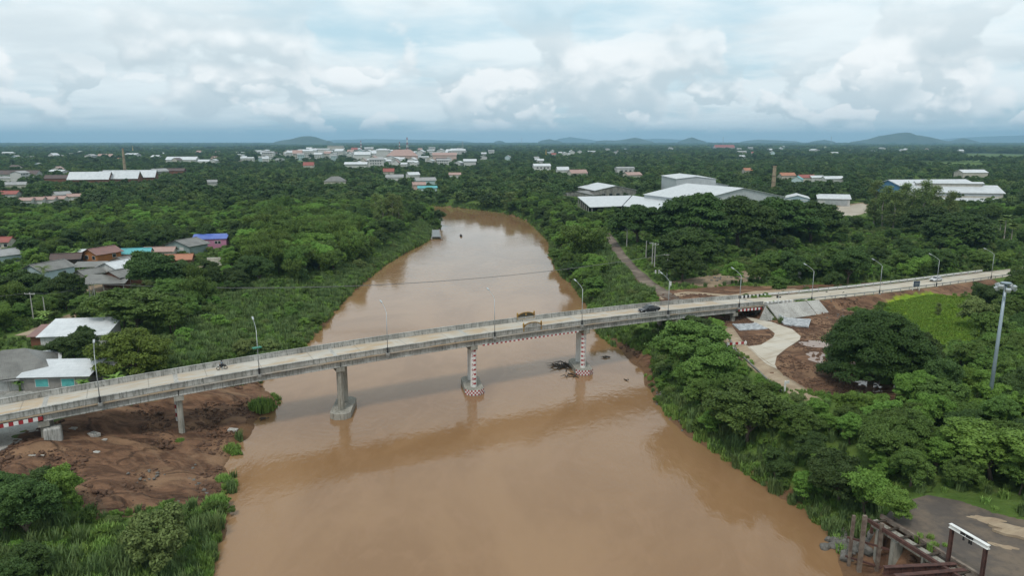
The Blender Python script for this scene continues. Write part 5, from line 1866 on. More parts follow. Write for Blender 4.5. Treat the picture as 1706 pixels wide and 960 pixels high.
# stepped cream hall with roof monitor and lower aisle, on the right
def stepped_hall():
    q = P(1606, 352, 5.5)
    yaw = R(-12)
    root = empty('stepped_hall', (q[0], q[1] + 12, 5.5), yaw, 'cream hall with three stepped pale roofs and a roof monitor on the right', 'hall', GG)
    w = 54
    MB().box((0, 8, 5.5), (w, 26, 13)).build('wall', M['w_cream'], root)
    MB().box((4, -9.2, 2.8), (w - 8, 8.2, 7.6)).build('aisle_wall', M['w_cream'], root)
    mb = MB()
    roof_slab(mb, (-w/2 - 1, -6, 11.6), (w/2 + 1, -6, 11.6), (w/2 + 1, 8, 16), (-w/2 - 1, 8, 16), .3)
    roof_slab(mb, (w/2 + 1, 22, 11.6), (-w/2 - 1, 22, 11.6), (-w/2 - 1, 8, 16), (w/2 + 1, 8, 16), .3)
    mb.build('roof', M['r_metal'], root)
    mo = MB().box((-2, 8, 16.2), (w - 14, 5, 2.0)).build('roof_monitor', M['w_cream'], root)
    mb = MB()
    roof_slab(mb, (-w/2 + 4, 4.6, 17.2), (w/2 - 8, 4.6, 17.2), (w/2 - 8, 8, 18.2), (-w/2 + 4, 8, 18.2), .2)
    roof_slab(mb, (w/2 - 8, 11.4, 17.2), (-w/2 + 4, 11.4, 17.2), (-w/2 + 4, 8, 18.2), (w/2 - 8, 8, 18.2), .2)
    mb.build('monitor_roof', M['r_metal'], mo)
    mb = MB()
    roof_slab(mb, (-w/2 + 2, -16, 5.2), (w/2 + .5, -16, 5.2), (w/2 + .5, -5.1, 8.4), (-w/2 + 2, -5.1, 8.4), .3)
    mb.build('aisle_roof', M['r_metal'], root)
    MB().box((0, -5.06, 10.2), (w - 4, .1, 1.2)).build('clerestory', M['w_metal'], root)
    FOOT.append((q[0], q[1] + 14, 32))
    CLEAR.append((1560, 306, 1676, 338, q[1]))
    CLEAR.append((1604, 306, 1676, 350, q[1] - 20))


stepped_hall()
house(1616, 300, 'warehouse', 'narrow white-roofed building behind the sports hall', 5, 30, 16, 9, 3, 'w_cream', 'r_white', group=GG)


def chimney(px, ytop, ybase, w0, w1, label, mat, zb=5.5):
    q = P(px, ybase, zb)
    zc = proj(q[0], q[1], zb)[2]
    h = (ybase - ytop) * zc / FOCAL / .97
    root = empty('chimney', (q[0], q[1], zb), 0, label, 'chimney')
    n = 12
    MB().tube([(0, 0, -1), (0, 0, h * .5), (0, 0, h)], [w0 / 2, (w0 + w1) / 4, w1 / 2], n).build('stack', M[mat], root, smooth=False)
    MB().tube([(0, 0, h - .2), (0, 0, h + .4)], [w1 / 2 * 1.2, w1 / 2 * 1.2], n).build('rim', M[mat], root)
    for i in range(3):
        MB().tube([(0, 0, h * (.3 + .2 * i)), (0, 0, h * (.3 + .2 * i) + .3)], [w0 * .5, w0 * .5 - .02], n).build('band', M['rust_light'], root)
    CLEAR.append((px - 5, ytop, px + 5, ybase - 8, q[1]))


chimney(1287, 279.5, 330, 3.8, 2.7, 'stout buff brick chimney beside the largest warehouse', 'brick')
chimney(209.5, 250, 296, 4.2, 2.2, 'slim tall brown brick chimney behind the white-roofed factory', 'brick')

# radio masts and pylons over the town
def lattice_mast(px, ytop, ybase, w, label, banded=True, cat='mast'):
    q = P(px, ybase, 5)
    zc = q[1]
    h = (ybase - ytop) * zc / FOCAL
    root = empty('lattice_mast', (q[0], q[1], 5), 0, label, cat)
    nb = 8
    for i in range(nb):
        z0, z1 = h * i / nb, h * (i + 1) / nb
        a, b = w * (1 - .75 * i / nb), w * (1 - .75 * (i + 1) / nb)
        mb = MB()
        for sx, sy in ((-1, -1), (1, -1), (1, 1), (-1, 1)):
            mb.beam((sx * a/2, sy * a/2, z0), (sx * b/2, sy * b/2, z1), .5, .5)
        mb.beam((-a/2, -a/2, z0), (b/2, -b/2, z1), .35, .35)
        mb.beam((a/2, -a/2, z0), (-b/2, -b/2, z1), .35, .35)
        mb.build('section', M['red' if (banded and i % 2) else ('white' if banded else 'galv')], root)


lattice_mast(679, 230, 262, 7, 'tall red and white lattice mast behind the pink-roofed market hall')
lattice_mast(602, 235, 256, 6, 'shorter red and white mast left of the market hall')
lattice_mast(666, 237, 258, 5, 'thin red and white mast close to the left of the tall mast')
lattice_mast(771, 236, 258, 8, 'grey lattice mast right of the market hall', False)
lattice_mast(1573, 305, 328, 3, 'thin grey mast between the sports hall and stepped hall', False)
for x, yt, lb in ((1204, 228.5, 'faint grey pylon on the horizon between two small hills'), (1384, 228, 'faint grey pylon on the horizon left of the largest hill'), (869, 229, 'faint grey pylon on the horizon above the river')):
    lattice_mast(x, yt, 245, 12, lb, False, 'pylon')


# ------------------------------------------------------------------ the distant town, one object per building
def town():
    r = np.random.default_rng(5)
    # landmarks
    def blk(px, py, w, d, h, wall, roof, label, rise=3, kind='gable', cat='town building', yaw=4):
        q = P(px, py, 5)
        return gable_house('town_building', label, (q[0], q[1], 5), R(yaw), w, d, h, rise, wall, roof, cat, 'landmarks of the distant town', over=1.2, kind=kind)
    blk(671, 270, 68, 34, 15, 'w_palepink', 'r_pink', 'large market hall with a broad pink-red roof in the distant town', 13, 'hip')
    blk(741, 271, 52, 20, 17, 'w_palepink', 'r_pink', 'pale pink block right of the market hall', 5)
    blk(639, 268, 30, 24, 26, 'w_white', 'r_white', 'white block directly left of the market hall', 2)
    blk(605, 271, 34, 24, 18, 'w_white', 'r_white', 'wide white hall in the distant town centre', 6)
    blk(560, 256, 60, 24, 30, 'w_cream', 'r_lgrey', 'tall beige block standing above the distant town', 1)
    blk(534, 262, 58, 26, 24, 'w_white', 'r_white', 'bright white block left of the tall beige block', 2)
    blk(514, 263, 50, 26, 22, 'w_white', 'r_white', 'second bright white block, farther left in the town', 2)
    blk(500, 264, 34, 22, 20, 'w_white', 'r_white', 'third white block at the left of the town', 2)
    blk(594, 282, 36, 18, 9, 'w_white', 'r_white', 'long white roof at the near edge of the town', 3)
    blk(1206, 249, 120, 40, 14, 'w_palepink', 'r_red', 'distant red-roofed hall far right of the river', 14)
    blk(783, 282, 20, 15, 14, 'w_white', 'r_white', 'white house with curved roof right of the town', 3)
    protos = []
    for i, (wl, rf, rise, w, d, h) in enumerate([('w_white', 'r_white', 3, 15, 12, 11), ('w_white', 'r_lgrey', 2, 20, 13, 13), ('w_cream', 'r_pink', 5, 15, 12, 10), ('w_white', 'r_red', 5, 15, 12, 10),
                                                 ('w_white', 'r_white', 2, 26, 13, 12), ('w_ltblue', 'r_lgrey', 3, 14, 11, 11), ('w_cream', 'r_rust', 4, 17, 12, 10), ('w_white', 'r_orange', 5, 14, 12, 9)]):
        mb = MB()
        prof = [(-d/2, -1), (d/2, -1), (d/2, h), (0, h + rise), (-d/2, h)]
        vs = [(-w/2, y, z) for y, z in prof] + [(w/2, y, z) for y, z in prof]
        mb.add(vs, [(0, 1, 2, 3, 4), (9, 8, 7, 6, 5), (0, 5, 6, 1), (1, 6, 7, 2), (4, 9, 5, 0)], 0)
        mb.add([(-w/2 - .8, -d/2 - .8, h + .02), (w/2 + .8, -d/2 - .8, h + .02), (w/2 + .8, 0, h + rise + .3), (-w/2 - .8, 0, h + rise + .3), (w/2 + .8, d/2 + .8, h + .02), (-w/2 - .8, d/2 + .8, h + .02)],
               [(0, 1, 2, 3), (3, 2, 4, 5)], 1)
        # window rows
        for fl in range(int(h // 3.2)):
            for u in np.arange(-w/2 + 2, w/2 - 1, 3.4):
                mb.box((u, -d/2 - .03, 1.8 + fl * 3.2), (1.7, .1, 1.4), mi=2)
        protos.append(mb.mesh('town_building', [M[wl], M[rf], M['glass']]))
    bands = [  # x range, y range, count, scale, label, group
        (430, 640, 253, 268, 62, 1.15, 'small pale building packed in the left half of the distant town', 'distant town, left half'),
        (590, 765, 262, 283, 76, .95, 'small pale building packed in the nearer half of the distant town', 'distant town, near half'),
        (560, 770, 254, 264, 44, 1.25, 'small pale building behind the market hall in the distant town', 'distant town, rear'),
        (330, 470, 256, 276, 16, .9, 'scattered house among trees left of the distant town', 'houses left of the distant town'),
        (770, 960, 255, 276, 14, .9, 'scattered house among trees right of the distant town', 'houses right of the distant town'),
        (950, 1320, 249, 266, 22, 1.0, 'scattered distant house in the wood beyond the warehouses', 'far houses beyond the warehouses'),
        (0, 330, 250, 276, 22, 1.0, 'scattered distant house in the wood beyond the left factory', 'far houses beyond the left factory'),
        (1290, 1706, 246, 262, 12, 1.2, 'scattered distant house near the far fields', 'far houses near the fields'),
        (0, 100, 270, 320, 6, .8, 'half hidden roof in the trees at far left', 'half hidden far left roofs'),
    ]
    for x0, x1, y0, y1, n, sc, lb, gp in bands:
        for _ in range(n):
            x, y = r.uniform(x0, x1), y0 + (y1 - y0) * r.random() ** .8
            q = P(x, y, 5)
            if any((q[0] - fx) ** 2 + (q[1] - fy) ** 2 < (fr + 8) ** 2 for fx, fy, fr in FOOT):
                continue
            o = link('town_building', protos[r.choice(8, p=[.30, .18, .10, .03, .22, .09, .06, .02])])
            o.location = (q[0], q[1], 5)
            s = sc * r.uniform(.75, 1.3)
            o.rotation_euler = (0, 0, R(r.choice([5, 12, 95, 80, -15])))
            o.scale = (s, s, s * r.uniform(.8, 1.2))
            tag(o, lb, 'house', gp)
            FOOT.append((q[0], q[1], 11 * s))
            X, Y, _z = proj(q[0], q[1], 5 + 8 * s)
            CLEAR.append((X - 4, Y - 1, X + 4, Y + 1.5, q[1]))
    # gilded spire far left and orange tower right of the river
    for px, yt, yb, lb in ((222, 243, 256, 'small gilded temple spire far off on the left'), (909.5, 249, 270, 'thin ochre tower across the river in the distance'), (986, 254, 265, 'short gilded spire beyond the flat-roofed house')):
        q = P(px, yb, 5)
        h = (yb - yt) * q[1] / FOCAL
        root = empty('temple_spire', (q[0], q[1], 5), 0, lb, 'spire')
        MB().tube([(0, 0, -1), (0, 0, h * .25), (0, 0, h * .35)], [h * .16, h * .14, h * .07], 8).build('base', M['w_white'], root)
        MB().tube([(0, 0, h * .35), (0, 0, h * .6), (0, 0, h)], [h * .07, h * .04, h * .01], 8).build('spire', M['spire'], root)


town()

# ------------------------------------------------------------------ street furniture
LAMP_GROUP = 'street lamps along the bridge and road'


def street_lamp_parts(root):
    MB().tube([(0, 0, 0), (0, 0, 4), (0, 0, 8.0)], [.085, .07, .05], 10).build('pole', M['galv'], root, smooth=True)
    MB().tube([(0, 0, .15), (0, 0, 1.15)], [.17, .17], 10).build('sleeve', M['black'], root)
    MB().box((0, 0, -.12), (.62, .62, .5)).build('base_block', M['conc'], root)
    # the arm leans out over the road, towards local +y
    MB().tube([(0, 0, 7.9), (0, .5, 8.35), (0, 1.3, 8.8), (0, 2.5, 9.3)], [.05, .045, .04, .035], 8).build('arm', M['galv'], root, smooth=True)
    mb = MB()
    mb.box((0, 2.95, 9.42), (.30, .95, .14), M=Matrix.Rotation(.35, 3, 'X'))
    hd = mb.build('lamp_head', M['galv'], root, bevel=.03)
    MB().box((0, 2.98, 9.34), (.22, .7, .05), M=Matrix.Rotation(.35, 3, 'X')).build('lens', M['lampglass'], hd)


lamp_s = [-65.2, -41.2, -18.2, 4.2, 25.2, 48.9, 71.3, 97.5, 125.3, 151.7, 180.2]
lamp_lb = ['leftmost street lamp on the bridge, in front of the turquoise windowed house', 'street lamp on the bridge with the green sign plate fixed to its pole',
           'street lamp on the bridge between the left river pier and mid river', 'street lamp on the bridge above the pier numbered like a gauge at mid river',
           'street lamp on the bridge just right of the gilded arched panels', 'street lamp on the bridge right of the black pickup',
           'street lamp at the right end of the bridge over the underpass', 'first street lamp on the embankment, beside the concrete slope facing',
           'second street lamp on the embankment, left of the blue road sign', 'street lamp by the white car on the approach road', 'farthest street lamp, at the end of the guard rail']
lamp0 = None
road_yaw = math.atan2(BD[1], BD[0])
for s, lb in zip(lamp_s, lamp_lb):
    z = float(zdeck(s)) - (0.05 if s < 80 else 0.1)
    if lamp0 is None:
        lamp0 = empty('street_lamp', (0, 0, 0), road_yaw, lb, 'street lamp', LAMP_GROUP)
        street_lamp_parts(lamp0)
        o = lamp0
    else:
        o = copy_tree(lamp0)
    o['label'] = lb
    p = BP(s, T_NEAR + .36 if s < 80 else T_NEAR + .1, z)
    o.location = p

# round green plate on the second lamp
q = BP(-41.2, T_NEAR + .36, float(zdeck(-41.2)))
gs = empty('direction_sign', (q.x, q.y, q.z + 4.9), road_yaw + .2, 'small green sign plate clamped to the second bridge lamp from the left', 'sign')
MB().box((-.15, -.15, 0), (1.5, .9, .16)).build('sign_plate', rough_mat('green_plate', (.03, .20, .13), (.025, .16, .11), 1, .5), gs, bevel=.02)
MB().box((0, -.05, 0), (.12, .2, .3)).build('bracket', M['galv'], gs)


def guard_rail(t, s0, s1, label, mat, double=False):
    p0 = BP(s0, t, float(zdeck(s0)))
    root = empty('guard_rail', p0, 0, label, 'guard rail', 'guard rails of the approach road')
    mb = MB()
    ss = np.arange(s0, s1 + .1, 4.0)
    for a, b in zip(ss[:-1], ss[1:]):
        for zc_ in ((.72, .40) if double else (.68,)):
            mb.beam(BP(a, t, float(zdeck(a)) + zc_) - p0, BP(b, t, float(zdeck(b)) + zc_) - p0, .07, .27)
    mb.build('rail', M[mat], root)
    pm = None
    for a in ss:
        if pm is None:
            me = MB().box((0, 0, .2), (.14, .14, 1.3)).mesh('post', M['galv'])
            pm = me
        o = link('post', pm, root)
        o.location = BP(a, t - (.1 if t > 0 else -.1), float(zdeck(a))) - p0


guard_rail(T_FAR + .1, 91, 194, 'bright double guard rail on the far side of the approach road', 'white', True)
guard_rail(T_NEAR + .0, 91, 215, 'thin grey guard rail on the near side of the approach road', 'galv')

# floodlight mast
q = G(1644, 700)
zc = proj(q[0], q[1], q[2])[2]
mh = (700 - 478) * zc / FOCAL / .955
fm = empty('floodlight_mast', q, 0.3, 'tall blue-grey floodlight mast rising out of the trees on the right', 'floodlight mast')
MB().tube([(0, 0, -1), (0, 0, mh * .5), (0, 0, mh)], [.34, .27, .20], 12).build('pole', M['mast'], fm, smooth=True)
MB().tube([(0, 0, mh - .35), (0, 0, mh - .05), (0, 0, mh + .12)], [.28, .75, .75], 8).build('head_frame', M['mast'], fm)
for i in range(8):
    a = i * math.pi / 4 + .2
    if i in (1,):
        continue
    mb = MB()
    c = Vector((math.cos(a) * 1.15, math.sin(a) * 1.15, mh - .45 - .45 * (i % 2)))
    Mx = Matrix.Rotation(a, 3, 'Z') @ Matrix.Rotation(.55, 3, 'Y')
    mb.box(c, (.45, .72, .62), M=Mx)
    fl = mb.build('floodlight', M['galv'], fm, bevel=.06)
    g = MB()
    g.box(c + Mx @ Vector((.235, 0, 0)), (.03, .6, .5), M=Mx)
    g.build('lens', M['lampglass'], fl)


def utility_pole(px, pybase, pytop, label, arms=1, cat='utility pole', lamp=False, wide=2.2, group='concrete utility poles'):
    q = G(px, pybase)
    zc = proj(*q)[2]
    h = (pybase - pytop) * zc / FOCAL / .97
    root = empty('utility_pole', q, rng.uniform(-.2, .2), label, cat, group)
    mb = MB()
    mb.tube([(0, 0, -.8), (0, 0, h * .5), (0, 0, h)], [.21, .17, .12], 4)
    mb.build('pole', M['pole'], root)
    for k in range(arms):
        z = h - .35 - k * 1.2
        ca = MB().box((0, -.16, z), (wide, .12, .14)).build('crossarm', M['pole'], root)
        for x in (-wide * .45, 0, wide * .45):
            MB().tube([(x, -.16, z + .07), (x, -.16, z + .33)], [.06, .04], 6).build('insulator', M['white'], ca)
    if lamp:
        MB().tube([(0, 0, h - .2), (-1.4, -.3, h + .4)], [.04, .03], 6).build('lamp_arm', M['galv'], root)
        MB().box((-1.6, -.33, h + .42), (.6, .25, .12)).build('lamp_head', M['galv'], root)
    return root, Vector(q) + Vector((0, 0, h))


POLE_TOPS = {}
for key, args, kw in [
    ('l1', (57, 541, 488, 'utility pole with one crossarm at the far left, left of the banana plant'), dict(wide=3.0)),
    ('l2', (77, 537, 495, 'thin utility pole right of the banana plant'), dict(arms=0)),
    ('h1', (151, 503, 472, 'left leg pole of the braced pair below the lean-to porch'), dict(wide=2.6)),
    ('h2', (159, 502, 472, 'right leg pole of the braced pair below the lean-to porch'), dict(wide=1.6)),
    ('r1', (1086, 449, 405, 'left pole of the close pair beside the old track'), dict(wide=2.4)),
    ('r2', (1090, 452, 407, 'right pole of the close pair beside the old track, with a lamp arm'), dict(lamp=True)),
    ('r3', (1111, 466, 424, 'solitary utility pole with a pale crossarm right of the close pair'), dict(wide=2.6)),
    ('r4', (1076, 434, 402, 'slim weathered pole behind the close pair'), dict(arms=0)),
    ('r5', (1044, 412, 382, 'pole with a transformer box near the warehouse end of the track'), dict()),
    ('r6', (945, 342, 322, 'short pole at the river end of the warehouses'), dict(arms=1)),
    ('r7', (1246, 300, 283, 'pole among trees left of the chimney'), dict(arms=1))]:
    POLE_TOPS[key] = utility_pole(*args, **kw)[1]
q = G(1044, 412)
# brace of the pole pair
a, b = POLE_TOPS['h1'], POLE_TOPS['h2']
br = MB().beam((a.x, a.y, a.z - 5.2), (b.x, b.y, b.z - 1.6), .14, .14).build('pole_brace', M['pole'])
tag(br, 'diagonal brace between the pair of poles below the lean-to porch', 'brace')


def wire(a, b, sag, r, label, group):
    a, b = Vector(a), Vector(b)
    pts = []
    for t in np.linspace(0, 1, 28):
        p = a.lerp(b, t)
        p.z -= sag * 4 * t * (1 - t)
        pts.append(p)
    o = MB().tube(pts, r, 4, cap=False).build('power_line', M['wire'])
    tag(o, label, 'power line', group)


for i, dx in enumerate((-.9, 0, .9)):
    off = Vector((dx * .3, dx, -.1 * i))
    wire(POLE_TOPS['h1'] + off, POLE_TOPS['r3'] + off, 5.0, .035, 'thin power line sagging across the river from pole pair to solitary pole', 'power lines across the river')
    wire(POLE_TOPS['l1'] + off, POLE_TOPS['h1'] + off, 1.2, .03, 'thin power line between the two left pole sites', 'power lines on the left bank')
    wire(POLE_TOPS['l1'] + off, POLE_TOPS['l1'] + off + Vector((-40, -8, 0)), 1.0, .03, 'thin power line leaving the picture at the left edge', 'power lines leaving left')


def simple_post(px, py, h, w, label, mats=('white',), name='white_pillar'):
    q = G(px, py)
    root = empty(name, q, road_yaw, label, 'post')
    n = len(mats)
    for i, m in enumerate(mats):
        MB().box((0, 0, -.3 + (h + .3) * (i + .5) / n), (w, w, (h + .3) / n)).build('shaft', M[m], root)
    MB().prism([(-w * .5, -w * .5), (w * .5, -w * .5), (w * .5, w * .5), (-w * .5, w * .5)], h + .003, h + .1).build('cap', M[mats[0]], root)
    return root


simple_post(1092, 460, 1.9, .34, 'white gate pillar by the track, left one of two')
simple_post(1098, 460, 1.9, .34, 'white gate pillar by the track, right one of two')
simple_post(1117, 480, 1.9, .34, 'single white pillar near the side road behind the bridge')
simple_post(1221, 590, 1.8, .22, 'white marker post at the top of the retaining wall', name='marker_post')
sp = simple_post(1307, 656, 2.2, .22, 'white post with a short board at the end of the retaining wall', name='marker_post')
MB().box((.45, 0, 2.0), (1.1, .08, .5)).build('board', M['white'], sp)

# red and white barrier at the track
q = G(1227, 578)
bar = empty('striped_barrier', q, .25, 'low red and white barrier across the old riverside track', 'barrier')
for i in range(7):
    MB().box((-2.1 + .7 * i, 0, .75), (.7, .1, .55)).build('board', M['red' if i % 2 else 'white'], bar)
for x in (-2.2, 2.2):
    MB().box((x, .08, .45), (.14, .14, 1.5)).build('post', M['white'], bar)

# blue road sign beside the approach road
q = BP(141, 2.0, float(zdeck(141)) - .1)
sg = empty('road_sign', q, road_yaw - .35, 'dark blue road sign board on two posts at the near road edge', 'sign')
MB().box((0, 0, 1.75), (1.9, .07, 1.7)).build('sign_board', M['w_blue_dark'] if 'w_blue_dark' in M else rough_mat('navy_board', (.035, .055, .10), (.03, .045, .08), 1, .4), sg)
for i in range(3):
    MB().box((0, -.045, 1.3 + .42 * i), (1.4, .02, .14)).build('panel_band', M['galv'], sg)
for x in (-1.05, 1.05):
    MB().box((x, .05, 1.2), (.16, .12, 3.0)).build('post', M['white'], sg)
q = BP(84.5, 1.9, float(zdeck(84.5)))
sg2 = empty('marker_sign', q, road_yaw - .4, 'small black and white marker on a white post above the concrete slope facing', 'sign')
MB().box((0, 0, .6), (.16, .16, 2.6)).build('post', M['white'], sg2)
MB().box((-.35, -.1, 2.0), (.55, .05, .6)).build('plate', M['black'], sg2)
MB().box((.35, -.1, 1.9), (.5, .05, .35)).build('plate', M['black'], sg2)

# grey louvred hut beside the side road
q = G(1337, 463)
hut = empty('utility_hut', q, .2, 'tiny grey hut on the verge behind the guard rail', 'hut')
MB().box((0, 0, 1.0), (2.3, 1.8, 2.4)).build('wall', M['w_block'], hut)
MB().box((0, 0, 2.3), (2.7, 2.2, .14)).build('roof', M['r_lgrey'], hut)
MB().box((0, -.93, .95), (.8, .06, 1.7)).build('door', M['frame'], hut)

# gilded arched panels on both parapets at mid river
def plaque(px, py, t, label, flip):
    # find s for the measured picture column
    r = ray(px, py)
    base = BC + BN * t
    A_ = np.array([[r[0], -BD[0]], [r[1], -BD[1]]])
    _, s = np.linalg.solve(A_, base)
    z = float(zdeck(s)) + .97
    root = empty('arched_panel', BP(s, t, z), road_yaw, label, 'panel')
    W, Hh = 4.2, .8
    arch = [(W / 2 * math.cos(a) * .96, .12 + Hh * math.sin(a)) for a in np.linspace(0, math.pi, 15)]
    mb = MB()
    prof = [(-W/2 * .96, -.85)] + [(W/2 * .96, -.85)] + arch
    mb.extrude_profile(prof, -.09, .09)
    mb.build('panel', M['plaque' if flip else 'conc'], root)
    mb = MB()
    for (x0, z0), (x1, z1) in zip(arch[:-1], arch[1:]):
        mb.beam((x0, 0, z0), (x1, 0, z1), .30 if flip else .24, .18)
    mb.build('arch_frame', M['gold'], root)
    for sx in (-1, 1):
        f = MB().box((sx * W/2, 0, .05), (.24, .3, 1.7)).build('end_post', M['gold'], root)
        MB().tube([(sx * W/2, 0, .85), (sx * W/2, 0, 1.1)], [.2, .03], 8).build('finial', M['gold'], f)
    if flip:
        MB().box((0, 0, -.66), (W, .34, .5)).build('sill', M['gold'], root)
    # seal-like disc and border in relief
    for yy in ((-.11,) if flip else (.11,)):
        em = MB().tube([(0, yy * .9, .45), (0, yy * 1.25, .45)], [.22, .18], 16).build('medallion', M['gold'], root)
    return root


plaque(876, 533, T_FAR + .2, 'dark arched panel with gilded frame on the far parapet at mid river', 1)
plaque(887, 549, T_NEAR - .15, 'gilded arched panel on the near parapet at mid river, seen from behind', 0)


# ------------------------------------------------------------------ vehicles
def car(name, label, loc, yaw, paintmat, kind):
    root = empty(name, loc, yaw, label, 'pickup truck' if kind == 'pickup' else 'car')
    L, W = (5.3, 1.86) if kind == 'pickup' else (4.3, 1.7)
    if kind == 'pickup':
        low = [(-L/2, .55), (-L/2, 1.08), (-.75, 1.1), (.0, 1.1), (1.25, 1.08), (2.35, .98), (L/2, .80), (L/2, .45), (2.3, .32), (-2.2, .38)]
        cab = [(-1.05, 1.08), (-.85, 1.72), (.25, 1.78), (1.35, 1.06)]
        wheels = (-1.62, 1.62)
        wr = .38
    else:
        low = [(-L/2, .45), (-L/2 + .05, .92), (-1.1, .98), (1.0, .95), (1.95, .80), (L/2, .62), (L/2, .32), (1.9, .24), (-1.9, .26)]
        cab = [(-1.95, .95), (-1.35, 1.43), (.05, 1.47), (1.05, .92)]
        wheels = (-1.28, 1.32)
        wr = .31
    mb = MB().extrude_profile(low, -W/2, W/2)
    body = mb.build('body', paintmat, root, bevel=.09)
    mb = MB()
    n = len(cab)
    w0, w1 = W/2 - .06, W/2 - .26
    vs = [(x, -(w0 if z < 1.2 and i in (0, n-1) else w1), z) for i, (x, z) in enumerate(cab)] + [(x, (w0 if z < 1.2 and i in (0, n-1) else w1), z) for i, (x, z) in enumerate(cab)]
    mb.add(vs, [tuple(range(n)), tuple(range(n, 2*n))[::-1]] + [((i+1) % n, i, n+i, n+(i+1) % n) for i in range(n)])
    cabin = mb.build('cabin', paintmat, root, bevel=.05)
    # glass set proud of the cabin
    for sy in (-1, 1):
        g = MB()
        (x0, z0), (x1, z1), (x2, z2), (x3, z3) = cab
        def sd(x, z, k=.012):
            f = (z - z0) / (z1 - z0)
            return (x, sy * (w0 + (w1 - w0) * f + k), z)
        mx = (x1 + x2) / 2 - .05
        for xa, xb, xc, xd in ((x0 + .22, x1 + .1, mx - .05, mx - .03), (mx + .05, mx + .05, x2 - .05, x3 - .35)):
            g.add([sd(xa, z0 + .08), sd(xd, z0 + .08), sd(xc, z1 - .1), sd(xb, z1 - .1)], [(0, 1, 2, 3)])
        g.build('side_window', M['glass'], root)
    g = MB()
    (x0, z0), (x1, z1), (x2, z2), (x3, z3) = cab
    g.add([(x3 - .08, -w0 + .12, z3 + .06), (x3 - .08, w0 - .12, z3 + .06), (x2 + .10, w1 - .05, z2 - .08), (x2 + .10, -w1 + .05, z2 - .08)], [(0, 1, 2, 3)])
    g.xform(Matrix.Translation((.03, 0, .02))).build('windscreen', M['glass'], root)
    g = MB()
    g.add([(x0 + .04, -w0 + .15, z0 + .08), (x0 + .04, w0 - .15, z0 + .08), (x1 - .06, w1 - .05, z1 - .08), (x1 - .06, -w1 + .05, z1 - .08)], [(0, 1, 2, 3)])
    g.xform(Matrix.Translation((-.03, 0, .01))).build('rear_window', M['glass'], root)
    if kind == 'pickup':
        MB().box((-1.85, 0, 1.10), (1.45, W - .34, .05)).build('bed_cover', M['rubber'], root)
    for x in wheels:
        for sy in (-1, 1):
            t = MB().tube([(x, sy * (W/2 - .2), wr), (x, sy * (W/2 + .02), wr)], [wr, wr], 18).build('wheel', M['rubber'], root)
            MB().tube([(x, sy * (W/2 + .015), wr), (x, sy * (W/2 + .03), wr)], [wr * .6, wr * .5], 12).build('rim', M['galv'], t)
    for sy in (-1, 1):
        MB().box((L/2 - .06, sy * (W/2 - .3), .72 if kind == 'pickup' else .6), (.16, .4, .16)).build('headlight', M['lampglass'], root, bevel=.02)
        MB().box((-L/2 + .0, sy * (W/2 - .14), .85), (.08, .2, .3)).build('tail_light', M['red'], root)
        MB().box((cab[3][0] - .35, sy * (W/2 + .08), cab[3][1] + .06), (.14, .2, .15)).build('mirror', paintmat, root)
    MB().box((L/2 + .01, 0, .58), (.08, W * .5, .2)).build('grille', M['black'], root)
    return root


carb = rough_mat('car_black', (.012, .014, .018), (.016, .018, .022), 1, .22, spec=.6)
carw = rough_mat('car_silver', (.55, .56, .57), (.50, .51, .52), 1, .3, spec=.5)


def on_deck(px, py):
    z = 11.0
    for _ in range(6):
        q = P(px, py, z)
        z = float(zdeck((q[:2] - BC) @ BD)) + .02
    return (q[0], q[1], z)


car('pickup_truck', 'black pickup driving on the bridge towards the left', on_deck(1081, 520.5), road_yaw + math.pi, carb, 'pickup')
car('parked_car', 'silver-white car on the approach road near the far guard rail', on_deck(1559, 468.5), road_yaw + math.pi, carw, 'car')


def motorcycle(loc, yaw):
    root = empty('motorcycle', loc, yaw, 'small dark motorcycle ridden along the bridge deck', 'motorcycle')
    for x in (-.62, .62):
        n = 20
        mb = MB()
        ring = [(x + .27 * math.cos(a), 0, .29 + .27 * math.sin(a)) for a in np.linspace(0, 2 * math.pi, n + 1)]
        for a, b in zip(ring[:-1], ring[1:]):
            mb.beam(a, b, .09, .09, up=(0, 1, 0))
        w = mb.build('wheel', M['rubber'], root)
        MB().tube([(x, -.05, .29), (x, .05, .29)], [.08, .08], 10).build('hub', M['galv'], w)
    mb = MB().extrude_profile([(-.75, .62), (-.2, .55), (.1, .42), (.38, .58), (.45, .95), (.32, .95), (.2, .62), (-.1, .72), (-.72, .78)], -.12, .12)
    mb.build('body', M['black'], root, bevel=.03)
    MB().box((-.28, 0, .78), (.75, .26, .1)).build('seat', M['rubber'], root, bevel=.03)
    MB().tube([(.62, 0, .3), (.42, 0, 1.0)], [.04, .035], 8).build('fork', M['galv'], root)
    MB().tube([(.36, -.33, 1.02), (.42, 0, 1.0), (.36, .33, 1.02)], [.02, .02, .02], 8).build('handlebar', M['rubber'], root)
    MB().box((.5, 0, .88), (.12, .2, .16)).build('headlight', M['lampglass'], root, bevel=.03)
    MB().box((.0, 0, .34), (.4, .24, .26)).build('engine', M['galv'], root, bevel=.03)
    return root


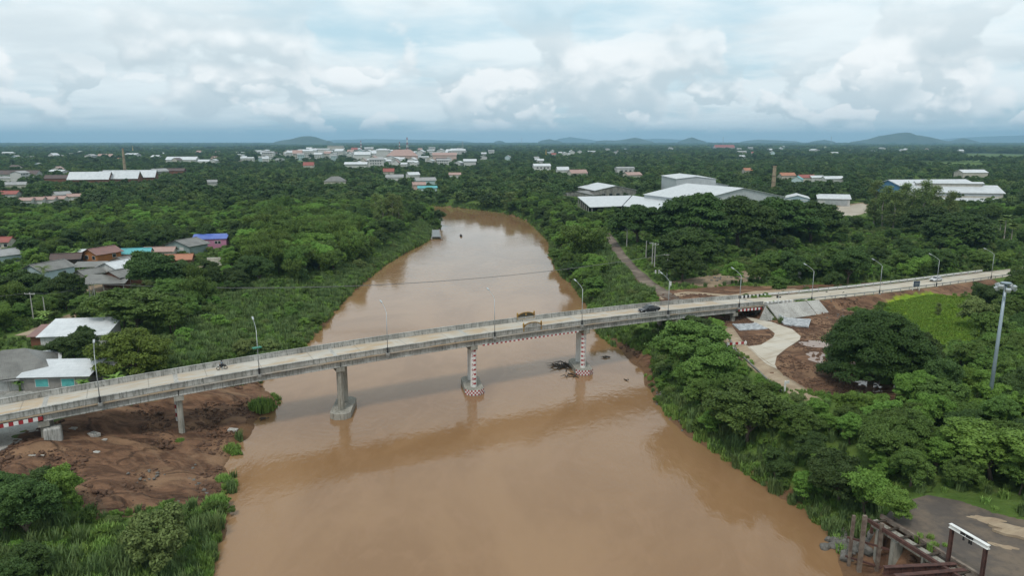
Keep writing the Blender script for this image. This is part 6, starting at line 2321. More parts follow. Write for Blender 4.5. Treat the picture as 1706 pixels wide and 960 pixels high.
def skin_figure(name, joints, edges, radii, mat, root_idx=0, sub=1):
    me = bpy.data.meshes.new(name)
    me.from_pydata([Vector(j) for j in joints], edges, [])
    o = bpy.data.objects.new(name, me)
    col.objects.link(o)
    sk = o.modifiers.new('skin', 'SKIN')
    me.skin_vertices.new() if not me.skin_vertices else None
    for i, v in enumerate(me.skin_vertices[0].data):
        v.radius = (radii[i], radii[i])
        v.use_root = (i == root_idx)
    ss = o.modifiers.new('sub', 'SUBSURF')
    ss.levels = ss.render_levels = sub
    bpy.context.view_layer.update()
    dg = bpy.context.evaluated_depsgraph_get()
    nm = bpy.data.meshes.new_from_object(o.evaluated_get(dg))
    nm.name = name
    nm.materials.clear()
    nm.materials.append(mat)
    bpy.data.objects.remove(o)
    bpy.data.meshes.remove(me)
    nm.polygons.foreach_set('use_smooth', [True] * len(nm.polygons))
    return nm


skin_m = rough_mat('skin', (.30, .17, .11), (.26, .145, .095), 3, .6)
shirt_m = rough_mat('grey_blue_shirt', (.17, .22, .26), (.13, .17, .21), 4, .85)
trouser_m = rough_mat('dark_trousers', (.025, .028, .035), (.035, .035, .04), 4, .85)
helmet_m = rough_mat('dark_helmet', (.02, .02, .024), (.03, .03, .034), 4, .3)


def rider(loc, yaw, label, seat=.83, name='person', seated_boat=False):
    # one continuous body; clothing as children closely over it
    pel = (-.22, 0, seat + .10)
    J = [pel, (-.16, 0, seat + .32), (-.08, 0, seat + .54), (-.04, 0, seat + .68), (-.01, 0, seat + .80),
         (-.08, .19, seat + .56), (.10, .30, seat + .36), (.34, .30, seat + .26), (.42, .30, seat + .26),
         (-.08, -.19, seat + .56), (.10, -.30, seat + .36), (.34, -.30, seat + .26), (.42, -.30, seat + .26),
         (-.16, .12, seat + .06), (.24, .20, seat + .02), (.12, .20, seat - .44), (.28, .20, seat - .50),
         (-.16, -.12, seat + .06), (.24, -.20, seat + .02), (.12, -.20, seat - .44), (.28, -.20, seat - .50)]
    E = [(0, 1), (1, 2), (2, 3), (3, 4), (2, 5), (5, 6), (6, 7), (7, 8), (2, 9), (9, 10), (10, 11), (11, 12), (0, 13), (13, 14), (14, 15), (15, 16), (0, 17), (17, 18), (18, 19), (19, 20)]
    r = [.15, .14, .16, .065, .10, .07, .05, .04, .045, .07, .05, .04, .045, .10, .085, .055, .05, .10, .085, .055, .05]
    body = link(name, skin_figure(name, J, E, r, skin_m))
    body.location = loc
    body.rotation_euler = (0, 0, yaw)
    tag(body, label, 'person')
    # shirt
    Js = [J[0], J[1], J[2], J[5], J[6], tuple((np.array(J[6]) + np.array(J[7])) / 2), J[9], J[10], tuple((np.array(J[10]) + np.array(J[11])) / 2)]
    link('shirt', skin_figure('shirt', Js, [(0, 1), (1, 2), (2, 3), (3, 4), (4, 5), (2, 6), (6, 7), (7, 8)], [.175, .165, .185, .095, .075, .065, .095, .075, .065], shirt_m), body)
    Jt = [J[0], J[13], J[14], J[15], J[17], J[18], J[19]]
    link('trousers', skin_figure('trousers', Jt, [(0, 1), (1, 2), (2, 3), (0, 4), (4, 5), (5, 6)], [.17, .12, .105, .075, .12, .105, .075], trouser_m), body)
    mb = MB()
    hx = J[4]
    rings = []
    mb.tube([(hx[0], 0, hx[2] - .08), (hx[0] - .01, 0, hx[2] + .02), (hx[0] - .01, 0, hx[2] + .10), (hx[0], 0, hx[2] + .15)], [.135, .15, .115, .03], 14)
    mb.build('helmet', helmet_m, body, smooth=True)
    # face: eyes, nose, mouth set on the front of the head
    f = MB()
    for sy in (-1, 1):
        f.box((hx[0] + .098, sy * .035, hx[2] + .005), (.014, .022, .012))
    f.box((hx[0] + .10, 0, hx[2] - .055), (.012, .05, .012))
    f.build('face_features', helmet_m, body)
    MB().tube([(hx[0] + .095, 0, hx[2] + .0), (hx[0] + .118, 0, hx[2] - .03)], [.01, .018], 6).build('nose', skin_m, body)
    return body


mloc = on_deck(370, 616)
motorcycle(mloc, road_yaw + math.pi)
rider(mloc, road_yaw + math.pi, 'person in a grey-blue top and dark helmet riding the motorcycle on the bridge')

# ------------------------------------------------------------------ boats and raft on the river
def small_boat(px, py, L, W, yaw, label):
    q = P(px, py, 0)
    root = empty('rowing_boat', (q[0], q[1], 0), yaw, label, 'boat')
    mb = MB()
    n = 9
    vs, fs = [], []
    for i in range(n):
        t = i / (n - 1) * 2 - 1
        w = W / 2 * (1 - abs(t) ** 2.4)
        z = .42 + .35 * t * t
        x = t * L / 2
        vs += [(x, -w, z), (x, -w * .6, -.15), (x, w * .6, -.15), (x, w, z), (x, w * .8, z), (x, w * .5, .02), (x, -w * .5, .02), (x, -w * .8, z)]
    for i in range(n - 1):
        for j in range(8):
            fs.append((i * 8 + j, i * 8 + (j + 1) % 8, (i + 1) * 8 + (j + 1) % 8, (i + 1) * 8 + j))
    mb.add(vs, fs)
    mb.build('hull', M['wood'], root)
    for x in (-L * .22, L * .12):
        MB().box((x, 0, .34), (.25, W * .7, .05)).build('thwart', M['rust_light'], root)
    return root


small_boat(768, 393.5, 6.5, 1.5, R(97), 'slim dark boat drifting in mid river beyond the raft')
q = P(768, 393.5, 0)
rider((q[0], q[1], -.35), R(97), 'person sitting in the slim dark boat in mid river', seat=.72)
small_boat(709.5, 400, 5.5, 1.3, R(40), 'small dark boat moored at the left bank beside the raft')
q = P(727, 398, 0)
raft = empty('fishing_raft', (q[0], q[1], 0), R(8), 'floating raft with a slanted net frame near the left bank', 'raft')
for sx in (-1, 1):
    MB().tube([(sx * 2.6, -4.5, .05), (sx * 2.6, -2, .15), (sx * 2.4, 4.0, .15)], [.35, .55, .45], 10).build('float', M['rust_light'], raft)
MB().box((0, 1.0, .62), (5.4, 4.6, .14)).build('platform', M['wood'], raft)
for sx in (-1, 1):
    MB().beam((sx * 2.4, -1.2, .6), (sx * 1.9, 3.4, 4.6), .16, .16).build('frame_arm', M['galv'], raft)
    MB().beam((sx * 2.4, 3.0, .6), (sx * 1.9, 3.4, 4.6), .14, .14).build('frame_post', M['wood'], raft)
MB().beam((-2.0, 3.4, 4.6), (2.0, 3.4, 4.6), .14, .14).build('crossbar', M['wood'], raft)
MB().add([(-2.1, -.6, 1.2), (2.1, -.6, 1.2), (1.7, 3.2, 4.4), (-1.7, 3.2, 4.4), (-2.1, -.6, 1.14), (2.1, -.6, 1.14), (1.7, 3.2, 4.34), (-1.7, 3.2, 4.34)],
         [(0, 1, 2, 3), (7, 6, 5, 4), (0, 4, 5, 1), (1, 5, 6, 2), (2, 6, 7, 3), (3, 7, 4, 0)]).build('net', rough_mat('grey_net', (.26, .28, .29), (.20, .22, .23), 3, .9), raft)

# ------------------------------------------------------------------ jetty at the lower right
def jetty():
    top = lambda x, y: Vector(P(x, y, 6.2))
    A0, A1 = top(1450, 866), top(1576, 945)
    d = (A1 - A0).normalized()
    nrm = Vector((d.y, -d.x, 0))          # towards the river/camera
    if nrm.dot(Vector((0, -1, 0))) < 0:
        nrm = -nrm
    root = empty('jetty', (A0 + A1) / 2, 0, 'rusting steel and concrete jetty at the edge of the yard, lower right', 'jetty')
    inv = Matrix.Translation(-Vector(root.location))

    def put(mb, nm, m, parent=root, **k):
        mb.xform(inv)
        return mb.build(nm, M[m], parent, **k)
    ext = A1 + d * 6
    put(MB().beam(A0 + nrm * .35, ext + nrm * .35, .35, .4), 'edge_beam', 'rust')
    put(MB().beam(A0 - nrm * 1.6 + Vector((0, 0, .15)), ext - nrm * 1.6 + Vector((0, 0, .15)), .35, .5), 'kerb_beam', 'rust_light')
    put(MB().beam(A0 - nrm * .6 + Vector((0, 0, -.55)), ext - nrm * .6 + Vector((0, 0, -.55)), .8, .8), 'bearing_beam', 'conc_pier')
    for i in range(9):
        p = A0.lerp(ext, (i + .5) / 9)
        put(MB().beam(p + nrm * .25 + Vector((0, 0, .12)), p - nrm * 1.5 + Vector((0, 0, .12)), .3, .12), 'sleeper', 'wood')
    # standing posts
    for (x, yb, yt, w, m) in [(1413, 947, 865, .32, 'rust_light'), (1430, 958, 866, .42, 'rust_light'), (1459, 962, 878, .36, 'rust_light'), (1447, 925, 872, .3, 'rust')]:
        b = Vector(P(x, yb, 0.0))
        zc = proj(*b)[2]
        h = (yb - yt) * zc / FOCAL / .86
        put(MB().beam((b.x, b.y, -2.5), (b.x + .05, b.y, h), w, w, up=(0, 1, 0)), 'post', m)
    for t, w in ((.36, 1.0), (.72, .5), (.97, .6), (.12, .7)):
        p = A0.lerp(A1, t) - nrm * .35
        put(MB().beam((p.x, p.y, -2.0), (p.x, p.y, 5.4), w, w * .8, up=(0, 1, 0)), 'concrete_pillar', 'conc_pier')
    # horizontal rails between the posts
    p0, p1, p2 = Vector(P(1413, 947, 0)), Vector(P(1430, 958, 0)), Vector(P(1459, 962, 0))
    dd = (p2 - p0)
    for z in (1.4, 3.9):
        put(MB().beam((p0.x - dd.x * .15, p0.y - dd.y * .15, z), (p0.x + dd.x * 2.2, p0.y + dd.y * 2.2, z), .16, .22), 'rail', 'rust')
    return root


jetty()
# gantry on the yard
g0, g1 = Vector(P(1579, 937, 6.26)), Vector(P(1634, 972, 6.26))
gh = 53 * proj(*g0)[2] / FOCAL / .86
gan = empty('gantry_frame', (g0 + g1) / 2, 0, 'goalpost gantry with rusty posts and a white top beam on the yard', 'gantry')
inv = Matrix.Translation(-Vector(gan.location))
for p in (g0, g1):
    mb = MB()
    for off in (-.13, .13):
        mb.beam((p.x + off, p.y, 6.0), (p.x + off, p.y, 6.26 + gh), .06, .32, up=(0, 1, 0))
    mb.beam((p.x, p.y, 6.0), (p.x, p.y, 6.26 + gh), .22, .06, up=(0, 1, 0))
    mb.xform(inv).build('post', M['rust'], gan)
dd = (g1 - g0).normalized()
mb = MB()
zt = 6.26 + gh + .18
a, b = g0 - dd * .3, g1 + dd * .3
mb.beam((a.x, a.y, zt), (b.x, b.y, zt), .10, .40)
mb.beam((a.x, a.y, zt + .2), (b.x, b.y, zt + .2), .42, .05)
mb.beam((a.x, a.y, zt - .2), (b.x, b.y, zt - .2), .42, .05)
mb.xform(inv).build('top_beam', M['white'], gan)
for t in (.33, .5, .56):
    p = g0.lerp(g1, t)
    mb = MB().box((p.x, p.y - .05, zt - .05), (.30, .5, .42), road_yaw)
    mb.tube([(p.x, p.y - .1, zt - .25), (p.x + .05, p.y - .1, zt - .75)], [.05, .12], 6)
    mb.xform(inv).build('trolley_hoist', M['black'], gan)
# channel-section steel girders lying at the lower edge
for i, (x0, y0, x1, y1, lb) in enumerate([(1472, 952, 1592, 946, 'rusty steel girder along the lower right edge, the rear of the pair'), (1490, 966, 1608, 956, 'rusty steel girder along the lower right edge, the front of the pair')]):
    a, b = Vector(P(x0, y0, 6.0)), Vector(P(x1, y1, 6.0))
    gr = empty('steel_girder', (a + b) / 2, 0, lb, 'girder', 'rusty girders at the jetty end')
    inv = Matrix.Translation(-Vector(gr.location))
    MB().beam(a, b, .08, .9).xform(inv).build('web', M['rust'], gr)
    for z in (-.45, .45):
        MB().beam(a + Vector((0, 0, z)), b + Vector((0, 0, z)), .5, .07).xform(inv).build('flange', M['rust'], gr)
    for k in range(6):
        p = a.lerp(b, (k + .5) / 6)
        MB().box(p, (.07, .34, .82), math.atan2((b-a).y, (b-a).x)).xform(inv).build('stiffener', M['rust'], gr)

# retaining walls of the old tracks
def low_wall(pts, label, h0=-1.6, h1=.35, w=.35, mat='conc_dark', name='retaining_wall'):
    w_pts = [Vector(G(*p)) for p in pts]
    mb = MB()
    for a, b in zip(w_pts[:-1], w_pts[1:]):
        m = (a.z + b.z) / 2
        mb.beam((a.x, a.y, m + (h0 + h1) / 2), (b.x, b.y, m + (h0 + h1) / 2), w, h1 - h0)
    o = mb.build(name, M[mat])
    tag(o, label, 'wall')


low_wall([(1207, 552), (1226, 586), (1250, 608), (1278, 634), (1303, 654)], 'low dark concrete retaining wall along the river side of the lower track')
low_wall([(1004, 392), (1015, 406), (1028, 428), (1046, 451), (1070, 474), (1098, 492)], 'low concrete edge wall on the river side of the old upper track', -1.0, .12, .4)

# stone pitching beside the underpass road
for pts, lb in (([(1296, 532), (1351, 534.5), (1347, 546), (1306, 542)], 'white-grey stone pitching right of the underpass road'),
                ([(1220, 541), (1260, 540), (1279, 548), (1232, 551)], 'white-grey stone pitching inside the bend of the underpass road')):
    cs = [Vector((*P(x, y, 6.75)[:2], 0)) for x, y in pts]
    N = 10
    vs = []
    for i in range(N + 1):
        for j in range(N + 1):
            u, v = i / N, j / N
            p = cs[0].lerp(cs[1], u).lerp(cs[3].lerp(cs[2], u), v)
            vs.append((p.x, p.y, Hs(p.x, p.y) + .16 + .25 * (1 - v) + random.uniform(-.05, .05)))
    o = MB().add(vs, [(i * (N + 1) + j, i * (N + 1) + j + 1, (i + 1) * (N + 1) + j + 1, (i + 1) * (N + 1) + j) for i in range(N) for j in range(N)]).build('stone_pitching', M['riprap'])
    sm = o.modifiers.new('solid', 'SOLIDIFY')
    sm.thickness = .3
    tag(o, lb, 'stone pitching')


# ------------------------------------------------------------------ rocks, rubble, driftwood
def rock_mesh(seed):
    r = np.random.default_rng(seed)
    bm = bmesh.new()
    bmesh.ops.create_icosphere(bm, subdivisions=2, radius=.5)
    for v in bm.verts:
        n = v.co.normalized()
        k = 1 + .35 * math.sin(3 * n.x + seed) * math.cos(2.3 * n.y + seed * 2) + r.uniform(-.1, .1)
        v.co = Vector((n.x * .55 * k, n.y * .45 * k, n.z * .36 * k))
    me = bpy.data.meshes.new('rock')
    bm.to_mesh(me)
    bm.free()
    me.materials.append(M['rock'])
    return me


ROCKS = [rock_mesh(i) for i in range(5)]


def rocks_along(pts, n, spread, smin, smax, label, group, z0=0):
    r = np.random.default_rng(len(pts) * 7 + n)
    w = [P(x, y, z0)[:2] for x, y in pts]
    for i in range(n):
        t = r.random() * (len(w) - 1)
        k = int(t)
        p = w[k] + (w[k + 1] - w[k]) * (t - k) + r.normal(size=2) * spread
        if z0 == 0 and Hs(p[0], p[1]) > 2.5:
            continue
        o = link('rock', ROCKS[r.integers(0, 5)])
        s = r.uniform(smin, smax)
        o.scale = (s, s, s)
        o.location = (p[0], p[1], max(Hs(p[0], p[1]), -.1) + .08 * s)
        o.rotation_euler = (r.uniform(-.4, .4), r.uniform(-.4, .4), r.uniform(0, 6.28))
        tag(o, label, 'rock', group)


rocks_along([(1098, 662), (1108, 680), (1130, 700), (1160, 724)], 45, .7, .35, .9, 'grey rock at the foot of the tree-covered right bank', 'rocks at the foot of the right bank')
rocks_along([(1385, 884), (1402, 905), (1415, 925), (1460, 930), (1490, 945)], 70, 1.0, .7, 1.8, 'grey boulder under the jetty at the lower right', 'boulders under the jetty')
rocks_along([(250, 800), (290, 795), (320, 815), (300, 770)], 40, 2.0, .2, .6, 'pale stone lying on the eroded mud bank', 'stones on the mud bank', 2)
rocks_along([(1340, 480), (1400, 505), (1385, 530), (1370, 520)], 30, 2.0, .3, .8, 'pale rubble stone at the foot of the embankment', 'rubble at the embankment foot', 6)
rocks_along([(1180, 470), (1230, 462), (1265, 470)], 26, 2.4, .4, 1.1, 'pale rubble lump behind the bridge by the side road', 'rubble by the side road', 6)


def block(px, py, size, yaw, label, holes=False):
    q = G(px, py)
    if holes:
        root = empty('concrete_block', q, yaw, label, 'block')
        a, b, c = size
        mb = MB()
        for sy in (-1, 1):
            mb.box((0, sy * (b/2 - .09), c/2), (a, .18, c))
        for x in (-a/2 + .1, 0, a/2 - .1):
            mb.box((x, 0, c/2), (.19, b - .37, c - .01))
        mb.build('shell', M['slope'], root)
    else:
        o = MB().box((0, 0, size[2]/2 - .1), size).build('concrete_slab', M['slope'], bevel=.03)
        o.location = q
        o.rotation_euler = (.08, .05, yaw)
        tag(o, label, 'slab')


block(157, 727, (1.8, 1.1, .5), -.5, 'pale hollow concrete block with two holes on the mud bank', True)
block(172, 733, (1.1, .5, .2), .1, 'small pale slab right of the hollow concrete block')
block(121, 717, (1.3, .7, .5), .05, 'grey concrete lump upper left of the hollow block')
block(160, 755, (1.1, .6, .3), -.1, 'square grey slab below the hollow concrete block')
block(60, 759, (2.2, .25, .12), .15, 'thin pale board lying on the mud at left')
block(388, 718, (1.6, .9, .4), -.1, 'flat stone slab at the waterline of the mud bank')
block(255, 651, (1.6, .8, .3), .3, 'pale slab on the mud just below the bridge girder')

# driftwood caught on the right-hand pier
def driftwood(px, py, n, L, label, seed):
    r = np.random.default_rng(seed)
    q = P(px, py, 0)
    mb = MB()
    for i in range(n):
        a = r.uniform(0, 6.28)
        l = L * r.uniform(.3, 1)
        c = np.array([q[0] + r.normal() * L * .18, q[1] + r.normal() * L * .15, r.uniform(0, .35)])
        d = np.array([math.cos(a), math.sin(a), r.uniform(-.05, .18)]) * l / 2
        k = r.normal(size=3) * l * .06
        mb.tube([c - d, c + k, c + d], [.05 + .09 * r.random(), .10 * r.random() + .05, .02], 6)
    o = mb.build('driftwood', M['wood'])
    tag(o, label, 'driftwood')


driftwood(940, 611, 26, 5.5, 'dark tangle of branches caught against the right river pier', 3)
driftwood(947, 626, 8, 3.8, 'bare branch lying in the water below the pier tangle', 4)
driftwood(1043, 634, 5, 1.6, 'short dark branch floating right of the right pier', 5)
driftwood(1010, 596, 6, 2.2, 'faint line of drift floating behind the right pier', 6)
driftwood(515, 567, 4, 2.4, 'pale stick of driftwood at the left bank behind the bridge', 7)
driftwood(643, 434, 8, 3.4, 'fallen dark log at the left waterline upstream', 8)
driftwood(440, 700, 6, 1.6, 'small floating twigs beside the mud spit', 9)

# ------------------------------------------------------------------ planting
def in_px(poly, X, Y, z=5.0):
    x, y, _ = proj(X, Y, z)
    return poly_sd(np.array(poly, float), x, y)[0] < 0


def dist_line(pts, X, Y):
    best = np.full(X.shape, 1e9)
    for a, b in zip(pts[:-1], pts[1:]):
        ex, ey = b[0] - a[0], b[1] - a[1]
        t = np.clip(((X - a[0]) * ex + (Y - a[1]) * ey) / (ex * ex + ey * ey + 1e-9), 0, 1)
        best = np.minimum(best, np.hypot(X - a[0] - t * ex, Y - a[1] - t * ey))
    return best


_side = [G(x, y) for x, y in [(1095, 498), (1150, 488), (1220, 494), (1270, 487), (1330, 483)]]
_lane = [G(x, y) for x, y in [(40, 560), (90, 543), (128, 530), (150, 512)]]


def blocked(X, Y, rad=2.0, tall=True):
    """where nothing may be planted"""
    bad = poly_sd(RIVER, X, Y)[0] < rad * .35 - (0 if tall else .9)
    s = (X - BC[0]) * BD[0] + (Y - BC[1]) * BD[1]
    t = (X - BC[0]) * BN[0] + (Y - BC[1]) * BN[1]
    bad |= (t > T_FAR - 1.5 - rad * .9) & (t < T_NEAR + 1.0 + rad * .9) & (tall | (s > 70) | (s < 28))
    bad |= (s > 80) & (s < 190) & (t > 0) & (t < 8 + (rad if tall else 0))
    for pl in MUD_Z[:5]:
        bad |= poly_sd(pl, X, Y)[0] < rad * .5
    for pl in DIRT_Z + [YARD, UNDER_ROAD, LEFT_UNDER, JETTY_LOW]:
        bad |= poly_sd(pl, X, Y)[0] < rad * .6
    for pl in MEADOW_Z:
        bad |= poly_sd(pl, X, Y)[0] < rad * .2
    for ln, w in ((TRACK, 2.6), (TRACK2, 2.4), (_side, 2.4), (_lane, 3)):
        bad |= dist_line(ln, X, Y) < w + rad * .55
    for fx, fy, fr in FOOT:
        bad |= (X - fx) ** 2 + (Y - fy) ** 2 < (fr * .92 + rad * .5) ** 2
    return bad


CLEAR += [(1590, 440, 1720, 466, 262), (1520, 268.5, 1650, 283.5, 1100), (1600, 257, 1720, 270, 1500), (280, 245, 440, 248.5, 4200), (1300, 254, 1370, 260, 2200), (1300, 560, 1500, 646, 142), (1216, 560, 1245, 598, 160), (1240, 590, 1282, 626, 150), (1275, 615, 1312, 648, 140), (1360, 565, 1400, 612, 150), (1440, 632, 1490, 655, 140), (1220, 520, 1345, 600, 175), (1265, 495, 1385, 545, 190), (1180, 475, 1285, 498, 205), (1400, 455, 1600, 490, 215),
          (1010, 398, 1135, 505, 235), (1012, 396, 1060, 452, 330), (1260, 480, 1400, 500, 205), (1080, 402, 1122, 480, 240), (1640, 470, 1690, 640, 112), (1478, 495, 1628, 565, 215), (1220, 565, 1235, 592, 160),
          (45, 486, 85, 540, 215), (146, 472, 164, 500, 250), (700, 383, 775, 402, 385), (1330, 448, 1345, 464, 225), (1290, 635, 1325, 660, 140), (1360, 338, 1445, 360, 520)]


def hides(X, Y, Z, h, rad):
    """would a plant of this size stand in front of something that has to show"""
    tx, ty, zc = proj(X, Y, Z + h * .92)
    bx, by, _ = proj(X, Y, Z)
    w = rad * FOCAL / zc * .75
    D = np.hypot(X, Y)
    bad = np.zeros(X.shape, bool)
    for x0, y0, x1, y1, dist in CLEAR:
        bad |= (D < dist - 1) & (tx + w > x0) & (tx - w < x1) & (ty < y1) & (by > y0)
    return bad


def special(kind, px, py, wpx, ytop, label, group=None, variant=None, **k):
    q = G(px, py)
    zc = proj(*q)[2]
    c, t, rad, h = PROTO[kind][variant or 0]
    s = wpx * zc / FOCAL / 2 / rad
    hh = (py - ytop) * zc / FOCAL / .96
    o = plant(kind, q[0], q[1], s, label, group, variant=variant or 0, sz=1.1 if kind == 'grass_mound' else hh / (h * s), **k)
    SPEC.append((q[0], q[1], rad * s))
    return o


SPEC = []
UG = 'big dark trees in front of the warehouses'
special('hero_rain_tree', 1450, 641, 166, 518, 'huge dark umbrella-crowned rain tree beside the puddles', name='rain_tree', rz=1.0)
special('rain_tree', 1524, 640, 82, 553, 'smaller dark rain tree touching the right side of the huge one', variant=1)
special('olive_tree', 226, 634, 128, 548, 'broad flat-topped olive green tree by the left bridge parapet', name='layered_tree')
special('dark_tree', 128, 610, 74, 553, 'dark round tree behind the white metal roof of the block house', variant=1)
special('dark_tree', 148, 590, 40, 540, 'dark narrow-topped tree in front of the large white metal roof', variant=2)
special('broad_tree', 226, 560, 138, 480, 'wide grey-green tree above the flat-topped olive tree', variant=2)
special('dark_tree', 266, 492, 96, 418, 'tall dark tree standing in front of the village houses', variant=0)
special('dark_tree', 300, 478, 60, 436, 'dark tree right of the tall one before the village', variant=1)
special('dark_tree', 30, 514, 84, 450, 'dark tree at far left below the grey-roofed village houses', variant=2)
special('dark_tree', 118, 512, 56, 455, 'dark leafy tree left of the braced pole pair', variant=0)
special('broad_tree', 25, 520, 60, 470, 'olive tree left of the far left utility pole', variant=1)
special('broad_tree', 140, 522, 40, 492, 'small yellowish tree below the braced pole pair', variant=3)
special('rain_tree', 1062, 408, 92, 343, 'dark rain tree left of the row, beside the open warehouse', UG, 0)
special('rain_tree', 1158, 412, 130, 324, 'tallest dark rain tree in the row before the warehouses', UG, 1)
special('rain_tree', 1228, 414, 120, 331, 'dark rain tree second from the tallest, mid row', UG, 2)
special('rain_tree', 1290, 410, 112, 331, 'dark rain tree in the right middle of the row', UG, 0)
special('rain_tree', 1350, 404, 100, 337, 'dark rain tree at the right end of the row by the pale yard', UG, 1)
special('rain_tree', 1145, 446, 96, 381, 'lower rain tree standing forward of the row', None, 2)
special('rain_tree', 1137, 470, 66, 415, 'small rain tree right of the solitary pale pole', None, 0)
special('rain_tree', 1598, 412, 108, 356, 'dark rain tree in the scrub below the stepped hall', None, 2)
special('rain_tree', 1548, 392, 80, 345, 'dark rain tree under the slender trees by the halls', None, 1)
special('dark_tree', 1412, 474, 62, 411, 'dark round tree right at the far guard rail', variant=1)
special('grey_shrub', 1632, 550, 58, 502, 'round grey-green bush at the right end of the yellow meadow', name='round_bush', cat='bush')
special('grey_shrub', 1680, 572, 50, 532, 'round grey-green bush below the floodlight mast head', name='round_bush', cat='bush')
special('dark_tree', 1692, 500, 50, 447, 'very dark round tree at the right edge under the road', variant=2)
special('dark_tree', 1650, 508, 60, 474, 'low dark tree between the meadow and the right edge', variant=0)
special('slender_tree', 1562, 526, 12, 505, 'thin bare-stemmed sapling standing in the yellow meadow')
special('bright_tree', 105, 862, 84, 775, 'bright fresh-leaved tree at the lower left by the mud bank', variant=1)
special('dark_tree', 48, 905, 110, 800, 'dark bushy tree in the lower left corner', variant=1)
special('dark_tree', 8, 910, 70, 815, 'dark tree cut off by the left edge at the bottom', variant=0)
special('grey_shrub', 262, 950, 110, 862, 'large grey-green bush in the grass at the lower left', name='round_bush', cat='bush')
special('grass_mound', 335, 945, 60, 895, 'bright green grass clump at the waterline, lower left', cat='grass clump')
special('grass_mound', 358, 842, 60, 806, 'long grass mound at the waterline below the mud bank', cat='grass clump')
special('grass_mound', 372, 800, 36, 778, 'smaller grass mound at the waterline above the long one', cat='grass clump', variant=1)
special('grass_mound', 385, 752, 44, 722, 'bright grass clump at the foot of the mud bank by the water', cat='grass clump')
special('grass_mound', 436, 680, 60, 650, 'bright grass clump on the tip of the mud spit under the bridge', cat='grass clump')
special('grass_mound', 300, 735, 20, 722, 'small weed clump at the foot of the land pier', cat='grass clump')
special('bamboo', 975, 436, 84, 372, 'bright bamboo-like tree leaning over the right bank upstream', variant=0)
special('bright_tree', 1650, 800, 150, 700, 'large bright tree near the right edge below the mast', variant=2)
special('broad_tree', 1182, 662, 96, 575, 'broad tree over the right bank nearest the bridge', variant=0)
special('broad_tree', 1140, 640, 120, 530, 'tall leafy tree at the water near the right end of the bridge', variant=3)
special('broad_tree', 1245, 740, 130, 640, 'broad dark-centred tree half way along the near right bank', variant=1)
special('bright_tree', 1440, 862, 96, 775, 'yellow-green creeper-hung tree over the jetty posts', variant=0)
special('bright_tree', 1490, 868, 70, 815, 'low bright bush tree spilling over the jetty edge', variant=1)
special('slender_tree', 850, 350, 30, 318, 'slender tree at the far bank left of the warehouses')
EG = 'clump of slender trees at the left bank'
for i, x in enumerate((628, 637, 646, 655, 664)):
    special('slender_tree', x, 384 + (i % 2) * 2, 22, 327 + 3 * (i % 3), 'slender pale-stemmed tree in the clump above the raft', EG, i % 3)
HG = 'slender trees before the right halls'
for i, x in enumerate((1455, 1470, 1487, 1503, 1518, 1535, 1552, 1580)):
    special('slender_tree', x, 378 + (i % 3) * 3, 30, 306 + (i * 7 % 5) * 4, 'slender dark feathery tree in the group before the sports hall', HG, i % 3)
for x, y, yt, lb, kd in ((76, 478, 440, 'coconut palm in front of the pale blue house', 'coconut_palm'), (1672, 402, 358, 'sugar palm at the right, below the stepped hall', 'sugar_palm'),
                         (1683, 412, 372, 'second sugar palm, just right of the first', 'sugar_palm'), (1664, 398, 366, 'third sugar palm, just left of the first', 'sugar_palm')):
    q = G(x, y)
    zc = proj(*q)[2]
    rd, hh = PROTO[kd][0][2:]
    s = (y - yt) * zc / FOCAL / .97 / hh
    plant(kd, q[0], q[1], s, lb, None, sz=1.0)
BNG = 'banana plants among the village houses'
for x, y, s, lb in ((74, 540, 1.0, 'banana plant between the two far left poles'), (68, 545, .7, 'smaller banana plant beside the far left pole'), (122, 440, 1.3, 'large banana plant behind the dark timber house'),
                    (126, 430, 1.0, 'banana plant behind the large one, left of the orange house'), (275, 408, .9, 'banana plant left of the grey-teal house'), (302, 528, .8, 'banana plant on the grassy slope below the village'),
                    (150, 470, .7, 'young banana plant by the small hut')):
    q = G(x, y)
    plant('banana_plant', q[0], q[1], s, lb, BNG, cat='banana plant')
for x, y, s, lb in ((195, 655, .85, 'pale-leaved papaya plant at the bridge parapet right of the block house'), (142, 652, .6, 'small papaya plant against the turquoise windows'), (118, 600, .7, 'papaya plant under the dark round tree'), (35, 652, .6, 'small broad-leaved plant by the open lean-to')):
    q = G(x, y)
    plant('banana_plant', q[0], q[1], s, lb, 'papaya plants near the left bridge end', cat='papaya plant', name='papaya_plant')

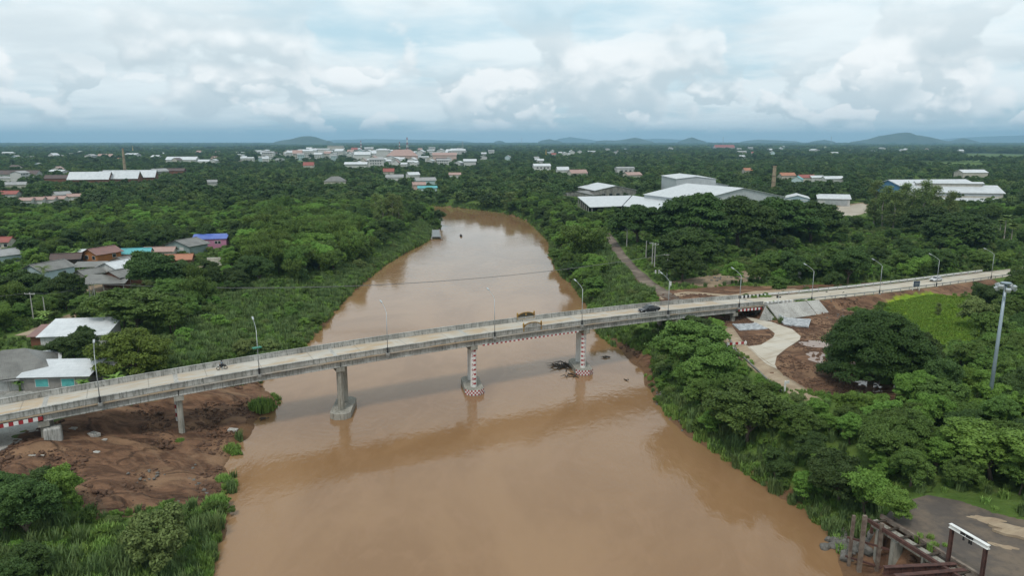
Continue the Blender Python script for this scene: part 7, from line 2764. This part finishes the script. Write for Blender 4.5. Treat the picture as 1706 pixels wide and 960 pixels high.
# ---- countable trees and bushes of the near and middle ground
REG = [
    # name, picture polygon of ground, kinds, spacing, scale range, label tail, group
    ('right_near', [(1075, 628), (1120, 600), (1210, 552), (1240, 600), (1300, 655), (1420, 676), (1540, 660), (1600, 600), (1760, 560), (1900, 900), (1680, 860), (1560, 826), (1500, 836), (1450, 868), (1395, 884), (1300, 818), (1160, 722), (1098, 664)],
     [('broad_tree', .46), ('bright_tree', .34), ('dark_tree', .2)], 4.6, (.50, .92), 'in the dense wood along the near right bank', 'wood along the near right bank'),
    ('right_edge', [(1500, 575), (1640, 560), (1600, 490), (1640, 470), (1800, 440), (1800, 600), (1600, 610)],
     [('broad_tree', .3), ('dark_tree', .4), ('shrub', .3)], 5.5, (.6, .95), 'near the right edge between road and mast', 'trees right of the yellow meadow'),
    ('right_bank_up', [(868, 366), (900, 352), (950, 352), (1006, 392), (1050, 450), (1110, 500), (1000, 545), (955, 472), (915, 405)],
     [('bright_tree', .25), ('broad_tree', .25), ('dark_tree', .15), ('bright_shrub', .35)], 4.8, (.5, .95), 'on the upstream right bank beside the old track', 'growth on the upstream right bank'),
    ('left_slope', [(500, 578), (545, 530), (600, 470), (668, 426), (728, 388), (730, 376), (700, 364), (668, 388), (600, 428), (500, 474), (430, 478), (380, 495), (330, 525), (300, 570), (250, 625), (420, 580)],
     [('bright_shrub', .42), ('shrub', .30), ('grey_shrub', .28)], 8.0, (.5, 1.3), 'on the reedy slope of the left bank', 'bushes on the left bank slope'),
    ('right_scrub', [(1020, 396), (1100, 470), (1200, 468), (1400, 474), (1640, 452), (1800, 440), (1800, 372), (1600, 372), (1420, 388), (1300, 410), (1060, 392)],
     [('shrub', .36), ('bright_shrub', .26), ('broad_tree', .14), ('dark_tree', .08), ('grey_shrub', .16)], 6.0, (.45, .85), 'in the scrub behind the approach road', 'scrub behind the approach road'),
    ('bamboo_grove', [(420, 470), (520, 462), (606, 428), (606, 388), (500, 362), (430, 372), (405, 420)],
     [('bamboo', .36), ('bright_tree', .36), ('broad_tree', .28)], 7.2, (.9, 1.5), 'in the bright grove above the left bank slope', 'bright grove above the left bank'),
    ('left_wood', [(600, 430), (560, 448), (500, 474), (430, 478), (380, 495), (330, 525), (290, 575), (250, 600), (200, 560), (150, 520), (60, 520), (0, 545), (-60, 600), (-120, 420), (0, 405), (400, 392), (620, 400)],
     [('broad_tree', .42), ('dark_tree', .3), ('bright_tree', .16), ('bamboo', .12)], 6.2, (.6, 1.05), 'in the wood around the village on the left bank', 'wood around the village'),
    ('left_corner', [(-60, 830), (60, 830), (140, 875), (60, 1100), (-100, 1100)],
     [('dark_tree', .5), ('broad_tree', .5)], 4.0, (.4, .7), 'in the lower left corner', 'trees in the lower left corner'),
    ('left_grass', [(130, 880), (240, 856), (340, 850), (372, 840), (350, 960), (330, 1100), (60, 1100)],
     [('bright_shrub', .5), ('grey_shrub', .5)], 7.0, (.45, .9), 'in the tall grass at the lower left', 'bushes in the lower left grass'),
]
KIND_WORD = {'broad_tree': 'mid green leafy tree', 'bright_tree': 'bright yellow-green tree', 'dark_tree': 'dark green dense tree', 'bamboo': 'drooping bamboo clump', 'shrub': 'mid green bush',
             'bright_shrub': 'bright green bush', 'grey_shrub': 'grey-green bush', 'slender_tree': 'slender pale-stemmed tree', 'rain_tree': 'dark umbrella-crowned tree'}
placed = np.array([(a, b, r * .8) for a, b, r in SPEC])
count = {}
PLANTED = [tuple(p) for p in placed]
for name, poly, kinds, sp, (s0, s1), tail, group in REG:
    q = np.array([P(x, y, 5.0)[:2] for x, y in poly])
    x0, y0 = q.min(0)
    x1, y1 = q.max(0)
    gx, gy = np.meshgrid(np.arange(x0, x1, sp), np.arange(y0, y1, sp * .9))
    gx = gx + (np.arange(gx.shape[0]) % 2)[:, None] * sp * .5
    X = gx.ravel() + rng.uniform(-.42, .42, gx.size) * sp
    Y = gy.ravel() + rng.uniform(-.42, .42, gx.size) * sp
    ok = poly_sd(q, X, Y)[0] < 0
    if name == 'left_wood':
        ok &= ~(poly_sd(np.array([P(x, y, 5.0)[:2] for x, y in REG[5][1]]), X, Y)[0] < 0)
    px_, _, _ = proj(X, Y, 6)
    ok &= (px_ > -110) & (px_ < 1820)
    X, Y = X[ok], Y[ok]
    kk = rng.choice(len(kinds), len(X), p=np.array([w for _, w in kinds]) / sum(w for _, w in kinds))
    # kinds gather in patches
    patch = vnoise(X, Y, 16, 17)
    kk = np.where(patch < .3, 0, np.where(patch > .72, min(1, len(kinds) - 1), kk))
    sc = rng.uniform(s0, s1, len(X))
    rad = np.array([PROTO[kinds[k][0]][0][2] for k in kk]) * sc
    hh = np.array([PROTO[kinds[k][0]][0][3] for k in kk]) * sc
    bad = blocked(X, Y, 1.6)
    Z = H(X, Y)
    hid = hides(X, Y, Z, hh, rad)
    for i in range(len(X)):
        if bad[i]:
            continue
        kd = kinds[kk[i]][0]
        if hid[i]:
            # a low bush may stand where a tree would hide the view
            kd = 'bright_shrub'
            s = .5
            if hides(X[i:i+1], Y[i:i+1], Z[i:i+1], 1.2, .8)[0]:
                continue
        else:
            s = sc[i]
        if any((X[i] - a) ** 2 + (Y[i] - b) ** 2 < (r * .62 + 1.0) ** 2 for a, b, r in PLANTED[:len(SPEC)]):
            continue
        nm = {'shrub': 'bush', 'bright_shrub': 'leafy_bush', 'grey_shrub': 'round_bush'}.get(kd, kd)
        if count.get(nm, 0) >= 290:
            continue
        count[nm] = count.get(nm, 0) + 1
        plant(kd, X[i], Y[i], s, KIND_WORD[kd] + ' ' + tail, group + (' - bushes' if 'bush' in nm else ''), z=Z[i] - .15, name=nm, cat='bush' if 'bush' in nm else 'tree')
        PLANTED.append((X[i], Y[i], rad[i]))
print('individual plants', count)

# ---- what nobody could count
def ring(d0, d1, sp, amin=-36.5, amax=36.5):
    R1 = d1
    xs = np.arange(-R1 * .78, R1 * .78, sp)
    ys = np.arange(20, R1, sp)
    X, Y = np.meshgrid(xs, ys)
    X = X.ravel() + rng.uniform(-.48, .48, X.size) * sp
    Y = Y.ravel() + rng.uniform(-.48, .48, Y.size) * sp
    D = np.hypot(X, Y)
    A = np.degrees(np.arctan2(X, Y))
    ok = (D >= d0) & (D < d1) & (A > amin - 400 / d0) & (A < amax + 400 / d0)
    return X[ok], Y[ok]


def near_region(X, Y):
    m = np.zeros(X.shape, bool)
    for name, poly, *_ in REG:
        q = np.array([P(x, y, 5.0)[:2] for x, y in poly])
        m |= poly_sd(q, X, Y)[0] < 0
    return m


def far_trees(name, d0, d1, sp, kinds, s0, s1, h, rad, thin=None, skip_near=False):
    X, Y = ring(d0, d1, sp)
    bad = blocked(X, Y, 3.0)
    for pl in FIELD_POLYS:
        bad |= poly_sd(pl, X, Y)[0] < 6
    if skip_near:
        bad |= near_region(X, Y) | in_px(SCRUB, X, Y)
    gap = vnoise(X, Y, 55 if d1 < 1600 else 420, 23) * .6 + vnoise(X, Y, 17 if d1 < 1600 else 130, 29) * .4
    bad |= gap < (.25 if thin is None else thin)
    px_, py_, _ = proj(X, Y, 5)
    tw = (px_ > 430) & (px_ < 770) & (py_ > 251) & (py_ < 285)
    bad |= tw & (rng.random(len(X)) < .55)
    X, Y = X[~bad], Y[~bad]
    s = rng.uniform(s0, s1, len(X))
    Z = H(X, Y) - .3
    hid = hides(X, Y, Z, h * s, rad * s)
    s = np.where(hid, s * .38, s)
    k = ~(hid & hides(X, Y, Z, h * s, rad * s))
    scatter(name, kinds, np.column_stack([X, Y, Z, s])[k])
    print(name, int(k.sum()))


SCRUB = [(0, 372), (200, 362), (420, 352), (420, 388), (240, 400), (130, 408), (0, 400)]
far_trees('middle_distance_wood', 200, 520, 5.6, ['broad_tree', 'dark_tree', 'bright_tree', 'broad_tree', 'bright_tree', 'bamboo'], .6, 1.15, 8, 4.4, .20, True)
far_trees('distant_wood', 520, 1500, 8.6, ['far_tree'], .6, 1.25, 9, 5.5, .30)
far_trees('far_wood', 1500, 3800, 15, ['far_tree'], 1.0, 1.7, 9, 5.5, .38)
far_trees('remote_wood', 3800, 9500, 48, ['far_clump'], .8, 1.5, 10, 16, .40)
far_trees('horizon_wood', 9500, 19000, 120, ['far_clump'], 1.3, 2.4, 10, 30, .30)


X, Y = ring(200, 640, 4.4)
k = in_px(SCRUB, X, Y) & ~blocked(X, Y, 2.0) & (vnoise(X, Y, 22, 61) > .28)
X, Y = X[k], Y[k]
s = rng.uniform(.5, 1.0, len(X)) * (.6 + .7 * vnoise(X, Y, 30, 63))
Z = H(X, Y) - .2
k = ~hides(X, Y, Z, 6 * s, 3 * s)
scatter('scrub_thicket', ['bright_tree', 'broad_tree', 'bright_tree', 'shrub'], np.column_stack([X, Y, Z, s])[k])


def cover(name, kinds, sp, s0, s1, regions=None, dmax=330, test=None, low=True, rad=.4):
    X, Y = ring(45, dmax, sp)
    bad = blocked(X, Y, rad, tall=False)
    if regions is not None:
        q = np.zeros(X.shape, bool)
        for poly in regions:
            pw = np.array([P(x, y, 4.0)[:2] for x, y in poly])
            q |= poly_sd(pw, X, Y)[0] < 0
        bad |= ~q
    if test is not None:
        bad |= ~test(X, Y)
    X, Y = X[~bad], Y[~bad]
    s = rng.uniform(s0, s1, len(X))
    Z = H(X, Y) - .05
    scatter(name, kinds, np.column_stack([X, Y, Z, s]))
    print(name, len(X))


def near_water(X, Y):
    d, i = poly_sd(RIVER, X, Y)
    return (d < 6) & (vnoise(X, Y, 7, 41) > .22)


cover('bank_grass', ['grass_tuft', 'reed_tuft'], 1.1, .65, 1.25, [REG[3][1], REG[8][1], REG[2][1], REG[7][1], [(1090, 660), (1160, 720), (1300, 815), (1400, 884), (1450, 868), (1300, 780), (1200, 700), (1130, 640)]], 420,
      lambda X, Y: vnoise(X, Y, 11, 31) > .16)
cover('waterside_reeds', ['reed_tuft', 'grass_tuft'], 1.1, .45, .95, None, 620, near_water)
cover('undergrowth', ['shrub', 'bright_shrub', 'shrub', 'grey_shrub'], 2.7, .25, .72, None, 460, lambda X, Y: (vnoise(X, Y, 9, 37) > .36) & ~in_px(REG[8][1], X, Y) & ~(in_px(REG[3][1], X, Y) & (vnoise(X, Y, 14, 91) < .7)))
cover('open_ground_grass', ['grass_tuft', 'reed_tuft'], 2.1, .35, .85, None, 440, None)

# the meadow itself
def meadow_test(X, Y):
    return zone(MEADOW_Z, X, Y, 2.0) > .3


X, Y = ring(100, 260, .95, 10, 37)
k = meadow_test(X, Y)
X, Y = X[k], Y[k]
scatter('meadow_grass', ['meadow_tuft'], np.column_stack([X, Y, H(X, Y) - .05, rng.uniform(.5, 1.2, len(X))]))
# weeds creeping over the edges of the mud
X, Y = ring(60, 200, 1.0)
mm = zone(MUD_Z, X, Y, 2.5)
k = (mm > .05) & (mm < .75) & (vnoise(X, Y, 6, 51) > .5) & (poly_sd(RIVER, X, Y)[0] > .5) & ~(poly_sd(UNDER_ROAD, X, Y)[0] < 1) & ~(poly_sd(LEFT_YARD, X, Y)[0] < 1)
X, Y = X[k], Y[k]
scatter('mud_edge_weeds', ['grass_tuft'], np.column_stack([X, Y, H(X, Y) - .1, rng.uniform(.3, .7, len(X))]))

# clods of soil over the churned mud
M['mud_clod'] = rough_mat('soil_clod', (0.12, 0.068, 0.043), (0.07, 0.04, 0.027), 1.5, .95, .5, 6)
for i in range(3):
    me = ROCKS[i].copy()
    me.name = 'clod'
    me.materials.clear()
    me.materials.append(M['mud_clod'])
    PROTO.setdefault('clod', []).append((me, None, .5, .3))
X, Y = ring(60, 210, .62)
k = (zone(MUD_Z, X, Y, 2.0) > .6) & (poly_sd(RIVER, X, Y)[0] > .3) & (poly_sd(UNDER_ROAD, X, Y)[0] > .3) & (dist_line(TRACK2, X, Y) > 2.2) & (vnoise(X, Y, 5, 71) > .42)
X, Y = X[k], Y[k]
scatter('soil_clods', ['clod'], np.column_stack([X, Y, H(X, Y), .14 + .75 * rng.random(len(X)) ** 3.5]))
